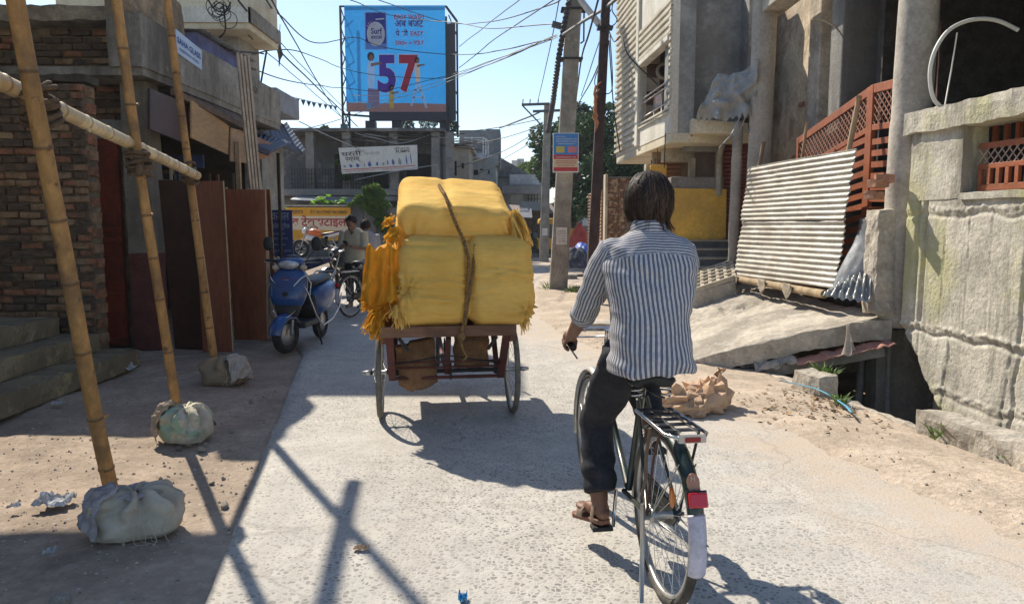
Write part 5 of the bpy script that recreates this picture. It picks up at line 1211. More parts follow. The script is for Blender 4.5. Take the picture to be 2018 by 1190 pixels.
# pillar between door and shop
px0, px1 = at(252, 400, 8.75).x, at(303, 400, 8.75).x
MB().rbox(((px0 + px1) / 2, 8.85, 2.35), (px1 - px0, .3, 2.4), None, .1, .012, 4).build('pillar', pm('grimy_plaster', (.26, .225, .175), var=.25, rough=.95, bump=.6, world=True, stain=(.12, .10, .08), samt=.7, sscale=1.6, streak=True), lb_)
MB().rbox(((px0 + px1) / 2, 8.85, .58), (px1 - px0 - .01, .29, 1.16), None, .1, .008, 4).build('pillar_base', pm('maroon_wash', (.12, .038, .03), var=.25, rough=.9, bump=.4, world=True), lb_)
# parapet
stained = pm('stained_parapet', (.29, .27, .235), var=.25, scale=2, rough=.93, bump=.6, bscale=14, stain=(.085, .075, .062), samt=.85, sscale=1.3, streak=True, stain2=(.36, .29, .16), s2scale=2.6, s2lo=.6, s2hi=.7, world=True, spec=.2)
MB().rbox((-4.22, 10.75, 3.48), (.36, 4.9, .56), None, .12, .012, 3).build('parapet', stained, lb_)
MB().rbox((-4.30, 9.0, 3.98), (.30, 1.3, .50), None, .07, .04, 3.5, 6).build('broken_wall', pm('broken_plaster', (.30, .225, .145), var=.35, rough=.97, bump=.9, bscale=14, world=True, stain=(.13, .10, .075), sscale=3), lb_)
MB().b2((-8, 8.35, 3.12), (-4.06, 13.2, 3.21)).build('floor_slab', stained, lb_)
MB().b2((-4.6, 9.2, 0), (-4.5, 9.35, 3.1)).build('shop_pier', plaster_g, lb_); MB().b2((-4.6, 12.9, 0), (-4.3, 13.2, 3.1)).build('shop_pier', plaster_g, lb_)
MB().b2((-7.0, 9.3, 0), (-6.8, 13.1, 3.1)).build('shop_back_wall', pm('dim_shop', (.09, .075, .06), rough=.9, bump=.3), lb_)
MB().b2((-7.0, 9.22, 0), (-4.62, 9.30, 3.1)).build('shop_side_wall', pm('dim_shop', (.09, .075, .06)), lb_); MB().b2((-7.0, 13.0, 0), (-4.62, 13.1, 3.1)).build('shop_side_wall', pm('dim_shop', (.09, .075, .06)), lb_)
blw = pm('faded_blue_paint', (.15, .16, .33), var=.2, rough=.85, bump=.3, world=True, stain=(.10, .10, .16), sscale=2)
MB().b2((-5.2, 10.55, 3.6), (-4.34, 12.4, 4.12)).build('blue_upper_wall', blw, lb_)
MB().grid(lambda u, v: V((lerp(-5.3, -4.2, v), lerp(10.45, 12.5, u), 4.13 + .05 * (1 - v) + .012 * sin(u * 90))), 90, 4, thick=.003, tdir=(0, 0, -1)).build('tin_roof', galv_d, lb_)
for k in range(5): MB().torus((-4.03, 11.3 + .16 * k, 3.58), (1, 0, 0), .045, .012, 14, 5).build('ornament_ring', stained, lb_)
# shop sign
sa, sb, sc_, sd = ax(348, 103, -4.02), ax(398, 139, -4.02), ax(398, 100, -4.02), ax(347, 58, -4.02)
ss = T('glass_shop_sign', 'small pale blue glass shop sign on the left parapet', 'signboard', lerp(sa, sb, .5))
MB().prism([sa, sb, sc_, sd], (-.03, 0, 0)).build('board', flat('sign_paleblue', (.44, .55, .70), .5), ss)
Xs = (sb - sa).normalized(); Ys = V((0, 0, 1)); Ls = (sb - sa).length; Hs = (sd - sa).length
text('lettering', 'SAHA GLASS', flat('ink_blue', (.05, .09, .32)), ss, sa + Xs * Ls * .04 + V((.002, 0, Hs * .45)), Xs, Ys, Hs * .27, Ls * .92, .03)
text('lettering', 'RAJENDRA ROAD', flat('ink_blue', (.05, .09, .32)), ss, sa + Xs * Ls * .12 + V((.002, 0, Hs * .14)), Xs, Ys, Hs * .16, Ls * .76, .01)
# tall projecting upper storey
ov = T('overhanging_house', 'tall house with projecting cream upper storey over the left shops', 'house', (-5.6, 13.5, 0))
oc = at(492, 58, 12.75)
MB().b2((-7.6, 12.75, oc.z), (oc.x, 14.3, 7.5)).build('upper_storey', plaster_c, ov, bev=.03)
MB().b2((-7.6, 12.70, oc.z + .10), (oc.x + .04, 12.745, oc.z + .34)).build('edge_band', white_w, ov); MB().b2((oc.x + .002, 12.7, oc.z + .10), (oc.x + .05, 14.3, oc.z + .34)).build('edge_band', stained, ov)
MB().b2((-7.6, 13.25, 0), (-4.75, 14.3, oc.z)).build('lower_storey', stained, ov)
# next shops down the lane
ns = T('lane_shop', 'low grey shop with flat projecting roof further down the left side', 'building', (-5.2, 15.5, 0))
c0, c1 = at(545, 218, 14.6), at(530, 155, 14.6)
MB().b2((-7.5, 14.5, c0.z), (c0.x + .05, 16.0, c0.z + .42)).build('roof_slab', pm('bluish_plaster', (.27, .28, .31), rough=.9, bump=.3, world=True, var=.15), ns, bev=.02)
MB().b2((-7.5, 14.4, 0), (c0.x - .45, 16.4, c0.z)).build('wall', stained, ns)
MB().b2((-8.5, 16.6, 0), (-6.7, 20, 3.9)).build('rear_wall', dk_pl, ns)
aw = pm('awning_dark', (.065, .07, .10), var=.3, scale=3, rough=.6, bump=.25, metal=.2)
aw2 = pm('awning_brown', (.15, .095, .065), var=.3, scale=4, rough=.75, bump=.3)
for i, (pl, mt, lab) in enumerate((
    ([at(340, 178, 8.9), at(504, 259, 11.2), at(448, 196, 11.6), at(330, 166, 9.3)], aw2, 'brown tin awning over the plywood shop panels'),
    ([at(470, 240, 12.0), at(590, 300, 14.5), at(560, 246, 15.3), at(472, 205, 13.2)], aw, 'dark blue tin awning jutting over the lane'),
    ([at(495, 285, 11.0), at(530, 300, 11.2), at(575, 280, 13.6), at(480, 255, 12.4)], aw, 'lower dark tin awning behind the wooden battens'),
    ([at(545, 255, 15.5), at(595, 302, 16.0), at(602, 296, 16.6), at(565, 240, 17)], galv_d, 'narrow grey awning edge at the lane corner'))):
    t = T('tin_awning', lab, 'awning', pl[0])
    MB().grid(lambda u, v: lerp(lerp(pl[0], pl[1], u), lerp(pl[3], pl[2], u), v) + V((0, 0, .012 * sin(u * 60))), 60, 6, thick=.012, tdir=(0, 0, -1)).build('sheet', mt, t)
    for f in (.1, .5, .92): MB().bar(lerp(pl[0], pl[1], f) + V((0, 0, -.03)), lerp(pl[3], pl[2], f) + V((0, 0, -.03)), .035, .035).build('rafter', aw2, t)
    MB().bar(pl[0] + V((0, 0, -.02)), pl[1] + V((0, 0, -.02)), .05, .07).build('edge_batten', aw2 if i == 0 else aw, t)
# plywood panels
ply = pm('plywood', (.47, .285, .135), var=.12, scale=4, rough=.7, bump=.1, stretch=(1, .2, 1)); ply2 = pm('plywood_grey', (.40, .27, .165), var=.18, scale=5, rough=.8, bump=.15, stretch=(1, .2, 1))
for i, (q4, mt, lab) in enumerate((([(378, 272), (450, 305), (452, 249), (378, 198)], ply, 'big clean plywood panel under the brown awning'), ([(455, 318), (490, 322), (490, 262), (456, 252)], ply2, 'second plywood panel with worn lower edge'), ([(502, 318), (535, 308), (540, 285), (502, 268)], pm('pink_ply', (.42, .22, .14), var=.15, rough=.8, bump=.1), 'rounded reddish board beside the battens'))):
    P = [ax(u, v, -3.92 + .03 * i) for u, v in q4]; tag(MB().prism(P, (-.02, 0, 0)).build('plywood_panel', mt, loc=P[0]), lab, 'panel')
P = [ax(u, v, -4.0) for u, v in ((296, 255), (372, 285), (372, 205), (296, 175))]; tag(MB().prism(P, (-.03, 0, 0)).build('dark_fascia', pm('dark_brown_board', (.07, .032, .03), rough=.5, bump=.1), loc=P[0]), 'dark brown fascia board above the shop opening', 'board')
t = T('timber_prop', 'upright pale timber post beside the plywood panels', 'post', V((ax(468, 280, -3.85).x, ax(468, 280, -3.85).y, 0)))
p = ax(468, 280, -3.85); MB().b2((p.x - .03, p.y - .03, 0), (p.x + .03, p.y + .03, p.z)).build('post_body', ply2, t)
# brown laminate boards
mel = pm('brown_laminate', (.19, .062, .030), var=.2, scale=2.5, rough=.38, bump=.05, stretch=(1, 1, .2)); mel2 = pm('red_brown_laminate', (.27, .085, .038), var=.2, scale=2.5, rough=.4, bump=.05, stretch=(1, 1, .2)); mel_d = pm('black_laminate', (.045, .018, .012), var=.2, rough=.35, bump=.03)
edge = pm('board_edge', (.50, .37, .23), var=.15, rough=.8, bump=.1)
for i, (tl, tr, br, bl, Y, dy, mt, lab) in enumerate((((312, 355), (386, 356), (405, 690), (345, 684), 8.55, .1, mel_d, 'black laminate board standing leftmost in the row'), ((380, 357), (440, 357), (459, 692), (400, 690), 8.45, .0, mel, 'dark brown laminate board with pale edge next to bamboo pole'), ((440, 373), (523, 374), (526, 641), (462, 640), 9.35, .0, mel2, 'red brown laminate board behind the scooter'), ((524, 373), (532, 374), (545, 560), (536, 560), 9.6, .3, mel, 'thin brown board behind the wooden battens'))):
    P = [at(u, v, Y + (dy if k in (0, 1) else 0)) for k, (u, v) in enumerate((bl, br, tr, tl))]
    for q in P[:2]: q.z = max(0.0, min(q.z, .02))
    t = T('laminate_board', lab, 'board', lerp(P[0], P[1], .5), group='laminate boards at the shop')
    MB().prism(P, (-.01, .025, 0)).build('panel', mt, t)
    MB().bar(P[1] + V((.004, -.003, .01)), P[2] + V((.004, -.003, 0)), .009, .012).build('edge_strip', edge, t)
# battens
for i in range(9):
    u0, u1 = 468 + 7 * i + 2 * nz(i, 2), 505 + 5.5 * i
    v0 = (105, 108, 112, 110, 300, 295, 302, 298, 330)[i]
    if i >= 4: u0 = 488 + 5 * (i - 4); u1 = 524 + 4.5 * (i - 4)
    a, b_ = at(u0, v0, 10.0 + .05 * i), at(u1 + 12, 600, 9.6 + .05 * i); d = (b_ - a); b_ = a + d * ((a.z) / (a.z - b_.z)) if a.z > b_.z else b_
    tag(MB().bar(b_, a, .028, .045).build('wooden_batten', pm('batten_wood', (.47, .37, .27), var=.2, scale=6, rough=.85, bump=.2), loc=b_), ('tall' if i < 4 else 'shorter') + ' pale wooden batten, ' + ['first', 'second', 'third', 'fourth', 'first', 'second', 'third', 'fourth', 'fifth'][i] + ' from the left, leaning at the shop front', 'batten', 'wooden battens leaning at the shop')
for i, (u0, v0, u1, v1) in enumerate(((377, 350, 422, 690), (381, 352, 428, 691))):
    a, b_ = at(u0, v0, 7.75), gp(u1, v1 + 12); tag(MB().bar(b_, a, .012, .02).build('thin_lath', edge, loc=b_), ['left', 'right'][i] + ' one of two thin pale laths behind the third bamboo pole', 'lath', 'thin laths')
# clutter in the dark shop
rnd = random.Random(12)
ct = T('shop_shelf', 'cluttered dark shelf inside the glass shop', 'shelf', (-5.2, 10.5, 0))
for z in (1.0, 1.6, 2.1): MB().b2((-5.6, 9.5, z), (-5.1, 12.8, z + .04)).build('shelf_board', stall_pole, ct)
for k in range(40):
    z = (1.04, 1.64, 2.14)[k % 3]; h = .1 + .25 * rnd.random(); y = 9.6 + 3 * rnd.random(); MB().b2((-5.4, y, z), (-5.2, y + .06 + .08 * rnd.random(), z + h)).build('jar', pm('goods%d' % (k % 5), (.3, .2, .1)), ct)
MB().b2((-4.9, 10.2, 2.25), (-4.2, 10.24, 2.42)).build('blue_cloth', flat('dim_blue', (.06, .08, .18)), ct)
for k in range(10):
    y = 9.4 + .3 * k; MB().b2((-4.30, y, 0), (-4.27, y + .02, 2.0 + .3 * rnd.random())).build('upright_strip', [edge, stall_pole, mel][k % 3], ct)
t = T('wooden_stool', 'small dark wooden stool between the laminate boards', 'stool', gp(470, 655))
p = gp(470, 655); MB().b2((p.x - .16, p.y - .12, .44), (p.x + .14, p.y + .14, .47)).build('seat', stall_pole, t)
for sx in (-.13, .11):
    for sy in (-.09, .1): MB().b2((p.x + sx - .015, p.y + sy - .015, 0), (p.x + sx + .015, p.y + sy + .015, .44)).build('leg', stall_pole, t)
MB().b2((p.x - .13, p.y - .1, .12), (p.x + .11, p.y - .08, .15)).build('stretcher', stall_pole, t)
# orange framed shopfront and blue board further down
t = T('orange_shopfront', 'small shopfront with bright orange frame beyond the battens', 'shopfront', V((at(535, 380, 16.3).x, 16.3, 0)))
og = flat('orange_paint', (.62, .20, .03), .6); a, b_ = at(512, 351, 16.3), at(557, 420, 16.3)
MB().b2((a.x, 16.3, a.z - .16), (b_.x, 16.4, a.z)).build('top_frame', og, t); MB().b2((b_.x - .12, 16.3, .2), (b_.x, 16.4, a.z - .161)).build('side_frame', og, t); MB().b2((a.x - .3, 16.42, .0), (b_.x - .02, 16.5, a.z - .05)).build('dark_opening', dark, t)
for z in (1.3, 1.5, 1.9): MB().b2((a.x, 16.34, z), (b_.x - .12, 16.37, z + .05)).build('shelf', stall_pole, t)
MB().tube([at(548, 302, 15), V((at(548, 302, 15).x, 15, 0))], .035, 8).build('awning_post', black_i, t)
t = T('electric_shop_board', 'dark blue standing shop board with white lettering behind the scooter', 'signboard', V((at(553, 505, 15.2).x, 15.2, 0)))
a, b_ = at(530, 414, 15.2), at(578, 506, 15.2); Wk, Hk = b_.x - a.x, a.z - b_.z
MB().b2((a.x, 15.2, b_.z), (b_.x, 15.23, a.z)).build('board', flat('board_blue', (.035, .05, .17), .5), t)
for x in (a.x + .05, b_.x - .05): MB().b2((x - .02, 15.24, 0), (x + .02, 15.28, a.z)).build('leg', black_i, t)
lw = flat('pale_print', (.30, .34, .46))
for body, fy, fh, fw in (('कमल', .78, .16, .8), ('इलेक्ट्रीक', .57, .17, .82), ('पंखा कूलर बजट', .46, .06, .6), ('मरम्मत केबल तार', .36, .06, .7), ('सामान मिलता', .24, .05, .6), ('मेन रोड पटना', .1, .07, .85)):
    text('lettering', body, lw, t, (a.x + Wk * .08, 15.198, b_.z + Hk * fy), (1, 0, 0), (0, 0, 1), Hk * fh, Wk * fw, .01)
# steps of the near house and its body (mostly out of frame)
nh = T('near_house', 'near left house with mossy concrete entrance steps', 'house', (-5.5, 5.5, 0))
step_m = pm('mossy_step', (.235, .195, .125), var=.3, scale=4, rough=.95, bump=.7, bscale=22, stain=(.12, .105, .075), samt=.7, sscale=2, stain2=(.34, .28, .16), s2scale=5, world=True, spec=.15)
for i in range(3):
    x1_ = -3.93 - .32 * i; MB().rbox(((x1_ - 6.5) / 2, 6.35 + .1 * i, .09 + .19 * i), (6.5 + x1_, 2.7 - .5 * i, .19), None, .09, .014, 6, i, round_=.015).build('step', step_m, nh)
MB().b2((-8, 0.5, 0), (-5.3, 6.9, 4.9)).build('wall', stained, nh)
MB().b2((-8.5, -2.5, 4.9), (-4.35, 7.8, 5.08)).build('roof_slab', stained, nh)
# ================================================================== bamboo scaffold
bam = pm('bamboo', (.42, .225, .075), var=.25, scale=4, rough=.62, bump=.15, bscale=50, stain=(.17, .095, .042), samt=.8, sscale=3.2, slo=.48, shi=.62, stain2=(.06, .04, .025), s2scale=11, s2lo=.60, s2hi=.66, stretch=(1, 1, .35), attr='node', attrcol=(.07, .042, .022))
bam_l = pm('pale_bamboo', (.66, .54, .33), var=.18, scale=4, rough=.5, bump=.12, bscale=50, stain=(.42, .29, .14), samt=.6, sscale=3.5, attr='node', attrcol=(.16, .09, .04))
coir = pm('coir_rope', (.13, .085, .05), var=.4, scale=20, rough=.97, bump=.8, bscale=80)
def bamboo(name, lab, p0, p1, r0, r1, mat, seed, gap=.34, bend=.02):
    p0, p1 = V(p0), V(p1); L_ = (p1 - p0).length; rnd = random.Random(seed); nodes = []; s = gap * .5
    while s < L_: nodes.append(s); s += gap * (.85 + .3 * rnd.random())
    st = sorted(set([0, L_] + [min(L_, max(0, n + d)) for n in nodes for d in (-.03, -.012, -.004, .004, .012, .03)] + [L_ * k / 30 for k in range(31)]))
    side = (p1 - p0).cross(V((0, 1, 0))).normalized()
    pts, rs, va = [], [], []
    for s in st:
        d = min([abs(s - n) for n in nodes] or [1]); t = s / L_
        pts.append(lerp(p0, p1, t) + side * bend * (sin(pi * t) + .5 * nz(t * 4, seed))); rs.append(lerp(r0, r1, t) * (1 + .13 * max(0, 1 - d / .014) - .05 * max(0, 1 - abs(d - .014) / .01))); va.append(clamp(1.25 - d / .007))
    m = MB().tube(pts, rs, 16); m.at = ('node', [a for a in va for _ in range(16)])
    t = T(name, lab, 'bamboo pole', p0, group='bamboo scaffold poles'); o = m.build('culm', mat, t)
    for k, n in enumerate(nodes):
        if rnd.random() < .5:
            c = lerp(p0, p1, n / L_); a = rnd.random() * 2 * pi; dd = (side * cos(a) + side.cross(p1 - p0).normalized() * sin(a)); r_ = lerp(r0, r1, n / L_)
            MB().tube([c + dd * r_ * .8, c + dd * r_ * 1.35 + (p1 - p0).normalized() * .012], [.011, .006], 6).build('branch_stub', mat, t)
    return t
def ext(a, b_, k): return a + (b_ - a) * k
pa, pb_ = gp(222, 985), at(40, 0, 3.30); bamboo('bamboo_pole', 'nearest leaning bamboo pole standing in the big grey sandbag', pa + V((0, 0, .03)), ext(pa, pb_, 1.5), .038, .038, bam, 1)
pa, pb_ = gp(356, 848), at(234, 0, 5.0); pa = V((at(352, 800, 5.3).x, 5.3, .03)); bamboo('bamboo_pole', 'middle leaning bamboo pole standing in the patched cement bag', pa, ext(pa, pb_, 1.55), .034, .031, bam, 2)
pa, pb_ = V((at(424, 700, 7.05).x, 7.05, .03)), at(334, 0, 6.75); bamboo('bamboo_pole', 'farthest leaning bamboo pole rising from the small sandbag', pa, ext(pa, pb_, 1.62), .035, .032, bam, 3)
ha, hb = at(-60, 137, 3.15), at(388, 346, 6.85); bamboo('bamboo_rail', 'pale bamboo rail tied level across the three leaning poles', hb, ha + (ha - hb) * .5, .040, .041, bam_l, 4, .31, .01)
bamboo('bamboo_rail', 'bamboo rail tied high across the leaning pole tops', (-3.2, 7.45, 3.8), (-2.75, 2.2, 4.3), .045, .045, bam, 5)
def lash(lab, c, ax1, R_, seed, tail=True):
    c = V(c); rnd = random.Random(seed); t = T('rope_lashing', lab, 'rope', c, group='rope lashings on the bamboo')
    for k in range(7):
        n_ = (V(ax1) + V((rnd.gauss(0, .22), rnd.gauss(0, .22), rnd.gauss(0, .22)))).normalized(); MB().torus(c + V(ax1) * (.022 * (k - 3)), n_, R_ * (1.0 + .12 * rnd.random()), .013, 22, 6).build('rope_turn', coir, t)
    MB().ell(c + V((.03, -R_ * .9, -.05)), (.035, .03, .05), 8, 6).build('knot', coir, t)
    if tail: MB().tube([c + V((.05, -R_, -.05)), c + V((.08, -R_, -.25)), c + V((.05, -R_, -.45)), c + V((.06, -R_ * .9, -.62))], .006, 5).build('loose_end', coir, t)
    return t
hd = (ha - hb).normalized(); pd = V((-.05, -.2, 1)).normalized()
for i, (u, v, Y, R_, lab) in enumerate(((76, 208, 3.62, .08, 'thick rope lashing where the rail crosses the nearest pole'), (274, 322, 5.1, .07, 'rope lashing where the rail crosses the middle pole'), (372, 342, 6.85, .065, 'rope lashing where the rail meets the farthest pole'))):
    lash(lab, at(u, v, Y), tuple(pd), R_, i, tail=i == 0)
MB
# ================================================================== sandbags
def sack(name, lab, c, r, mat, seed, flapmat, pinch=.55, rz=0., fa0=-2.9):
    c = V(c); m = MB(); R = Matrix.Rotation(rz, 3, 'Z'); rings = []; N, M = 72, 40
    rt = [(0, .86), (.12, .98), (.3, 1.0), (.5, .94), (.68, .82), (.82, .62), (.93, .40), (1, .22)]; zt = [(0, -.04), (.12, .10), (.3, .34), (.5, .58), (.68, .78), (.82, .90), (.93, .97), (1, 1.0)]
    for j in range(M + 1):
        t = j / M; ring_ = []
        for k in range(N):
            a = 2 * pi * k / N; dx, dy = cos(a), sin(a); rr = interp(rt, t); z = interp(zt, t) * r[2]
            sq = (abs(dx) ** 2.8 + abs(dy) ** 2.8) ** (-1 / 2.8)
            x, y = dx * sq * rr * r[0], dy * sq * rr * r[1]
            rid = 1 - abs(2.4 * fbm((x * 5 + seed, y * 5, z * 8), 1, 2))
            fold = sin(a * 8 + 2.5 * nz(dx * 2, dy * 2, t * 3 + seed) + seed) * .027 * (r[0] / .165) * sstep((t - .2) / .5)
            d = .026 * fbm((x * 3.4 + seed, y * 3.4, z * 3.4), 1.2, 3) + .024 * (rid - .5) + fold * 1.3 + .002 * fbm((x * 22, y * 22, z * 22), 1, 2)
            slump = .05 * r[0] * (1 - t) * nz(dx * .8, dy * .8, seed)
            ring_.append(c + R @ V((x + dx * (d + slump), y + dy * (d + slump), max(-.03, z + .4 * d * t + .05 * r[2] * nz(dx * 1.5, dy * 1.5, seed + 4) * t))))
        rings.append(ring_)
    m.loft(rings); t = T(name, lab, 'sandbag', (c.x, c.y, 0), group='sandbags at the bamboo poles'); m.build('bag_body', mat, t)
    def f(u, v):                       # loose mouth of the sack folded down over one side
        a = fa0 + 1.05 * u + .12 * nz(v * 3, seed); rad = interp([(0, .30), (.35, .74), (.7, 1.04), (1, 1.13)], v) + .05 * nz(u * 4, v * 3, seed)
        z = interp([(0, 1.02), (.35, .95), (.7, .58), (1, .14)], v) + .06 * nz(u * 3 + 4, v * 2, seed)
        rid = (1 - abs(2.4 * fbm((u * 3.2 + seed, v * 2.2, 1), 1, 2))) * .045 + .003 * nz(u * 14, v * 14)
        return c + V((cos(a) * (r[0] * rad + rid), sin(a) * (r[1] * rad + rid), max(.01, r[2] * (z - (.25 * abs(2 * u - 1) ** 3) * v) + rid)))
    MB().grid(f, 40, 26, thick=.006, tdir=(0, 0, -1)).build('folded_flap', flapmat, t)
    def fr_(u, v):                     # gathered mouth bunched round the pole
        a = 2 * pi * u; rad = lerp(.062, .115 + .03 * nz(cos(a) * 2, sin(a) * 2, seed), v) + .014 * sin(a * 9 + seed) * v
        return c + V((cos(a) * rad, .02 + sin(a) * rad, r[2] * (.93 + .20 * v - .22 * v * v) + .02 * nz(cos(a) * 3, sin(a) * 3, seed + 2) * v))
    MB().grid(fr_, 60, 8, thick=.005, tdir=(0, 0, -1)).build('gathered_mouth', flapmat, t)
    rnd = random.Random(seed)
    for k in range(6):
        a = -1.2 + .8 * rnd.random(); q = c + V((cos(a) * r[0] * .95, sin(a) * r[1] * 1.02, r[2] * (.3 + .5 * rnd.random()))); pts = [q]
        for s_ in range(7): q = q + V((.022 * rnd.gauss(.3, .8), -.012, -.028 + .014 * rnd.gauss(0, 1))); q.z = max(.006, q.z); pts.append(q)
        MB().tube(pts, .0016, 4).build('loose_thread', pm('thread', (.52, .46, .38), rough=.9, bump=0), t)
    return t
burl = pm('grey_sacking', (.48, .42, .33), grain=.06, var=.08, scale=3, rough=.9, bump=.5, bscale=180, stain=(.30, .23, .165), samt=.45, sscale=1.8, stain2=(.56, .50, .41), s2scale=2.5, bdist=.004)
burl2 = pm('pale_sacking', (.58, .53, .41), var=.15, scale=5, rough=.85, bump=.5, bscale=160, stain=(.27, .20, .14), samt=.6, sscale=5, stain2=(.24, .36, .26), s2scale=3.4, s2lo=.55, s2hi=.60, bdist=.004)
mauve = pm('mauve_grey_sacking', (.33, .285, .285), var=.2, scale=5, rough=.9, bump=.5, bscale=140, stain=(.38, .36, .35), samt=.7, sscale=5, bdist=.004)
p = gp(245, 1062); sack('sandbag', 'large torn grey sandbag around the nearest bamboo foot', (p.x, p.y + .13, 0), (.205, .165, .20), burl, 1, mauve, rz=.2, fa0=-3.0)
p = gp(352, 872); sack('sandbag', 'cement bag with green and red print around the middle bamboo foot', (p.x, p.y + .13, 0), (.165, .15, .22), burl2, 5, pm('brown_sacking', (.36, .29, .21), var=.2, rough=.9, bump=.5, bscale=140), rz=-.3, fa0=-3.3)
p = gp(432, 758); sack('sandbag', 'small slumped brown sandbag at the farthest bamboo foot', (p.x, p.y + .16, 0), (.21, .18, .23), pm('brown_bag', (.30, .225, .145), grain=.08, var=.12, scale=3, rough=.9, bump=.5, bscale=120, stain=(.14, .11, .085), sscale=3), 9, pm('white_sacking', (.42, .38, .34), var=.2, rough=.9, bump=.4, bscale=120), rz=.3, fa0=-1.1)
# ================================================================== wheels
tyre_m = pm('tyre_rubber', (.055, .05, .046), var=.35, scale=20, rough=.85, bump=.4, bscale=90, stain=(.20, .17, .135), samt=.6, sscale=6)
tyre_k = pm('black_tyre', (.022, .022, .023), var=.3, scale=20, rough=.8, bump=.4, bscale=90)
chrome = flat('chrome', (.60, .60, .60), .22, .95)
alu = flat('dull_alloy', (.42, .42, .41), .4, .8)
def wheel(parent, c, R_, tr, n_sp, tyre=None, rim=None, axis=(1, 0, 0), hub_w=.10, name='wheel', sp_r=.0014):
    c = V(c); w = MB().torus(c, axis, R_ - tr, tr, 48, 10).build(name, tyre or tyre_m, parent)
    MB().torus(c, axis, R_ - 2.1 * tr, tr * .55, 48, 6, 1.4).build('rim', rim or alu, w)
    q = V(axis).to_track_quat('Z', 'Y'); MB().lathe([(.012, -hub_w / 2), (.028, -hub_w / 2), (.028, -hub_w / 2 + .006), (.016, -hub_w * .3), (.016, hub_w * .3), (.028, hub_w / 2 - .006), (.028, hub_w / 2), (.012, hub_w / 2)], c, axis, 14).build('hub', rim or alu, w)
    m = MB()
    for k in range(n_sp):
        a = 2 * pi * k / n_sp; sd = 1 if k % 2 else -1; a2 = a + (.5 if (k // 2) % 2 else -.5)
        m.tube([c + q @ V((.026 * cos(a2), .026 * sin(a2), sd * (hub_w / 2 - .004))), c + q @ V(((R_ - 2.3 * tr) * cos(a), (R_ - 2.3 * tr) * sin(a), sd * .004))], sp_r, 4, cap=False)
    stuff(m.build('spokes', chrome, w)); return w
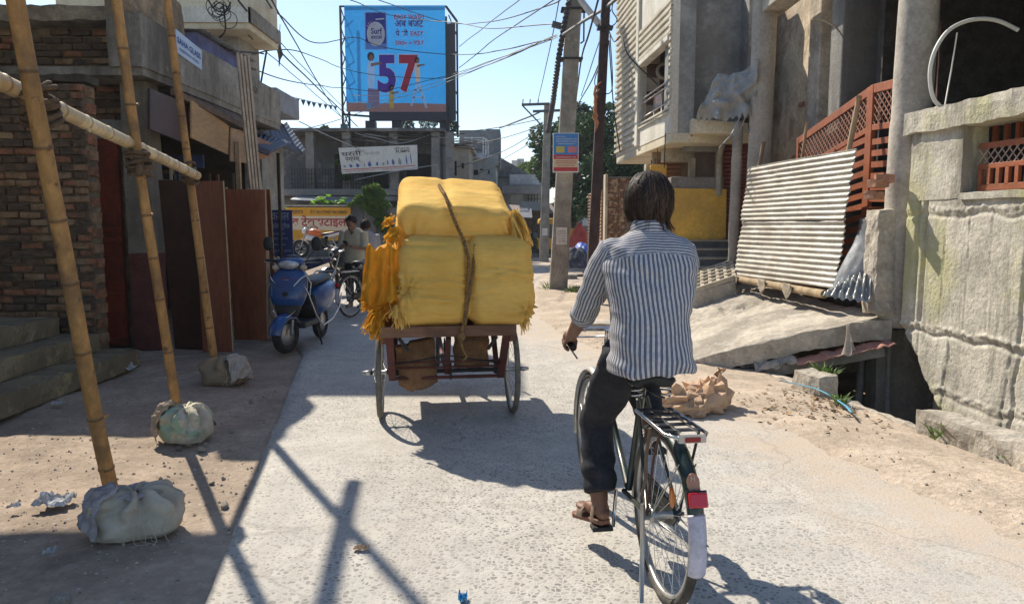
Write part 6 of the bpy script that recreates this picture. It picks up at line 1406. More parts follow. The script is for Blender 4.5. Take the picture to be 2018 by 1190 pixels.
# ================================================================== bicycle
bk_green = pm('dark_green_enamel', (.012, .028, .022), var=.25, scale=9, rough=.35, bump=.05, coat=.4, stain=(.07, .055, .04), samt=.5, sscale=7)
red_lens = flat('red_lens', (.55, .012, .02), .2, 0, .6); amber = flat('amber_lens', (.60, .18, .03), .25)
def fender(parent, c, R_, w, a0, a1, mat, name, n=26, par2=None):
    c = V(c)
    def f(u, v):
        a = lerp(a0, a1, u); x = (v - .5) * 2; rr = R_ - .018 * x * x
        return c + V((x * w / 2, cos(a) * rr, sin(a) * rr))
    return MB().grid(f, n, 8, thick=.002, tdir=(0, 0, .6)).build(name, mat, parent)
def bicycle(root, frame_m, full=True, steer=0.):
    R_ = .345; rh, fh = V((0, 0, .35)), V((0, 1.13, .35)); bbk = V((0, .46, .29)); st, ht, hb_ = V((0, .30, .78)), V((0, .885, .88)), V((0, .935, .70))
    wheel(root, rh, R_, .019, 36, name='rear_wheel'); wheel(root, fh, R_, .019, 32, name='front_wheel')
    fr = MB().tube([bbk, st + V((0, -.02, .03))], .016, 10).build('frame', frame_m, root)
    for a, b_, r_ in ((bbk, hb_, .017), (st, ht + V((0, .01, -.03)), .015), (hb_, ht, .02)): MB().tube([a, b_], r_, 10).build('frame_tube', frame_m, fr)
    for s in (-1, 1):
        MB().tube([bbk + V((s * .03, -.02, 0)), rh + V((s * .062, .02, 0))], .011, 8).build('chain_stay', frame_m, fr); MB().tube([st + V((s * .02, -.01, -.02)), rh + V((s * .062, .01, .01))], .009, 8).build('seat_stay', frame_m, fr)
        MB().tube([hb_ + V((s * .045, .0, -.02)), V((s * .055, 1.01, .52)), fh + V((s * .055, 0, 0))], .012, 8).build('fork_blade', frame_m, root)
    MB().tube([rh - V((.085, 0, 0)), rh + V((.085, 0, 0))], .009, 8).build('axle', alu, root)
    fender(root, rh, R_ + .030, .062, radians(48), radians(158), frame_m, 'rear_fender'); wt = pm('fender_white', (.50, .48, .56), var=.1, rough=.5, bump=.05); fender(root, rh, R_ + .031, .066, radians(158.2), radians(193), wt, 'fender_tail')
    fender(root, fh, R_ + .028, .058, radians(-14), radians(128), pm('silver_fender', (.62, .60, .57), rough=.3, metal=.5, bump=.05, var=.1), 'front_fender')
    for s in (-1, 1):
        for a in (175, 130):
            MB().tube([rh + V((s * .05, 0, 0)), rh + V((s * .032, cos(radians(a)) * (R_ + .028), sin(radians(a)) * (R_ + .028)))], .003, 5).build('fender_stay', alu, root)
    def tail(a, rr): return rh + V((0, cos(radians(a)) * rr, sin(radians(a)) * rr))
    c = tail(151, R_ + .05); Rm = Matrix.Rotation(radians(-20), 3, 'X'); MB().box(c, (.068, .02, .052), Rm).build('reflector', red_lens, root, bev=.006); MB().box(c + V((0, .012, 0)), (.074, .012, .058), Rm).build('reflector_mount', black_i, root)
    if full:
        c = tail(141, R_ + .034); ring = [c + Rm @ V((cos(a) * .024, -.004, sin(a) * .034 * (1.2 if sin(a) < 0 else .9))) for a in [2 * pi * k / 14 for k in range(14)]]
        b_ = MB().prism(ring, (0, .003, 0)).build('head_badge', flat('badge_copper', (.42, .20, .12), .4, .3), root)
        text('badge_letter', 'H', flat('badge_cream', (.62, .52, .42)), b_, c + Rm @ V((-.009, -.006, .004)), (1, 0, 0), tuple(Rm @ V((0, 0, 1))), .017)
        MB().ell(rh + V((-.022, -.15, .13)), (.006, .028, .042), 12, 8).build('spoke_reflector', amber, root); MB().ell(fh + V((-.02, -.1, .18)), (.006, .02, .034), 12, 8).build('spoke_reflector', amber, root)
    # saddle with coil springs
    sd = [(-.13, .075, .862), (-.10, .105, .874), (-.03, .10, .878), (.05, .06, .876), (.11, .032, .874), (.15, .022, .868)]
    rings = []
    for y, w, z in sd: rings.append([V((w * cos(a), .30 - .03 + y, z + .028 * sin(a) - (.022 * abs(cos(a)) ** 2))) for a in [2 * pi * k / 20 for k in range(20)]])
    sa = MB().loft(rings).build('saddle', pm('black_leather', (.02, .02, .021), rough=.45, bump=.15, bscale=60), root)
    for s in (-1, 1):
        pts = [V((s * .062 + .021 * cos(a), .17 + .021 * sin(a) , .785 + a * .0034)) for a in [k * .5 for k in range(36)]]; MB().tube(pts, .0042, 6).build('saddle_spring', chrome, sa)
        MB().tube([V((s * .062, .17, .78)), V((s * .045, .25, .775)), V((s * .02, .30, .79)), V((s * .012, .42, .845))], .005, 6).build('saddle_rail', chrome, sa)
    MB().tube([st, V((0, .28, .86))], .0125, 10).build('seat_post', chrome, root)
    # carrier
    ca = MB().tube([V((-.075, .14, .742)), V((-.078, -.22, .742)), V((-.05, -.27, .742)), V((.05, -.27, .742)), V((.078, -.22, .742)), V((.075, .14, .742))], .007, 8).build('carrier', chrome, root)
    for k in range(5): MB().b2((-.07 if k not in (1, 3) else -.072, -.20 + k * .075, .745), (.07, -.172 + k * .075, .751)).build('carrier_slat', pm('slat_black', (.05, .055, .07), rough=.4, metal=.5, bump=0), ca)
    for x in (-.035, .03): MB().b2((x, -.24, .7515), (x + .008, .14, .756)).build('carrier_bar', chrome, ca)
    MB().b2((-.05, -.284, .727), (.05, -.262, .752)).build('carrier_plate', alu, ca); MB().b2((-.028, -.288, .731), (.028, -.2845, .748)).build('carrier_reflector', flat('dull_red_lens', (.25, .02, .02), .3), ca)
    for s in (-1, 1): MB().tube([V((s * .075, -.16, .74)), V((s * .078, -.1, .62)), V((s * .07, -.02, .42)), rh + V((s * .068, 0, 0))], .006, 6).build('carrier_stay', rust if s < 0 else black_i, ca)
    # handlebar
    tp = V((0, .86, .97)); MB().tube([ht, tp], .012, 10).build('stem', chrome, root)
    hbp = [V((-.205, .74, .905)), V((-.215, .84, .935)), V((-.19, .90, .955)), V((-.10, .90, .968)), V((0, .88, .97)), V((.10, .90, .968)), V((.19, .90, .955)), V((.215, .84, .935)), V((.205, .74, .905))]
    MB().tube(hbp, .0115, 10).build('handlebar', chrome, root)
    for s in (0, -1):
        a, b_ = hbp[s], hbp[1 if s == 0 else -2]; MB().tube([a + (a - b_) * .12, lerp(a, b_, .85)], .0165, 12).build('grip', pm('grip_rubber', (.02, .02, .02), rough=.7, bump=.3), root)
        sx = -1 if s == 0 else 1; MB().tube([V((sx * .19, .71, .855)), V((sx * .205, .80, .89)), V((sx * .17, .89, .93)), V((0, .89, .93))], .005, 6).build('brake_lever', chrome, root)
    MB().ell(V((.07, .93, 1.0)), (.035, .03, .035), 10, 8).build('bell', chrome, root)
    # chain set
    MB().torus(bbk + V((.045, 0, 0)), (1, 0, 0), .09, .005, 28, 6).build('chainring', black_i, root)
    MB().prism([V((.035, .56, .30)), V((.035, .50, .385)), V((.035, .42, .40)), V((.035, 0, .40)), V((.035, -.05, .35)), V((.035, 0, .30)), V((.035, .42, .19)), V((.035, .52, .21))], (.025, 0, 0)).build('chain_case', frame_m, root, bev=.008)
    for s, ang in ((-1, radians(-95)), (1, radians(85))):
        e = bbk + V((s * .075, .17 * cos(ang), .17 * sin(ang))); MB().tube([bbk + V((s * .06, 0, 0)), e], .009, 8).build('crank', chrome, root); MB().box(e + V((s * .055, 0, 0)), (.095, .06, .022)).build('pedal', pm('grip_rubber', (.02, .02, .02)), root, bev=.004)
    if full:
        MB().tube([V((-.085, .0, .40)), V((-.09, -.02, .25)), V((-.10, -.05, .02))], [.009, .009, .010], 8).build('kickstand', alu, root)
        MB().tube([V((-.078, -.05, .72)), V((-.085, -.03, .6)), V((-.075, .0, .5)), V((-.09, .01, .42))], .009, 6, flatz=.5).build('rubber_strap', pm('strap_brown', (.17, .12, .09), rough=.8, bump=.2), root)
BR_, BRZ = V((.60, 2.83, 0)), radians(8)
bk = T('bicycle', 'dark green roadster bicycle being ridden, with chrome carrier and red reflector', 'bicycle', BR_, BRZ, world=False)
bicycle(bk, bk_green)
pk = T('bicycle', 'black bicycle parked by the man with the phone', 'bicycle', gp(692, 626) + V((0, 0, 0)), radians(-24), world=False)
bicycle(pk, black_i, False)
# ================================================================== people helpers
def tubes(specs, n=14):
    m = MB()
    for pts, rs in specs: m.tube(pts, rs, n)
    return m
def ring(c, rx, ry, n=28, p=.85, tilt=0.):
    c = V(c); out = []
    for k in range(n):
        a = 2 * pi * k / n
        out.append(c + V((math.copysign(abs(cos(a)) ** p, cos(a)) * rx, math.copysign(abs(sin(a)) ** p, sin(a)) * ry, tilt * sin(a) * ry)))
    return out
def wrinkle(me, fn):
    me.update(); ns = [v.normal.copy() for v in me.vertices]
    for v, n_ in zip(me.vertices, ns): v.co = v.co + n_ * fn(v.co, n_)
def setattr_f(me, name, fn):
    a = me.attributes.new(name, 'FLOAT', 'POINT'); a.data.foreach_set('value', [fn(v.co) for v in me.vertices])
skin = pm('brown_skin', (.21, .105, .068), var=.12, scale=8, rough=.55, bump=.1, bscale=90, spec=.4)
def hand_specs(c, g, out_, up, s=1.0, grip=.02):
    """curled hand round a bar: c bar centre, g bar direction, out_ outward, up"""
    c, g, o_, u = V(c), V(g).normalized(), V(out_).normalized(), V(up).normalized(); sp = []
    for k in range(4):
        pts = []; off = g * (.030 - .0205 * k); L_ = (1.0, 1.06, 1.0, .85)[k]
        for i in range(6):
            a = radians(78 + i * 36 * L_); rr = (grip + .0125) * (1.12 if i in (1, 3) else 1.0); pts.append(c + off + o_ * (-cos(a) * -rr if False else cos(pi - a) * rr) + u * sin(a) * rr)
        sp.append((pts, [.0105, .0105, .0098, .0092, .0086, .0075]))
    pts = [c - g * .035 + u * (grip + .012) - o_ * .008, c - g * .0 - o_ * (grip + .012) + u * .008, c + g * .025 - o_ * (grip + .006) - u * .012, c + g * .04 - o_ * .012 - u * (grip + .008)]; sp.append((pts, [.014, .012, .011, .009]))
    return sp
stripe_cols = ((.62, .60, .60), (.085, .10, .18))
def shirt_mat(name, pale, darkc, k, warm=None):
    m = pm(name, pale, var=.06, scale=6, rough=.85, bump=.25, bscale=400, trans=.10, bdist=.002)
    nt = m.node_tree; L = nt.links.new; b = nt.nodes['Principled BSDF']; old = b.inputs['Base Color'].links[0].from_socket
    an = nd(nt, 'ShaderNodeAttribute'); an.attribute_name = 'stripe'
    sn = nd(nt, 'ShaderNodeMath', operation='MULTIPLY'); L(an.outputs['Fac'], sn.inputs[0]); sn.inputs[1].default_value = k
    fr_ = nd(nt, 'ShaderNodeMath', operation='FRACT'); L(sn.outputs[0], fr_.inputs[0])
    pp = nd(nt, 'ShaderNodeMath', operation='PINGPONG'); L(sn.outputs[0], pp.inputs[0]); pp.inputs[1].default_value = .5
    mr = nd(nt, 'ShaderNodeMapRange'); L(pp.outputs[0], mr.inputs[0]); mr.inputs[1].default_value = .23; mr.inputs[2].default_value = .30
    # thin pale line inside each dark stripe
    m2 = nd(nt, 'ShaderNodeMapRange'); L(pp.outputs[0], m2.inputs[0]); m2.inputs[1].default_value = .455; m2.inputs[2].default_value = .47; m2.inputs[3].default_value = 1.; m2.inputs[4].default_value = .55
    mu = nd(nt, 'ShaderNodeMath', operation='MULTIPLY'); L(mr.outputs[0], mu.inputs[0]); L(m2.outputs[0], mu.inputs[1])
    mx = nd(nt, 'ShaderNodeMix', data_type='RGBA'); L(mu.outputs[0], mx.inputs[0]); L(old, mx.inputs[6]); mx.inputs[7].default_value = c4(darkc)
    L(mx.outputs[2], b.inputs['Base Color'])
    for n_ in nt.nodes:
        if n_.type == 'BSDF_TRANSLUCENT': L(mx.outputs[2], n_.inputs[0])
    return m
def hair_mesh(c, rx, ry, rz, n, seed, length, w=.0035, back=1.0):
    """strands from the crown running down over the skull"""
    rnd = random.Random(seed); m = MB(); c = V(c); tint = []
    clumps = [(rnd.random() * 2 * pi, .93 + .26 * rnd.random(), rnd.gauss(0, 1), rnd.random()) for _ in range(120)]
    for i in range(n):
        ca, ck, cw, ctn = clumps[rnd.randrange(120)]; a = ca + rnd.gauss(0, .13); p0 = .03 + 1.2 * rnd.random() ** .9
        front = sin(a) > .45; end = (1.35 if front else 2.02 + .45 * rnd.random() + .14 * cw) * length; k = ck + .035 * rnd.gauss(0, 1); pts = []; a_ = a; nseg = 9; fl = .16 * rnd.gauss(.2, 1) + .10 * cw
        for s in range(nseg + 1):
            t = s / nseg; ph = lerp(p0, max(p0 + .3, end), t); a_ += .035 * rnd.gauss(0, 1) + .06 * cw * sin(t * 7 + cw * 9)
            a_ = lerp(a_, ca, .10 * t + .25 * t * t)
            rad = sin(min(ph, 1.72)) * (1 - .30 * sstep((ph - 1.85) / .55) + fl * sstep((ph - 2.05) / .45))
            q = V((cos(a_) * rad * rx, sin(a_) * rad * ry, cos(ph) * rz)) * (k + .04 * nz(a * 4, t * 3, seed))
            if ph > 1.9: q.z = cos(ph) * rz * 1.25 - .05 * (ph - 1.9)
            pts.append(c + q)
        for s in range(nseg):
            d = pts[s + 1] - pts[s]; o_ = (pts[s] - c).normalized(); cr_ = d.cross(o_).normalized(); sd = cr_ * w * (1 - .75 * s / nseg); sd2 = cr_ * w * (1 - .75 * (s + 1) / nseg)
            m.add([pts[s] - sd, pts[s] + sd, pts[s + 1] + sd2, pts[s + 1] - sd2], [(0, 1, 2, 3)], True); tint += [ctn * .7 * rnd.random()] * 4
    m.at = ('tint', tint); return m
hair_m = pm('dark_brown_hair', (.016, .011, .009), var=.5, scale=40, rough=.6, bump=0, spec=.25, attr='tint', attrcol=(.16, .095, .06))
# ------------------------------------------------------------------ cyclist
cy = T('person', 'cyclist from behind in blue and white striped shirt, black trousers and sandals', 'person', BR_, BRZ, world=False)
HC = V((.055, .43, 1.585))
sL, eL, wL = V((-.138, .36, 1.375)), V((-.195, .53, 1.11)), V((-.215, .735, .955)); sR, eR, wR = V((.208, .37, 1.375)), V((.245, .52, 1.11)), V((.22, .73, .955))
gL, gR = V((-.209, .785, .918)), V((.209, .785, .918))
kL, aL = V((-.125, .575, .60)), V((-.135, .47, .235)); kR, aR = V((.12, .70, .80)), V((.135, .565, .545))
m = tubes([([V((.0, .24, .90)), V((.02, .28, 1.10)), V((.035, .34, 1.30)), V((.04, .38, 1.40))], [.12, .10, .11, .08]), ([V((.04, .38, 1.38)), V((.047, .40, 1.46)), V((.053, .425, 1.53))], [.075, .056, .058]),
           ([sL, eL, wL], [.05, .043, .027]), ([sR, eR, wR], [.05, .043, .027]), ([wL, lerp(wL, gL, .6) + V((0, 0, .03)), gL + V((-.006, .0, .026))], [.027, .030, .034]), ([wR, lerp(wR, gR, .6) + V((0, 0, .03)), gR + V((.006, 0, .026))], [.027, .030, .034]),
           ([V((-.06, .28, .93)), lerp(V((-.085, .33, .90)), kL, .5), kL, aL], [.06, .06, .05, .04]), ([V((.07, .28, .93)), lerp(V((.09, .33, .91)), kR, .5), kR, aR], [.06, .06, .05, .04]),
           ([aL, aL + V((0, -.02, -.04))], [.038, .034]), ([aR + V((0, -.03, -.02)), aR + V((.03, .08, -.05)), aR + V((.05, .16, -.06))], [.036, .038, .025])])
m.ell(HC, (.072, .09, .112), 20, 14); m.ell(HC + V((0, .075, -.06)), (.05, .05, .055), 14, 9); m.ell(HC + V((0, .108, -.005)), (.014, .022, .026), 10, 7)
for s in (-1, 1): m.ell(HC + V((s * .08, .005, -.01)), (.013, .024, .034), 10, 7)
for pts, rs in hand_specs(gL, (-.1, -.95, -.2), (-1, 0, 0), (0, -.15, 1), grip=.0165) + hand_specs(gR, (.1, -.95, -.2), (1, 0, 0), (0, -.15, 1), grip=.0165): m.tube(pts, rs, 8)
fd = V((-.36, .92, 0)).normalized(); fs = V((fd.y, -fd.x, 0)); Rf = Matrix.Rotation(atan2(-fd.x, fd.y), 3, 'Z'); fo = aL + V((0, -.012, 0))
m.ell(fo + fd * -.02 + V((0, 0, -.048)), (.030, .036, .030), 14, 9, Rf); m.ell(fo + fd * .05 + V((0, 0, -.046)), (.031, .07, .030), 14, 9, Rf); m.ell(fo + fd * .12 + V((0, 0, -.060)), (.041, .055, .017), 14, 9, Rf)
for k in range(5): m.ell(fo + fd * (.172 - .010 * k - .004 * k * k * .5) + fs * (.030 - .0155 * k) + V((0, 0, -.066)), (.0095 - .0006 * k, .020, .0095), 10, 7, Rf)
body = mesh_obj('body', remesh(m, 'body', .006, 3), skin, cy)
# face: eyes, mouth (turned away)
for s in (-1, 1): MB().ell(HC + V((s * .03, .092, .008)), (.012, .008, .008), 10, 7).build('eye', flat('eye_white', (.6, .58, .55)), body)
MB().ell(HC + V((0, .118, -.062)), (.024, .008, .007), 10, 6).build('lips', flat('lip', (.20, .08, .06)), body)
# hair
hm = hair_mesh(HC + V((0, -.008, .012)), .090, .102, .108, 7000, 3, 1.0, .0024); hr = stuff(hm.build('hair', hair_m, cy))
MB().ell(HC + V((0, -.012, .012)), (.074, .082, .094), 24, 16).build('hair_base', hair_m, hr)
# shirt
sp_c = [(V((.01, .215, .885)), .203, .163), (V((.01, .22, .94)), .200, .160), (V((.012, .235, 1.02)), .188, .146), (V((.018, .26, 1.12)), .192, .142), (V((.026, .30, 1.24)), .215, .145), (V((.032, .335, 1.335)), .232, .135), (V((.036, .355, 1.40)), .212, .115), (V((.04, .37, 1.445)), .140, .09), (V((.043, .385, 1.475)), .075, .072)]
m = MB().loft([ring(c, rx * .875, ry * .95, 32, .82) for c, rx, ry in sp_c])
m.ell(sL + V((.035, .01, 0)), (.075, .068, .068), 16, 10); m.ell(sR + V((-.035, .01, 0)), (.075, .068, .068), 16, 10)
me = remesh(m, 'shirt', .0085, 10)
def shirt_fold(p, n_):
    a = fbm((p.x * 5 + p.z * 2.5, p.y * 2, p.z * 6 - p.x * 4), 1.3, 3); b_ = 1 - abs(2 * fbm((p.x * 3.2 + 2, p.y * 2, p.z * 9 + p.x * 5), 1.1, 2))
    hem = sstep((.98 - p.z) / .12)
    side = sstep((abs(p.x - .02) - .09) / .1)
    lowb = sstep((1.16 - p.z) / .2)
    dg = sin((p.x * .8 + p.z * 1.0) * 34 + 5 * nz(p.x * 4, p.z * 4)) * sstep((nz(p.x * 5 + 3, p.z * 4, 2) + .1) * 3) * sstep((.06 - p.x) / .12)
    return .017 * a + .020 * (b_ - .6) * (.45 + .55 * side) * (.5 + .5 * lowb) + .006 * dg + .008 * sin(p.x * 46 + 3 * nz(p.x * 9, p.z * 5)) * hem + .004 * side * sin(p.z * 70 + p.x * 60 + 9 * nz(p.x * 9, p.z * 9)) * (.5 + nz(p.x * 8, p.z * 8, 3))
wrinkle(me, shirt_fold)
yoke = lambda p: p.z > 1.372 + .09 * max(0, .10 - abs(p.x - .035)) - .25 * max(0, abs(p.x - .035) - .1)
setattr_f(me, 'stripe', lambda p: (atan2((p.x - .02) / .185, (interp([(.88, .215), (1.12, .26), (1.4, .36)], p.z) - p.y) / .15 + .25) * .172 + .006 * nz(p.x * 6, p.z * 6)) if not yoke(p) else (p.z * 1.0 + p.y * .55))
sm = shirt_mat('striped_shirt', (.60, .585, .575), (.075, .085, .15), 1 / .0158)
sh = mesh_obj('shirt', me, sm, cy)
# sleeves with rolled cuffs
for s, S, E_, W2 in ((-1, sL, eL, wL), (1, sR, eR, wR)):
    end = lerp(E_, W2, .16); m = MB(); pts = [S + V((-s * .02, 0, .025)), lerp(S, E_, .25), lerp(S, E_, .5), lerp(S, E_, .75), E_, end]; m.tube(pts, [.062, .067, .064, .061, .058, .053], 20)
    me = remesh(m, 'sleeve', .008, 5)
    ax_ = (E_ - S).normalized(); u_ = ax_.cross(V((0, 1, 0))).normalized(); w2 = ax_.cross(u_)
    wrinkle(me, lambda p, n_: .009 * sin((p - S).dot(ax_) * 62 + 4 * nz(p.x * 9, p.y * 9, p.z * 6)) * (.4 + nz(p.x * 11, p.y * 11, p.z * 9)) + .007 * fbm(p, 12, 2))
    ou = V((s, -.25, 0)); ou = (ou - ax_ * ou.dot(ax_)).normalized(); v1 = ax_.cross(ou)
    setattr_f(me, 'stripe', lambda p: atan2((p - S).dot(v1), (p - S).dot(ou)) * .064 + .004 * nz(p.x * 9, p.z * 9))
    so = mesh_obj('sleeve', me, sm, sh)
    d = (W2 - E_).normalized(); cm = MB()
    cm.tube([end - d * .03, end - d * .012, end + d * .012, end + d * .026], [.058, .062, .061, .056], 20); me = remesh(cm, 'cuff', .006, 3); wrinkle(me, lambda p, n_: .004 * nz(p.x * 40, p.y * 40, p.z * 40)); setattr_f(me, 'stripe', lambda p: (p - end).dot(d) * 1.0 + .3 * (p.x)); mesh_obj('cuff', me, sm, so)
# collar
m = MB(); cc = V((.045, .385, 1.475))
def colf(u, v):
    a = lerp(radians(125), radians(415), u); r_ = lerp(.063, .075, v); return cc + V((cos(a) * r_ * 1.12, sin(a) * r_, lerp(.045, .0, v) - .022 * max(0, sin(a)) - .006))
m.grid(colf, 30, 6, thick=.004, tdir=(0, 0, -1)); co = m.build('collar', sm, sh); a_ = co.data.attributes.new('stripe', 'FLOAT', 'POINT'); a_.data.foreach_set('value', [v.co.z * 1.0 + .5 * v.co.y for v in co.data.vertices])
# trousers
trm = pm('black_trousers', (.026, .027, .034), var=.3, scale=6, rough=.85, bump=.3, bscale=200, spec=.25)
m = tubes([([V((-.03, .23, .945)), V((-.085, .32, .925)), lerp(V((-.085, .33, .90)), kL, .5), kL + V((0, .01, 0)), lerp(kL, aL, .5), aL + V((0, -.01, .045))], [.085, .10, .095, .082, .078, .074]),
           ([V((.05, .23, .945)), V((.09, .34, .93)), lerp(V((.09, .33, .91)), kR, .5), kR, lerp(kR, aR, .5), aR + V((0, 0, .05))], [.085, .10, .092, .08, .075, .07])], 18)
m.ell((.01, .22, .935), (.170, .135, .065), 20, 12)
me = remesh(m, 'trousers', .01, 6)
wrinkle(me, lambda p, n_: .018 * fbm((p.x * 4, p.y * 4, p.z * 7), 1.6, 3) + .007 * sin(p.z * 48 + 18 * p.x + 5 * nz(p.x * 6, p.y * 6, p.z * 5)) * sstep((.5 - p.z) / .15) + .006 * sin(p.z * 30 + p.y * 40) * sstep((p.z - .55) / .15))
mesh_obj('trousers', me, trm, cy)
# sandals
san = pm('brown_sandal', (.20, .095, .06), var=.2, rough=.7, bump=.3)
for A_, dirv in ((aL, V((-.36, .92, -.16))), (aR, V((.3, .92, -.2)))):
    d = dirv.normalized(); sd = d.cross(V((0, 0, 1))).normalized(); h = A_ + V((0, -.01, -.075)) - d * .05
    rings = []
    for t, w in ((0, .022), (.1, .034), (.35, .034), (.6, .038), (.85, .042), (1, .02)): rings.append([h + d * (.25 * t) + sd * (w * cx) + V((0, 0, cz)) for cx, cz in ((-1, -.024), (1, -.024), (1, 0), (-1, 0))])
    so = MB().loft(rings, smooth=False).build('sandal', san, cy, bev=.006)
    for f, w_s, hs in ((.20, .022, .098), (.62, .05, .052)): MB().grid(lambda u, v: h + d * (.25 * f + (v - .5) * w_s * (1.2 - .3 * sin(pi * u))) + sd * (.046 * cos(pi * u)) + V((0, 0, -.006 + hs * sin(pi * u) ** .8)), 14, 4, thick=.004, tdir=(0, 0, 1)).build('strap', pm('dusty_strap', (.26, .19, .14), rough=.8, bump=.3), so)
# ------------------------------------------------------------------ man with the phone and his companion
def stander(lab, base, rz, shirt_c, hairseed, phone=True, hgt=1.0, group=None):
    t = T('person', lab, 'person', base, rz, world=False); s_ = hgt
    H = V((0, .13, 1.50)) * s_
    shl = [V((-.19, .02, 1.34)) * s_, V((.19, .02, 1.34)) * s_]; el = [V((-.23, .06, 1.05)) * s_, V((.24, .06, 1.05)) * s_]; wr = [V((-.06, .30, 1.10)) * s_, V((.07, .30, 1.12)) * s_]
    if not phone: wr = [V((-.24, .1, .82)) * s_, V((.25, .1, .82)) * s_]
    m = tubes([([V((0, 0, .9)) * s_, V((0, .0, 1.15)) * s_, V((0, .02, 1.36)) * s_], [.12, .13, .09]), ([V((0, .02, 1.35)) * s_, V((0, .08, 1.44)) * s_], [.055, .05])] + [([shl[i], el[i], wr[i]], [.045, .038, .027]) for i in (0, 1)] + [([V((sx * .09, 0, .88)) * s_, V((sx * .1, .03, .48)) * s_, V((sx * .1, -.02, .06))], [.08, .055, .04]) for sx in (-1, 1)] + [([V((sx * .1, -.04, .04)), V((sx * .12, .14, .03))], [.04, .03]) for sx in (-1, 1)])
    Rt = Matrix.Rotation(radians(-38 if phone else 0), 3, 'X'); m.ell(H, (.078, .098, .115), 18, 12, Rt); m.ell(H + Rt @ V((0, .1, -.01)), (.014, .02, .024), 8, 6); m.ell(H + Rt @ V((0, .07, -.06)), (.048, .045, .05), 10, 7)
    for sx in (-1, 1): m.ell(H + Rt @ V((sx * .08, 0, -.01)), (.012, .022, .03), 8, 6)
    for i in (0, 1):
        sg_ = -1 if i == 0 else 1; c = wr[i] + V((-sg_ * .02, .05, .01)); m.ell(c, (.032, .045, .02), 10, 7)
        for k in range(4): m.tube([c + V((-sg_ * .012, .03 - .018 * k, .0)), c + V((-sg_ * .045, .035 - .018 * k, .01)), c + V((-sg_ * .06, .035 - .018 * k, .035))], [.010, .009, .008], 6)
        m.tube([c + V((0, -.02, .01)), c + V((-sg_ * .015, .0, .045))], [.012, .009], 6)
    b = mesh_obj('body', remesh(m, 'body', .009, 3), skin, t)
    for sx in (-1, 1): MB().ell(H + Rt @ V((sx * .03, .093, .008)), (.011, .007, .007), 8, 6).build('eye', flat('eye_dark', (.05, .03, .02)), b)
    MB().ell(H + Rt @ V((0, .114, -.062)), (.022, .008, .006), 8, 5).build('lips', flat('lip', (.20, .08, .06)), b)
    hm = hair_mesh(H + Rt @ V((0, -.012, .02)), .092, .104, .110, 900, hairseed, .72, .006); ho = stuff(hm.build('hair', hair_m, t)); MB().ell(H + Rt @ V((0, -.02, .028)), (.086, .09, .10), 16, 10, Rt).build('hair_base', hair_m, ho)
    m = MB().loft([ring(V((0, 0, z)) * s_, rx, ry, 24) for z, rx, ry in ((.80, .185, .135), (1.0, .175, .125), (1.2, .20, .13), (1.33, .205, .11), (1.40, .11, .085), (1.425, .07, .07))])
    for i in (0, 1): m.tube([shl[i] + V((0, 0, .01)), lerp(shl[i], el[i], .5), lerp(shl[i], el[i], .92)], [.075, .073, .072], 14)
    me = remesh(m, 'shirt', .011, 5); wrinkle(me, lambda p, n_: .012 * fbm((p.x * 5, p.y * 4, p.z * 8), 1.4, 3)); mesh_obj('shirt', me, pm('shirt_%d' % hairseed, shirt_c, var=.08, rough=.85, bump=.2, bscale=150), t)
    m = tubes([([V((sx * .06, 0, .9)) * s_, V((sx * .095, .0, .82)) * s_, V((sx * .1, .03, .48)) * s_, V((sx * .1, -.01, .10))], [.10, .105, .08, .068]) for sx in (-1, 1)]); me = remesh(m, 'trousers', .012, 4); wrinkle(me, lambda p, n_: .01 * fbm(p, 7, 3)); mesh_obj('trousers', me, trm, t)
    if phone: MB().box(V((.0, .36, 1.15)) * s_, (.075, .012, .15), Matrix.Rotation(radians(-50), 3, 'X')).build('phone', flat('phone_black', (.015, .015, .018), .2), t, bev=.006)
    return t
g0 = at(699, 500, 13.2); stander('man in khaki shirt standing with head bowed over a phone', (g0.x, 13.2, 0), radians(168), (.46, .41, .30), 21)
g0 = at(722, 500, 14.2); stander('companion half hidden behind the man with the phone', (g0.x, 14.25, 0), radians(20), (.30, .30, .33), 33, False, .95)
# ================================================================== cargo tricycle and bales
CR, CRZ = V((-.512, 5.71, 0)), radians(8)
ct_ = T('cargo_tricycle', 'wooden bed cargo tricycle loaded with yellow bales', 'cargo tricycle', CR, CRZ, world=False)
wood = pm('dark_plank', (.20, .105, .062), var=.3, scale=5, rough=.85, bump=.35, bscale=30, stretch=(.15, 1, 1), stain=(.10, .055, .035), sscale=4)
mar = pm('maroon_iron', (.115, .032, .026), var=.3, scale=6, rough=.65, bump=.2, stain=(.06, .04, .035), sscale=5)
for s, l in ((-1, 'l'), (1, 'r')): wheel(ct_, (s * .515, 0, .352), .352, .022, 36, tyre=pm('dusty_tyre', (.17, .15, .125), var=.3, scale=14, rough=.9, bump=.3), axis=(1, 0, 0), hub_w=.11)
MB().tube([(-.63, 0, .352), (.60, 0, .352)], .016, 10).build('axle', black_i, ct_)
for s in (-1, 1): MB().lathe([(.03, -.03), (.035, 0), (.03, .03)], (s * .40, 0, .352), (1, 0, 0), 12).build('axle_bearing', black_i, ct_); MB().lathe([(.012, -.02), (.02, 0), (.012, .05)], (s * .60, 0, .352), (s, 0, 0), 10).build('axle_nut', alu, ct_)
MB().b2((-.50, -.37, .675), (.50, -.31, .755)).build('rear_beam', wood, ct_, bev=.006)
for k in range(9): MB().b2((-.495 + k * .11, -.305, .70), (-.39 + k * .11, 1.05, .735)).build('bed_plank', wood, ct_, bev=.004)
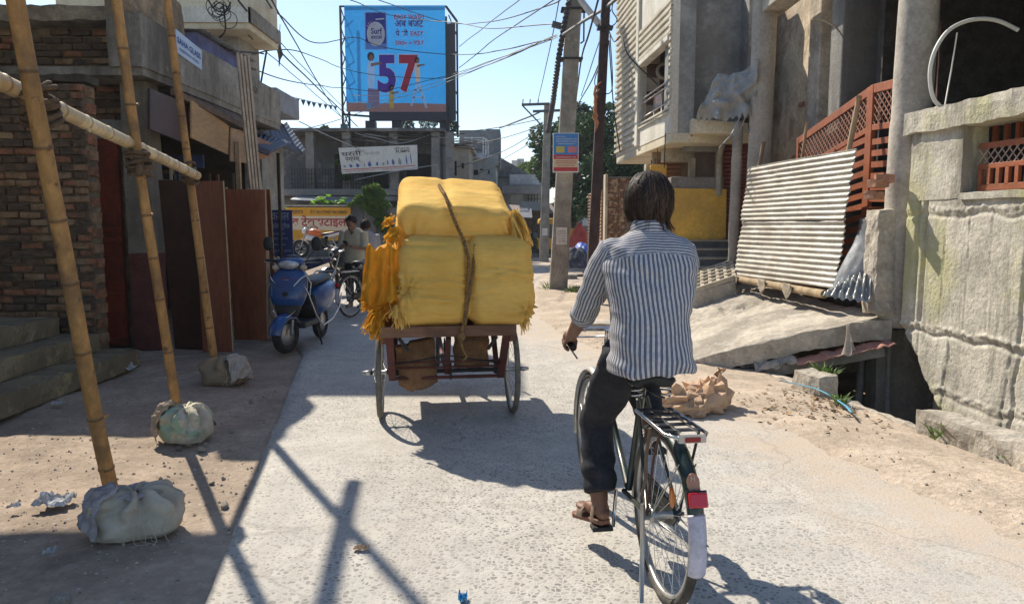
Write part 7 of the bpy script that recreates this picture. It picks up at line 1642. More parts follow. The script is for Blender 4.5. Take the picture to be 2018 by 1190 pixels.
for s in (-1, 1):
    MB().b2((s * .47 - .03, -.30, .62), (s * .47 + .03, 1.05, .699)).build('side_beam', wood, ct_, bev=.004)
    MB().bar((s * .43, -.33, .68), (s * .42, -.03, .30), .055, .03).build('rear_strut', mar, ct_); MB().bar((s * .40, .35, .66), (s * .40, .02, .34), .04, .03).build('front_strut', mar, ct_)
    MB().bar((s * .36, -.30, .66), (s * .30, -.25, .56), .02, .02).build('corner_brace', black_i, ct_)
for z, y in ((.45, -.14), (.40, -.10), (.31, -.045), (.345, .06)): MB().tube([(-.42, y, z), (.42, y, z)], .009 if z > .32 else .014, 8).build('cross_rod', mar, ct_)
MB().bar((.0, -.30, .66), (.0, -.02, .34), .04, .03).build('centre_strut', mar, ct_); MB().tube([(-.40, -.2, .45), (.0, -.15, .50), (.40, -.2, .44)], .006, 6).build('brake_rod', black_i, ct_)
MB().tube([(0, .0, .352), (0, .9, .34), (0, 1.4, .40)], .022, 8).build('main_tube', mar, ct_); MB().torus((.03, 0, .352), (1, 0, 0), .07, .006, 24, 6).build('sprocket', black_i, ct_); MB().torus((.04, 1.15, .34), (1, 0, 0), .09, .006, 24, 6).build('chainring', black_i, ct_)
MB().tube([(0, 1.4, .4), (0, 1.15, .85)], .02, 8).build('seat_tube', mar, ct_); MB().tube([(0, 1.2, .75), (0, 1.75, .85)], .018, 8).build('top_tube', mar, ct_); MB().tube([(0, 1.4, .4), (0, 1.75, .80)], .02, 8).build('down_tube', mar, ct_)
MB().ell((0, 1.12, .90), (.09, .13, .03), 14, 8).build('saddle', pm('black_leather', (.02, .02, .021)), ct_)
wheel(ct_, (0, 2.0, .352), .352, .022, 36, axis=(1, 0, 0), name='front_wheel')
for s in (-1, 1): MB().tube([(s * .05, 1.76, .78), (s * .055, 2.0, .352)], .012, 8).build('fork_blade', mar, ct_)
MB().tube([(-.28, 1.5, 1.0), (-.24, 1.66, 1.02), (0, 1.70, 1.0), (.24, 1.66, 1.02), (.28, 1.5, 1.0)], .012, 8).build('handlebar', chrome, ct_); MB().tube([(0, 1.76, .78), (0, 1.71, 1.0)], .014, 8).build('stem', chrome, ct_)
# sacks slung under the bed
jute = pm('brown_jute', (.25, .135, .065), var=.25, scale=6, rough=.92, bump=.5, bscale=120, stain=(.15, .08, .045), samt=.6, sscale=5)
for i, (x0_, x1_, z0_, z1_, y, lab) in enumerate(((-.40, -.10, .27, .62, -.02, 'brown cloth sack hanging under the left of the cart bed'), (.06, .33, .37, .62, .0, 'brown jute sack slung under the right of the cart bed'))):
    t = T('under_sack', lab, 'sack', CR, CRZ, world=False)
    def f(u, v):
        x = lerp(x0_, x1_, u); z = lerp(z1_, z0_, v); 
        if i == 0: z -= .06 * sin(pi * u) * v; z = z if u > .35 else z - .02; x += .03 * v
        return V((x + .015 * nz(v * 3, i), y - .06 * sin(pi * u) * sin(pi * (.15 + .8 * v)) + .02 * fbm((u * 4, v * 4, i), 1.2), z - (.05 * (1 - u) * (1 - v) if i == 0 else 0)))
    MB().grid(f, 26, 20, thick=.10, tdir=(0, 1, 0)).build('sack_cloth', jute, t)
    if i == 1: MB().tube([(x0_ + .02, y - .07, z1_ - .03), (x1_ - .02, y - .07, z1_ - .02)], .006, 5).build('seam', pm('strap_brown', (.17, .12, .09)), t)
# bales
bale_m = pm('yellow_cotton', (.92, .60, .16), grain=.07, var=.08, scale=2.5, rough=.92, bump=.45, bscale=16, stain=(.72, .42, .08), samt=.5, sscale=1.6, slo=.45, shi=.65, stain2=(.92, .66, .20), s2scale=1.4, s2lo=.5, s2hi=.7, trans=.22, stretch=(.6, .6, 2.4), bdist=.02, spec=.15)
bale_s = pm('saffron_cotton', (.78, .40, .035), var=.14, scale=3, rough=.85, bump=.4, bscale=22, trans=.35, stain=(.62, .28, .02), samt=.5, sscale=4, stretch=(1.5, 1.5, .6), spec=.2)
def bale(lab, c, s, R=None, knots=(), grooves=(), seed=0., mat=None, rnd_=.13):
    c = V(c); crs = [(random.Random(seed * 7 + q).uniform(-.45, .45) * s[2], random.Random(seed * 5 + q).uniform(-.5, .5) * s[0], random.Random(seed + q).uniform(.10, .30), random.Random(seed * 3 + q).uniform(-.25, .25)) for q in range(11)]; nn = [max(8, int(s[i] / (.014 if i != 1 else .03))) for i in range(3)]; m = MB(); idx = {}
    def vid(t3):
        if t3 in idx: return idx[t3]
        p = V([s[a] * (t3[a] / nn[a] - .5) for a in range(3)]); q = V([clamp(p[a], -s[a] / 2 + rnd_, s[a] / 2 - rnd_) for a in range(3)]); d = p - q; L_ = d.length
        n_ = d.normalized() if L_ > 1e-6 else V((0, 0, 1)); p = q + n_ * min(rnd_, L_) if L_ > rnd_ * .999 else p
        n_ = (V([p[a] / (s[a] / 2) for a in range(3)])); mx = max(abs(x) for x in n_); nn_ = V([math.copysign(abs(x / mx) ** 5, x) for x in n_]).normalized()
        bul = .024 * (1 - (2 * p.x / s[0]) ** 2 * .8) * (1 - (2 * p.z / s[2]) ** 2 * .8)
        d_ = bul + .030 * fbm((p.x * 2 + seed, p.y * 2, p.z * 2.5), 1.2, 3) + .012 * (1 - abs(2.2 * fbm((p.x * 1.3 + seed, p.y * 1.3, p.z * 7), 1.2, 2))) * sstep(.6 + fbm((p.x * 2, p.y * 2, p.z * 2 + seed), 1)) + .009 * fbm((p.x * 3 + seed, p.y * 3, p.z * 20), 1, 2) + .012 * (1 - abs(2.2 * fbm((p.x * 1.1 + seed + 3, p.y, p.z * 4.5 + p.x * 1.5), 1, 2)))
        for K, w in knots:
            dv = p - V(K); r_ = dv.length; a = atan2(dv.z, dv.x); d_ += (.026 * sin(a * 13 + seed) + .014 * sin(a * 7)) * exp(-(r_ / w) ** 2) * sstep(r_ / .05) - .07 * exp(-(r_ / (w * .3)) ** 2)
        for gx_, slope, dp in grooves: d_ -= dp * exp(-((p.x - gx_ - slope * p.z) / .035) ** 2)
        for cz, cx, cw_, sl in crs:
            e = p.z - cz - sl * (p.x - cx) - .02 * nz(p.x * 6, cz * 9); d_ += .011 * (exp(-((e - .012) / .012) ** 2) - 1.3 * exp(-((e + .006) / .008) ** 2)) * exp(-((p.x - cx) / cw_) ** 4)
        p = p + nn_ * d_
        idx[t3] = len(m.v); m.v.append((R @ p if R is not None else p) + c); return idx[t3]
    for a, (b_, c_) in ((0, (1, 2)), (1, (2, 0)), (2, (0, 1))):
        for side in (0, nn[a]):
            for i in range(nn[b_]):
                for j in range(nn[c_]):
                    q = []
                    for di, dj in ((0, 0), (1, 0), (1, 1), (0, 1)):
                        t = [0, 0, 0]; t[a] = side; t[b_] = i + di; t[c_] = j + dj; q.append(vid(tuple(t)))
                    m.f.append(q if side else q[::-1]); m.s.append(True)
    t = T('cloth_bale', lab, 'bale', CR, CRZ, group='yellow bales on the tricycle', world=False); m.build('wrapping', mat or bale_m, t); return t
def tuft(t, c, d, L_, w, mat, seed, n=26, name='frayed_tuft', fan=.55):
    w, n, L_, fan = w * .25, n * 3, L_ * .72, fan * .75
    """gathered knot of cloth fraying into a fan of strips"""
    c, d = V(c), V(d).normalized(); rnd = random.Random(seed); m = MB()
    for k in range(n):
        dd = (d + V((rnd.gauss(0, fan), rnd.gauss(0, fan * .8), rnd.gauss(0, fan)))).normalized(); l = L_ * (.65 + .5 * rnd.random()); p = c + V((rnd.gauss(0, .012), rnd.gauss(0, .012), rnd.gauss(0, .012))); s = dd.cross(V((rnd.gauss(0, 1), rnd.gauss(0, 1), rnd.gauss(0, 1)))).normalized(); pts = []
        for i in range(5): tt = i / 4; pts.append(p + dd * l * tt + V((0, 0, -.55 * l * tt * tt)) + s * .015 * sin(tt * 5 + k)); 
        for i in range(4):
            wa, wb = w * (.4 + .9 * sin(pi * (.12 + .7 * i / 4))), w * (.4 + .9 * sin(pi * (.12 + .7 * (i + 1) / 4)))
            m.add([pts[i] - s * wa, pts[i] + s * wa, pts[i + 1] + s * wb, pts[i + 1] - s * wb], [(0, 1, 2, 3)], True)
    o = m.build(name, mat, t); o['kind'] = 'stuff'; return o
LLc, LRc, UPc = V((-.085, .14, 1.075)), V((.37, .15, 1.075)), V((.065, .27, 1.515))
b1 = bale('lower left yellow cloth bale resting on the cart bed', LLc, (.545, 1.05, .64), None, (((-.21, -.5, -.05), .1),), ((.22, 0, .02),), 1., None, .12)
b2 = bale('lower right yellow cloth bale with bulging top on the cart bed', LRc, (.50, 1.05, .64), Matrix.Rotation(radians(-2), 3, 'Y'), (((.2, -.48, -.22), .09),), ((-.20, .0, .02),), 4., None, .12)
b3 = bale('topmost yellow cloth bale with gathered knot and twisted rope', UPc, (.82, 1.0, .46), Matrix.Rotation(radians(2.5), 3, 'Y') @ Matrix.Rotation(radians(16), 3, 'X'), (((-.30, -.5, -.045), .15), ((-.29, -.5, -.13), .12), ((.40, -.46, .0), .12)), ((-.02, -.18, .012),), 8., None, .085)
b4 = bale('bright saffron bundle hanging off the left side of the load', (-.43, .12, 1.06), (.26, .66, .50), Matrix.Rotation(radians(6), 3, 'Y'), (((0, -.33, -.12), .1),), (), 12., bale_s, .10)
tuft(b4, (-.50, -.28, .86), (-.5, -.35, -.75), .17, .022, bale_s, 1, 60); tuft(b4, (-.36, -.33, .90), (.15, -.5, -.9), .15, .02, bale_m, 2, 30); tuft(b4, (-.52, -.1, 1.0), (-.8, -.2, -.6), .17, .022, bale_s, 3, 24)
MB().ell((-.505, -.26, .965), (.085, .07, .065), 20, 12).build('knotted_lump', bale_s, b4); MB().tube([(-.60, -.24, 1.03), (-.50, -.335, 1.02), (-.36, -.34, 1.035)], .006, 6).build('tie_cord', pm('strap_brown', (.17, .12, .09)), b4)
MB().grid(lambda u, v: V((-.585 + .28 * u - .05 * v * (1 - u), -.27 - .06 * sin(pi * u) + .022 * sin(u * 26 + 3 * nz(u * 3, v * 2)) * (.3 + v) - .05 * v, 1.33 - .40 * v + .05 * nz(u * 6, v * 3))), 60, 24, thick=.006, tdir=(0, 1, 0)).build('loose_cloth', bale_s, b4)
for k, x in enumerate((-.43, -.335, -.30)): MB().tube([(x, -.335, 1.20), (x + .02, -.345, 1.08), (x - .01, -.34, .98), (x + .02, -.35, .86)], .004, 4).build('loose_fringe', pm('pale_fringe', (.75, .55, .22), rough=.9, bump=.2), b4)
tuft(b3, (-.36, -.26, 1.45), (-.7, -.3, -.45), .12, .02, bale_s, 4, 26); tuft(b3, (.50, -.22, 1.58), (.45, -.3, -.9), .26, .03, bale_m, 5, 44, fan=.3); tuft(b3, (-.40, -.2, 1.52), (-1, -.2, .2), .09, .016, bale_s, 8, 16); tuft(b2, (.565, -.2, .83), (.3, -.3, -.9), .13, .013, bale_m, 6, 20, fan=.25)
# ropes
rope_m = pm('load_rope', (.24, .14, .055), var=.4, scale=30, rough=.95, bump=.6, bscale=120)
rp = T('load_rope', 'twisted brown rope running down over the yellow bales', 'rope', CR, CRZ, world=False)
def trope(pts, r_, turns, n=150): twisted(pts, r_, turns, rp, 'rope_strand', rope_m, n)
trope([V((-.03, .5, 1.82)), V((-.02, .1, 1.755)), V((-.01, -.17, 1.71)), V((.01, -.285, 1.635)), V((.04, -.325, 1.545)), V((.08, -.335, 1.45)), V((.115, -.355, 1.38)), V((.145, -.40, 1.25)), V((.14, -.40, 1.05)), V((.12, -.395, .85)), V((.10, -.39, .75)), V((.085, -.385, .64))], .0078, 46)
trope([V((.21, .2, 1.42)), V((.205, -.2, 1.41)), V((.195, -.36, 1.34)), V((.175, -.395, 1.15)), V((.135, -.40, .90)), V((.115, -.395, .76))], .0065, 26)
MB().ell((.09, -.39, .68), (.03, .025, .035), 10, 7).build('rope_knot', rope_m, rp); MB().tube([(.08, -.39, .66), (.10, -.40, .58), (.13, -.39, .53), (.10, -.38, .50)], .008, 6).build('rope_end', rope_m, rp)
# ================================================================== scooter
SR = V((gp(545, 702).x + .1, 9.08, 0))
sc = T('scooter', 'blue scooter parked on its stand beside the laminate boards', 'scooter', SR, radians(176), world=False)
sblue = pm('scooter_blue', (.010, .07, .25), var=.12, scale=3, rough=.33, bump=.03, coat=.5, spec=.5, stain=(.09, .10, .13), samt=.35, sscale=5); sblk = flat('scooter_black', (.018, .019, .022), .45)
def swheel(c, rz):
    c = V(c); axv = (cos(rz), sin(rz), 0); w = MB().torus(c, axv, .168, .052, 36, 12).build('wheel', tyre_k, sc); MB().lathe([(.02, -.03), (.135, -.03), (.14, -.02), (.05, .0), (.14, .02), (.135, .03), (.02, .03)], c, axv, 20).build('rim', alu, w)
    for k in range(5):
        a = 2 * pi * k / 5; q = V(axv).to_track_quat('Z', 'Y'); MB().bar(c + q @ V((.03 * cos(a), .03 * sin(a), .03)), c + q @ V((.13 * cos(a), .13 * sin(a), .03)), .02, .02).build('rim_spoke', sblk, w)
SZ = radians(-16)
swheel((0, .62, .22), SZ); swheel((0, -.60, .22), 0)
def rl(name, secs, mat, par=None, n=24, p=.8): return MB().loft([ring(c, rx, ry, n, p) for c, rx, ry in secs]).build(name, mat, par or sc)
Rs = Matrix.Rotation(SZ, 3, 'Z')
for s in (-1, 1): MB().tube([V((0, .62, .22)) + Rs @ V((s * .075, 0, 0)), V((s * .06, .52, .50))], .02, 8).build('fork_leg', alu, sc)
MB().grid(lambda u, v: V((0, .62, .22)) + Rs @ V(((v - .5) * .19, cos(lerp(.1, 2.5, u)) * (.245 - .05 * (2 * v - 1) ** 2), sin(lerp(.1, 2.5, u)) * (.245 - .05 * (2 * v - 1) ** 2))), 20, 8, thick=.006, tdir=(0, 0, .7)).build('front_fender', sblue, sc)
rl('lower_nose', [(V((0, .52, .36)), .075, .075), (V((0, .535, .43)), .115, .10), (V((0, .52, .52)), .15, .10), (V((0, .50, .60)), .17, .09)], sblk)
ap = rl('leg_shield', [(V((0, .50, .50)), .12, .06), (V((0, .515, .57)), .18, .095), (V((0, .505, .66)), .215, .105), (V((0, .48, .76)), .225, .10), (V((0, .45, .86)), .215, .09), (V((0, .42, .93)), .18, .075), (V((0, .40, .97)), .12, .06)], sblue)
MB().grid(lambda u, v: V((lerp(-.10, .10, u), .60 - .02 * (2 * u - 1) ** 2 + .01 * sin(pi * v), lerp(.60, .72, v) - .05 * abs(2 * u - 1))), 12, 8, thick=.01, tdir=(0, -1, 0)).build('front_scoop', sblk, ap)
MB().grid(lambda u, v: V((lerp(-.115, .115, u), .548 - .035 * (2 * u - 1) ** 2 - .03 * v, lerp(.845, .885, v))), 12, 2, thick=.005, tdir=(0, -1, 0)).build('number_sticker', flat('plate_pale', (.62, .60, .62)), ap)
text('lettering', 'BR 1 ★ 5752 ★ 1902', flat('plate_red', (.40, .05, .06)), ap, V((.10, .551, .852)), (-1, 0, 0), (0, -.4, .9), .024, .2)
hb2 = MB().ell((0, .37, 1.04), (.165, .13, .075), 20, 12).build('handlebar_cowl', sblue, sc); hl = MB().ell(V((0, .455, 1.02)) , (.125, .06, .058), 18, 10).build('headlight', pm('lamp_glass', (.55, .56, .58), rough=.08, bump=0, var=.2, scale=20, metal=.3), hb2)
for s in (-1, 1):
    MB().ell((s * .165, .435, .985), (.045, .05, .035), 12, 8).build('turn_signal', pm('clear_amber', (.50, .40, .30), rough=.15, bump=0), hb2); MB().tube([(s * .13, .34, 1.05), (s * .34, .27, 1.06)], .017, 8).build('hand_grip', sblk, hb2); MB().tube([(s * .18, .38, 1.04), (s * .34, .34, 1.045)], .005, 6).build('brake_lever', alu, hb2)
    MB().tube([(s * .17, .33, 1.07), (s * .25, .33, 1.16), (s * .27, .33, 1.21)], .006, 6).build('mirror_stalk', sblk, hb2); MB().ell((s * .29, .33, 1.26), (.062, .02, .085), 16, 10).build('mirror', sblk, hb2)
MB().ell((0, .36, 1.085), (.12, .09, .05), 16, 8).build('cowl_top', sblk, hb2)
MB().b2((-.18, -.12, .27), (.18, .46, .34)).build('floorboard', sblk, sc, bev=.02); rl('tunnel', [(V((0, -.1, .34)), .14, .08), (V((0, -.12, .50)), .13, .07), (V((0, -.13, .62)), .11, .06)], sblk)
rings = []
for y, w, z0_, z1_ in ((-.10, .13, .36, .66), (-.22, .19, .34, .72), (-.45, .215, .36, .76), (-.65, .20, .42, .78), (-.82, .14, .52, .78), (-.90, .07, .60, .76)):
    rings.append([V((math.copysign(abs(cos(a)) ** .7, cos(a)) * w, y, lerp(z0_, z1_, .5) + math.copysign(abs(sin(a)) ** .7, sin(a)) * (z1_ - z0_) / 2)) for a in [2 * pi * k / 24 for k in range(24)]])
MB().loft(rings).build('rear_body', sblue, sc)
rings = []
for y, w, z in ((-.02, .10, .74), (-.12, .14, .765), (-.35, .15, .785), (-.55, .145, .80), (-.78, .10, .80)): rings.append([V((cos(a) * w, y, z + sin(a) * .045)) for a in [2 * pi * k / 20 for k in range(20)]])
MB().loft(rings).build('seat', sblk, sc); MB().tube([(-.13, -.70, .80), (-.13, -.88, .86), (.13, -.88, .86), (.13, -.70, .80)], .012, 8).build('grab_rail', alu, sc)
for s in (-1, 1):
    MB().tube([(s * .19, .53, .80), (s * .24, .50, .68), (s * .285, .38, .42), (s * .27, .10, .26), (s * .28, -.25, .30), (s * .29, -.5, .42), (s * .27, -.68, .58)], .010, 8).build('crash_guard', chrome, sc)
    MB().tube([(s * .10, .585, .78), (s * .17, .565, .86), (s * .215, .50, .90), (s * .25, .43, .80), (s * .24, .46, .66)], .008, 8).build('apron_guard', chrome, sc)
MB().tube([(-.13, .64, .50), (-.07, .70, .44), (0, .715, .42), (.07, .70, .44), (.13, .64, .50)], .007, 8).build('fender_guard', chrome, sc)
MB().tube([(.18, -.28, .24), (.20, -.75, .30)], [.035, .045], 12).build('silencer', sblk, sc); MB().tube([(-.14, .0, .28), (-.24, .06, .02)], .011, 8).build('side_stand', sblk, sc); MB().ell((0, -.9, .68), (.08, .03, .04), 12, 8).build('tail_lamp', red_lens, sc)
# ================================================================== motorcycles
def motorcycle(lab, loc, rz, tank_m, panel_m, accent):
    t = T('motorcycle', lab, 'motorcycle', loc, rz, group='parked motorcycles', world=False); F_, Rr = V((0, .68, .30)), V((0, -.66, .30))
    for c in (F_, Rr):
        w = MB().torus(c, (1, 0, 0), .24, .055, 32, 10).build('wheel', tyre_k, t); MB().torus(c, (1, 0, 0), .195, .014, 32, 6).build('rim', alu, w); MB().lathe([(.02, -.05), (.07, -.04), (.07, .04), (.02, .05)], c, (1, 0, 0), 16).build('hub', sblk, w)
        for k in range(6): a = pi * k / 3; MB().bar(c + V((0, .05 * cos(a), .05 * sin(a))), c + V((0, .19 * cos(a), .19 * sin(a))), .02, .024, up=(1, 0, 0)).build('wheel_spoke', alu, w)
    for s in (-1, 1): MB().tube([F_ + V((s * .07, 0, 0)), V((s * .075, .42, .92))], .02, 8).build('fork_leg', alu, t); MB().tube([V((s * .06, -.1, .36)), Rr + V((s * .08, 0, 0))], .018, 8).build('swing_arm', sblk, t); MB().tube([Rr + V((s * .1, .02, .02)), V((s * .1, -.42, .68))], .022, 8).build('shock', alu, t)
    MB().grid(lambda u, v: F_ + V(((v - .5) * .13, cos(lerp(.4, 2.6, u)) * .315, sin(lerp(.4, 2.6, u)) * .315)), 14, 4, thick=.006, tdir=(0, 0, 1)).build('front_fender', panel_m, t)
    en = MB().rbox((0, .08, .40), (.24, .34, .30), None, .06, .012, 8, 1, round_=.03).build('engine', sblk, t)
    for k in range(5): MB().b2((-.13, .02 - .01 * k, .52 + k * .025), (.13, .24 - .01 * k, .532 + k * .025)).build('cooling_fin', alu, en)
    def lf(name, secs, mat):
        rings = [[V((math.copysign(abs(cos(a)) ** .8, cos(a)) * w, y, z + math.copysign(abs(sin(a)) ** .8, sin(a)) * h)) for a in [2 * pi * k / 18 for k in range(18)]] for y, w, z, h in secs]; return MB().loft(rings).build(name, mat, t)
    lf('fuel_tank', [(.42, .06, .80, .06), (.34, .13, .82, .11), (.18, .16, .84, .125), (.02, .13, .80, .10), (-.08, .08, .76, .06)], tank_m)
    lf('shroud', [(.50, .05, .66, .05), (.40, .17, .68, .11), (.22, .18, .66, .10), (.05, .12, .62, .05)], panel_m)
    lf('seat', [(-.05, .08, .77, .04), (-.2, .13, .79, .045), (-.45, .12, .83, .04), (-.72, .08, .88, .03)], sblk)
    lf('tail_panel', [(-.15, .10, .68, .06), (-.4, .11, .74, .07), (-.65, .09, .81, .06), (-.88, .05, .87, .035)], panel_m); lf('tail_accent', [(-.3, .112, .78, .02), (-.6, .095, .84, .02), (-.8, .06, .89, .015)], accent)
    lf('headlight', [(.62, .03, .85, .03), (.58, .09, .87, .08), (.48, .10, .90, .10), (.42, .06, .90, .06)], panel_m); MB().ell((0, .60, .86), (.07, .02, .055), 12, 8).build('lamp_lens', pm('lamp_glass', (.55, .56, .58)), t)
    MB().tube([(-.36, .30, 1.02), (-.2, .38, 1.03), (0, .42, .98), (.2, .38, 1.03), (.36, .30, 1.02)], .013, 8).build('handlebar', sblk, t)
    for s in (-1, 1): MB().tube([(s * .25, .36, 1.04), (s * .32, .36, 1.16)], .006, 6).build('mirror_stalk', sblk, t); MB().ell((s * .34, .36, 1.20), (.055, .015, .04), 12, 8).build('mirror', sblk, t)
    MB().tube([(.12, .2, .36), (.14, .0, .26), (.15, -.3, .30), (.16, -.72, .42)], [.022, .024, .045, .05], 12).build('exhaust', alu, t); MB().b2((-.06, -.97, .62), (.06, -.955, .72)).build('number_plate', flat('plate_pale', (.62, .60, .62)), t); MB().bar((0, -.86, .84), (0, -.97, .60), .06, .02).build('rear_fender', sblk, t)
    MB().ell((0, -.90, .86), (.05, .02, .025), 10, 6).build('tail_lamp', red_lens, t); MB().tube([(-.1, .0, .28), (-.22, .02, .03)], .012, 6).build('side_stand', sblk, t); MB().b2((-.10, -.2, .40), (.10, -.05, .66)).build('frame_body', sblk, t)
    return t
wpl, opl, kpl = flat('bike_white', (.62, .62, .62), .35, 0, .5), flat('bike_orange', (.62, .12, .015), .35, 0, .5), flat('bike_black', (.02, .02, .022), .35, 0, .5)
p = at(632, 506, 24.4); motorcycle('white and orange sports motorcycle parked in front of the ochre signboard', (p.x, 24.4, .36), radians(82), opl, wpl, flat('bike_red', (.45, .03, .02)))
p = gp(664, 590); motorcycle('black motorcycle parked behind the scooter next to the bicycle', (p.x + .03, p.y + 1.2, 0), radians(152), kpl, kpl, flat('bike_grey', (.2, .2, .21)))
p = at(560, 500, 12.2); motorcycle('dark motorcycle half hidden behind the scooter and battens', (at(545, 470, 12.6).x, 12.6, 0), radians(100), kpl, flat('bike_navy', (.02, .03, .10), .4), kpl)
# ================================================================== litter, stones, weeds
rnd = random.Random(77)
pap = pm('kraft_paper', (.66, .45, .29), var=.08, scale=4, rough=.8, bump=.2, bscale=20, trans=.2, grain=.06)
pc = gp(1375, 815)
kp = T('crumpled_paper_bag', 'crumpled brown paper sacks lying on the road behind the cyclist', 'paper bag', pc)
for i, (dx, dy, w, h) in enumerate(((-.12, .06, .34, .20), (.06, .10, .32, .24), (.18, .22, .27, .28), (-.30, .12, .22, .17), (-.02, -.03, .20, .13))):
    m = MB(); c = pc + V((dx, dy, h * .36)); R_ = Matrix.Rotation(i * 1.1, 3, 'Z'); rings = []
    for j in range(1, 11):
        ph = -pi / 2 + pi * j / 11; ring_ = []
        for k in range(17):
            a = 2 * pi * k / 17 + .18 * j; d = V((cos(ph) * cos(a), cos(ph) * sin(a), sin(ph))); q = d * 2.3 + V((i * 5, 0, 0))
            cre = abs(noise.noise(q)) + .9 * abs(noise.noise(q * 2.1)); r_ = .66 + 1.0 * cre
            p = V((d.x * w / 2 * r_, d.y * w / 2 * r_ * .9, d.z * h / 2 * r_)); p = c + R_ @ p; p.z = max(p.z, .006); ring_.append(p)
        rings.append(ring_)
    m.loft(rings, smooth=False).build('paper_fold', pap, kp)
tip = pc + V((.24, .25, .2)); MB().grid(lambda u, v: tip + V((.07 * (u - .5) + .02 * sin(v * 9), .03 * sin(u * 7), .12 * v + .02 * nz(u * 4, v * 4))), 8, 10, thick=.003, tdir=(0, 1, 0)).build('paper_ear', pap, kp)
def scrap(lab, u, v, w, d, mat, seed, h=.03, z=.0):
    p = gp(u, v, z); z0 = max(0, ground_z(p.x, p.y)); return tag(MB().grid(lambda a, b_: p + V(((a - .5) * w * (1 + .25 * nz(b_ * 4, seed)), (b_ - .5) * d * (1 + .25 * nz(a * 4, seed + 3)), z0 + .008 + h * abs(fbm((a * 3 + seed, b_ * 3, seed), 1.2, 2)) * 2)), 12, 10, smooth=False, thick=.002, tdir=(0, 0, -1)).build('paper_scrap', mat, loc=p), lab, 'litter', 'litter on the ground')
pwh = pm('dirty_paper', (.50, .50, .51), var=.2, scale=8, rough=.9, bump=.3, stain=(.25, .24, .25), samt=.6, sscale=6)
scrap('crumpled dirty white sheet left of the nearest sandbag', 108, 992, .17, .13, pwh, 1, .07); scrap('small white scrap left of the nearest sandbag below the sheet', 100, 1090, .045, .05, pwh, 2); scrap('white scrap beside the mossy steps', 115, 797, .08, .06, pwh, 3); scrap('little flat paper near the steps and nearest sandbag', 30, 1000, .05, .03, pwh, 4)
scrap('crumpled foil in front of the red door', 248, 730, .17, .12, pwh, 5, .09); scrap('white crushed cup beside the black laminate board', 360, 680, .16, .12, pm('white_cup', (.62, .62, .62), rough=.6, bump=.1), 6, .14); scrap('thin pinkish leaf of paper on the lit road', 712, 1084, .07, .03, pap, 7); scrap('blue wrapper at the bottom edge of the road', 912, 1184, .035, .05, flat('wrapper_blue', (.05, .30, .55)), 8, .05)
scrap('pale plastic scrap on the smooth road beside the scooter', 640, 628, .25, .2, pwh, 9, .02); scrap('blue plastic wrapper on the right verge', 1975, 908, .06, .05, flat('wrapper_blue', (.05, .30, .55)), 10, .06); scrap('flat pale stone chip beside the broken kerb', 1975, 887, .13, .08, conc, 11, .05); scrap('white packet on the blue strip beside the kerb stub', 1668, 808, .07, .08, pwh, 12, .06); scrap('flat white packet at the ramp foot', 1475, 725, .16, .06, pwh, 13, .04)
st_ = T('blue_strip', 'thin blue plastic strip lying on the sand by the drain', 'strip', gp(1620, 770))
MB().tube([gp(u, v, .075) for u, v in ((1535, 750), (1575, 757), (1610, 766), (1635, 778), (1650, 788), (1668, 800), (1678, 812))], .011, 6, flatz=.3).build('ribbon', flat('strip_blue', (.10, .35, .50)), st_)
stone_m = [pm('stone_%d' % k, c, var=.3, scale=12, rough=.9, bump=.4) for k, c in enumerate(((.28, .25, .21), (.16, .14, .12), (.36, .31, .25)))]
sm_ = []
for k in range(5):
    me = MB().rbox((0, 0, 0), (1, .8, .6), None, .34, .12, 2.2, k * 7, round_=.28).mesh('stone'); me.materials.append(stone_m[k % 3]); sm_.append(me)
def place_stone(u, v, s, lab):
    p = gp(u, v); o = bpy.data.objects.new('stone', sm_[rnd.randrange(5)]); COL.objects.link(o); o.location = (p.x, p.y, max(-.03, ground_z(p.x, p.y)) + .2 * s); o.scale = (s, s, s); o.rotation_euler = (rnd.random(), rnd.random(), rnd.random() * 6); tag(o, lab, 'stone', 'loose stones')
for i, (u, v, s, lab) in enumerate(((442, 988, .05, 'loose stone in the lit patch beside the middle pole shadow'), (440, 935, .03, 'small stone left of the road edge in the lit patch'), (418, 945, .035, 'pebble beside the pole shadow'), (402, 805, .07, 'stone behind the cement bag'), (420, 830, .06, 'stone right of the cement bag'), (398, 880, .06, 'grey lump at the foot of the cement bag'), (118, 1182, .08, 'brown stone at the bottom left edge'), (1865, 855, .10, 'stone beside the weeds at the broken kerb'), (1900, 880, .09, 'rubble lump in front of the broken kerb'), (352, 878, .05, 'dark stone under the cement bag'), (495, 790, .05, 'stone by the road edge near the far sandbag'), (455, 845, .04, 'pebble on the earth by the road edge'))): place_stone(u, v, s, lab)
# gravel and dead leaves that nobody could count
gm = MB()
for k in range(5200):
    if k < 3000: x, y = -1.3 - 3.0 * rnd.random(), 2.6 + 5.5 * rnd.random(); ok = x < xl(y) - .02
    else: y = 2.8 + 8 * rnd.random(); x = xr(y) + .2 + (9 if rnd.random() < .6 else 0) + 1.7 * rnd.random() ** 1.3; ok = not in_drain(x, y + .05) and x < xk(y) - .02
    if not ok or (y > 7.3 and x > 1.7) or x < -3.9: continue
    s = .003 + .008 * rnd.random() ** 3; z = ground_z(x, y); a = rnd.random() * 6.3
    u = V((cos(a), sin(a), 0)); w = V((-sin(a), cos(a), 0)); c = V((x, y, z + s * .3))
    gm.add([c + u * s * 1.3, c + w * s, c - u * s * 1.2, c - w * s, c + V((0, 0, s * .9)), c - V((0, 0, s))], [(0, 1, 4), (1, 2, 4), (2, 3, 4), (3, 0, 4), (1, 0, 5), (2, 1, 5), (3, 2, 5), (0, 3, 5)])
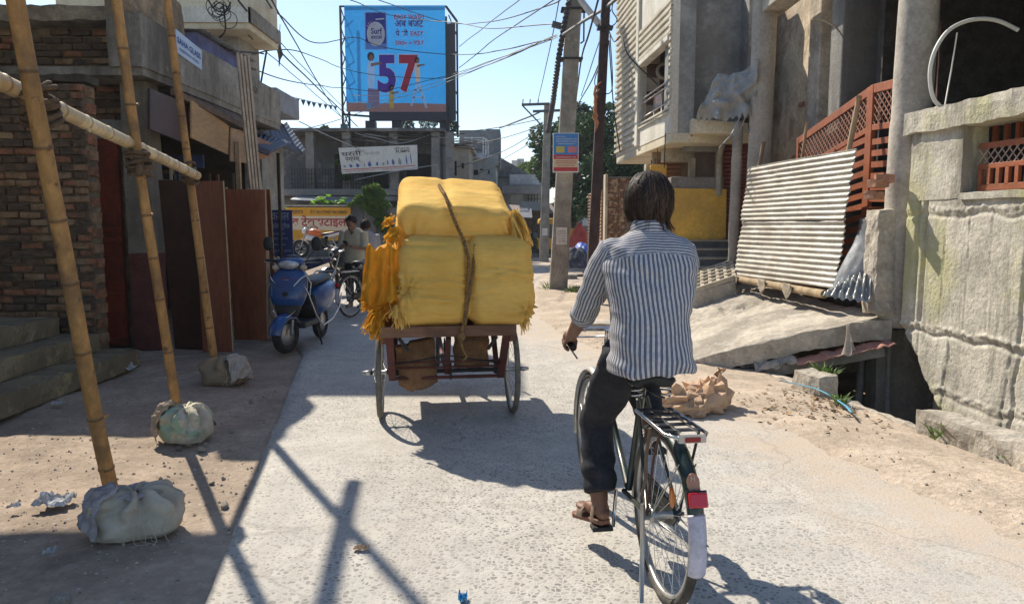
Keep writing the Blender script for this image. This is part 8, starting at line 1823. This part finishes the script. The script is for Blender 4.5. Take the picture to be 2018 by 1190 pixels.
o = gm.build('gravel', pm('gravel_mix', (.40, .33, .26), var=.45, scale=25, rough=.9, bump=.2, world=True)); stuff(o); tag(o, 'loose gravel scattered over the bare earth verges', 'gravel')
lm_ = MB()
for k in range(260):
    p = gp(1560 + 200 * rnd.gauss(.35, .35), 800 + 40 * rnd.gauss(0, .5)); x, y = p.x, p.y
    if in_drain(x, y) or x > xk(y) - .03: continue
    z = ground_z(x, y); a = rnd.random() * 6.3; s = .012 + .022 * rnd.random(); u = V((cos(a), sin(a), .3 * rnd.gauss(0, 1))) * s; w = V((-sin(a), cos(a), .3 * rnd.gauss(0, 1))) * s * .55; c = V((x, y, z + .008))
    lm_.add([c - u, c + w + V((0, 0, .006)), c + u, c - w + V((0, 0, .006))], [(0, 1, 2), (0, 2, 3)])
o = lm_.build('dead_leaves', pm('dry_leaf', (.30, .19, .10), var=.5, scale=15, rough=.8, bump=.2, world=True)); stuff(o); tag(o, 'dry fallen leaves strewn on the sand beside the drain', 'leaves')
def weed(lab, u, v, r_, n, seed, Y=None, z=0., hgt=.16):
    p = gp(u, v, z) if Y is None else at(u, v, Y); t = T('weed_clump', lab, 'weed', p, group='roadside weeds'); m = MB(); rd = random.Random(seed)
    for k in range(n):
        a = rd.random() * 6.3; q = p + V((cos(a), sin(a), 0)) * r_ * rd.random() ** .5; d = V((rd.gauss(0, .5), rd.gauss(0, .5), 1)).normalized(); l = hgt * (.4 + .8 * rd.random()); s = d.cross(V((cos(a), sin(a), .2))).normalized() * .006
        m.add([q - s, q + s, q + d * l * .6 + s * 1.4, q + d * l * .6 - s * 1.4, q + d * l + V((cos(a), sin(a), -.3)) * l * .3], [(0, 1, 2, 3), (3, 2, 4)])
    stuff(m.build('blades', leafmat('weed_leaf', (.12, .19, .05), .3), t))
    for k in range(6): a = rd.random() * 6.3; bigleaf(t, p + V((cos(a) * r_ * .5, sin(a) * r_ * .5, hgt * .4)), (cos(a), sin(a), .3), .05, .015, leafmat('weed_leaf', (.12, .19, .05), .3))
weed('weeds at the left end of the broken kerb', 1855, 862, .10, 60, 1); weed('green weeds behind the kerb stub under the ramp', 1622, 745, .12, 70, 2, z=.05); weed('weed clump below the kerb stub', 1655, 795, .06, 40, 3, z=.03, hgt=.1); weed('grass tuft at the foot of the concrete pole', 1083, 572, .18, 70, 4, hgt=.22); weed('weeds right of the concrete pole foot', 1128, 578, .22, 80, 5, hgt=.2); weed('dry grass at the right edge of the verge', 1990, 905, .14, 60, 6, hgt=.1)
# ================================================================== dusty morning air
hz = MB().b2((-260, -45, -1.8), (260, 280, 12.6)).build('haze', pm('haze_dummy', (.8, .8, .8), bump=0))
hm_ = bpy.data.materials.new('haze_air'); hm_.use_nodes = True; nt = hm_.node_tree; nt.nodes.remove(nt.nodes['Principled BSDF'])
pv = nt.nodes.new('ShaderNodeVolumePrincipled'); pv.inputs['Color'].default_value = (.82, .90, 1.0, 1); pv.inputs['Density'].default_value = .0006; pv.inputs['Anisotropy'].default_value = .35
nt.links.new(pv.outputs[0], nt.nodes['Material Output'].inputs['Volume']); hz.data.materials.clear(); hz.data.materials.append(hm_)
stuff(hz); tag(hz, 'thin bluish dusty air filling the street', 'haze')
SC.cycles.volume_step_rate = 4; SC.cycles.volume_max_steps = 64; SC.cycles.volume_bounces = 0
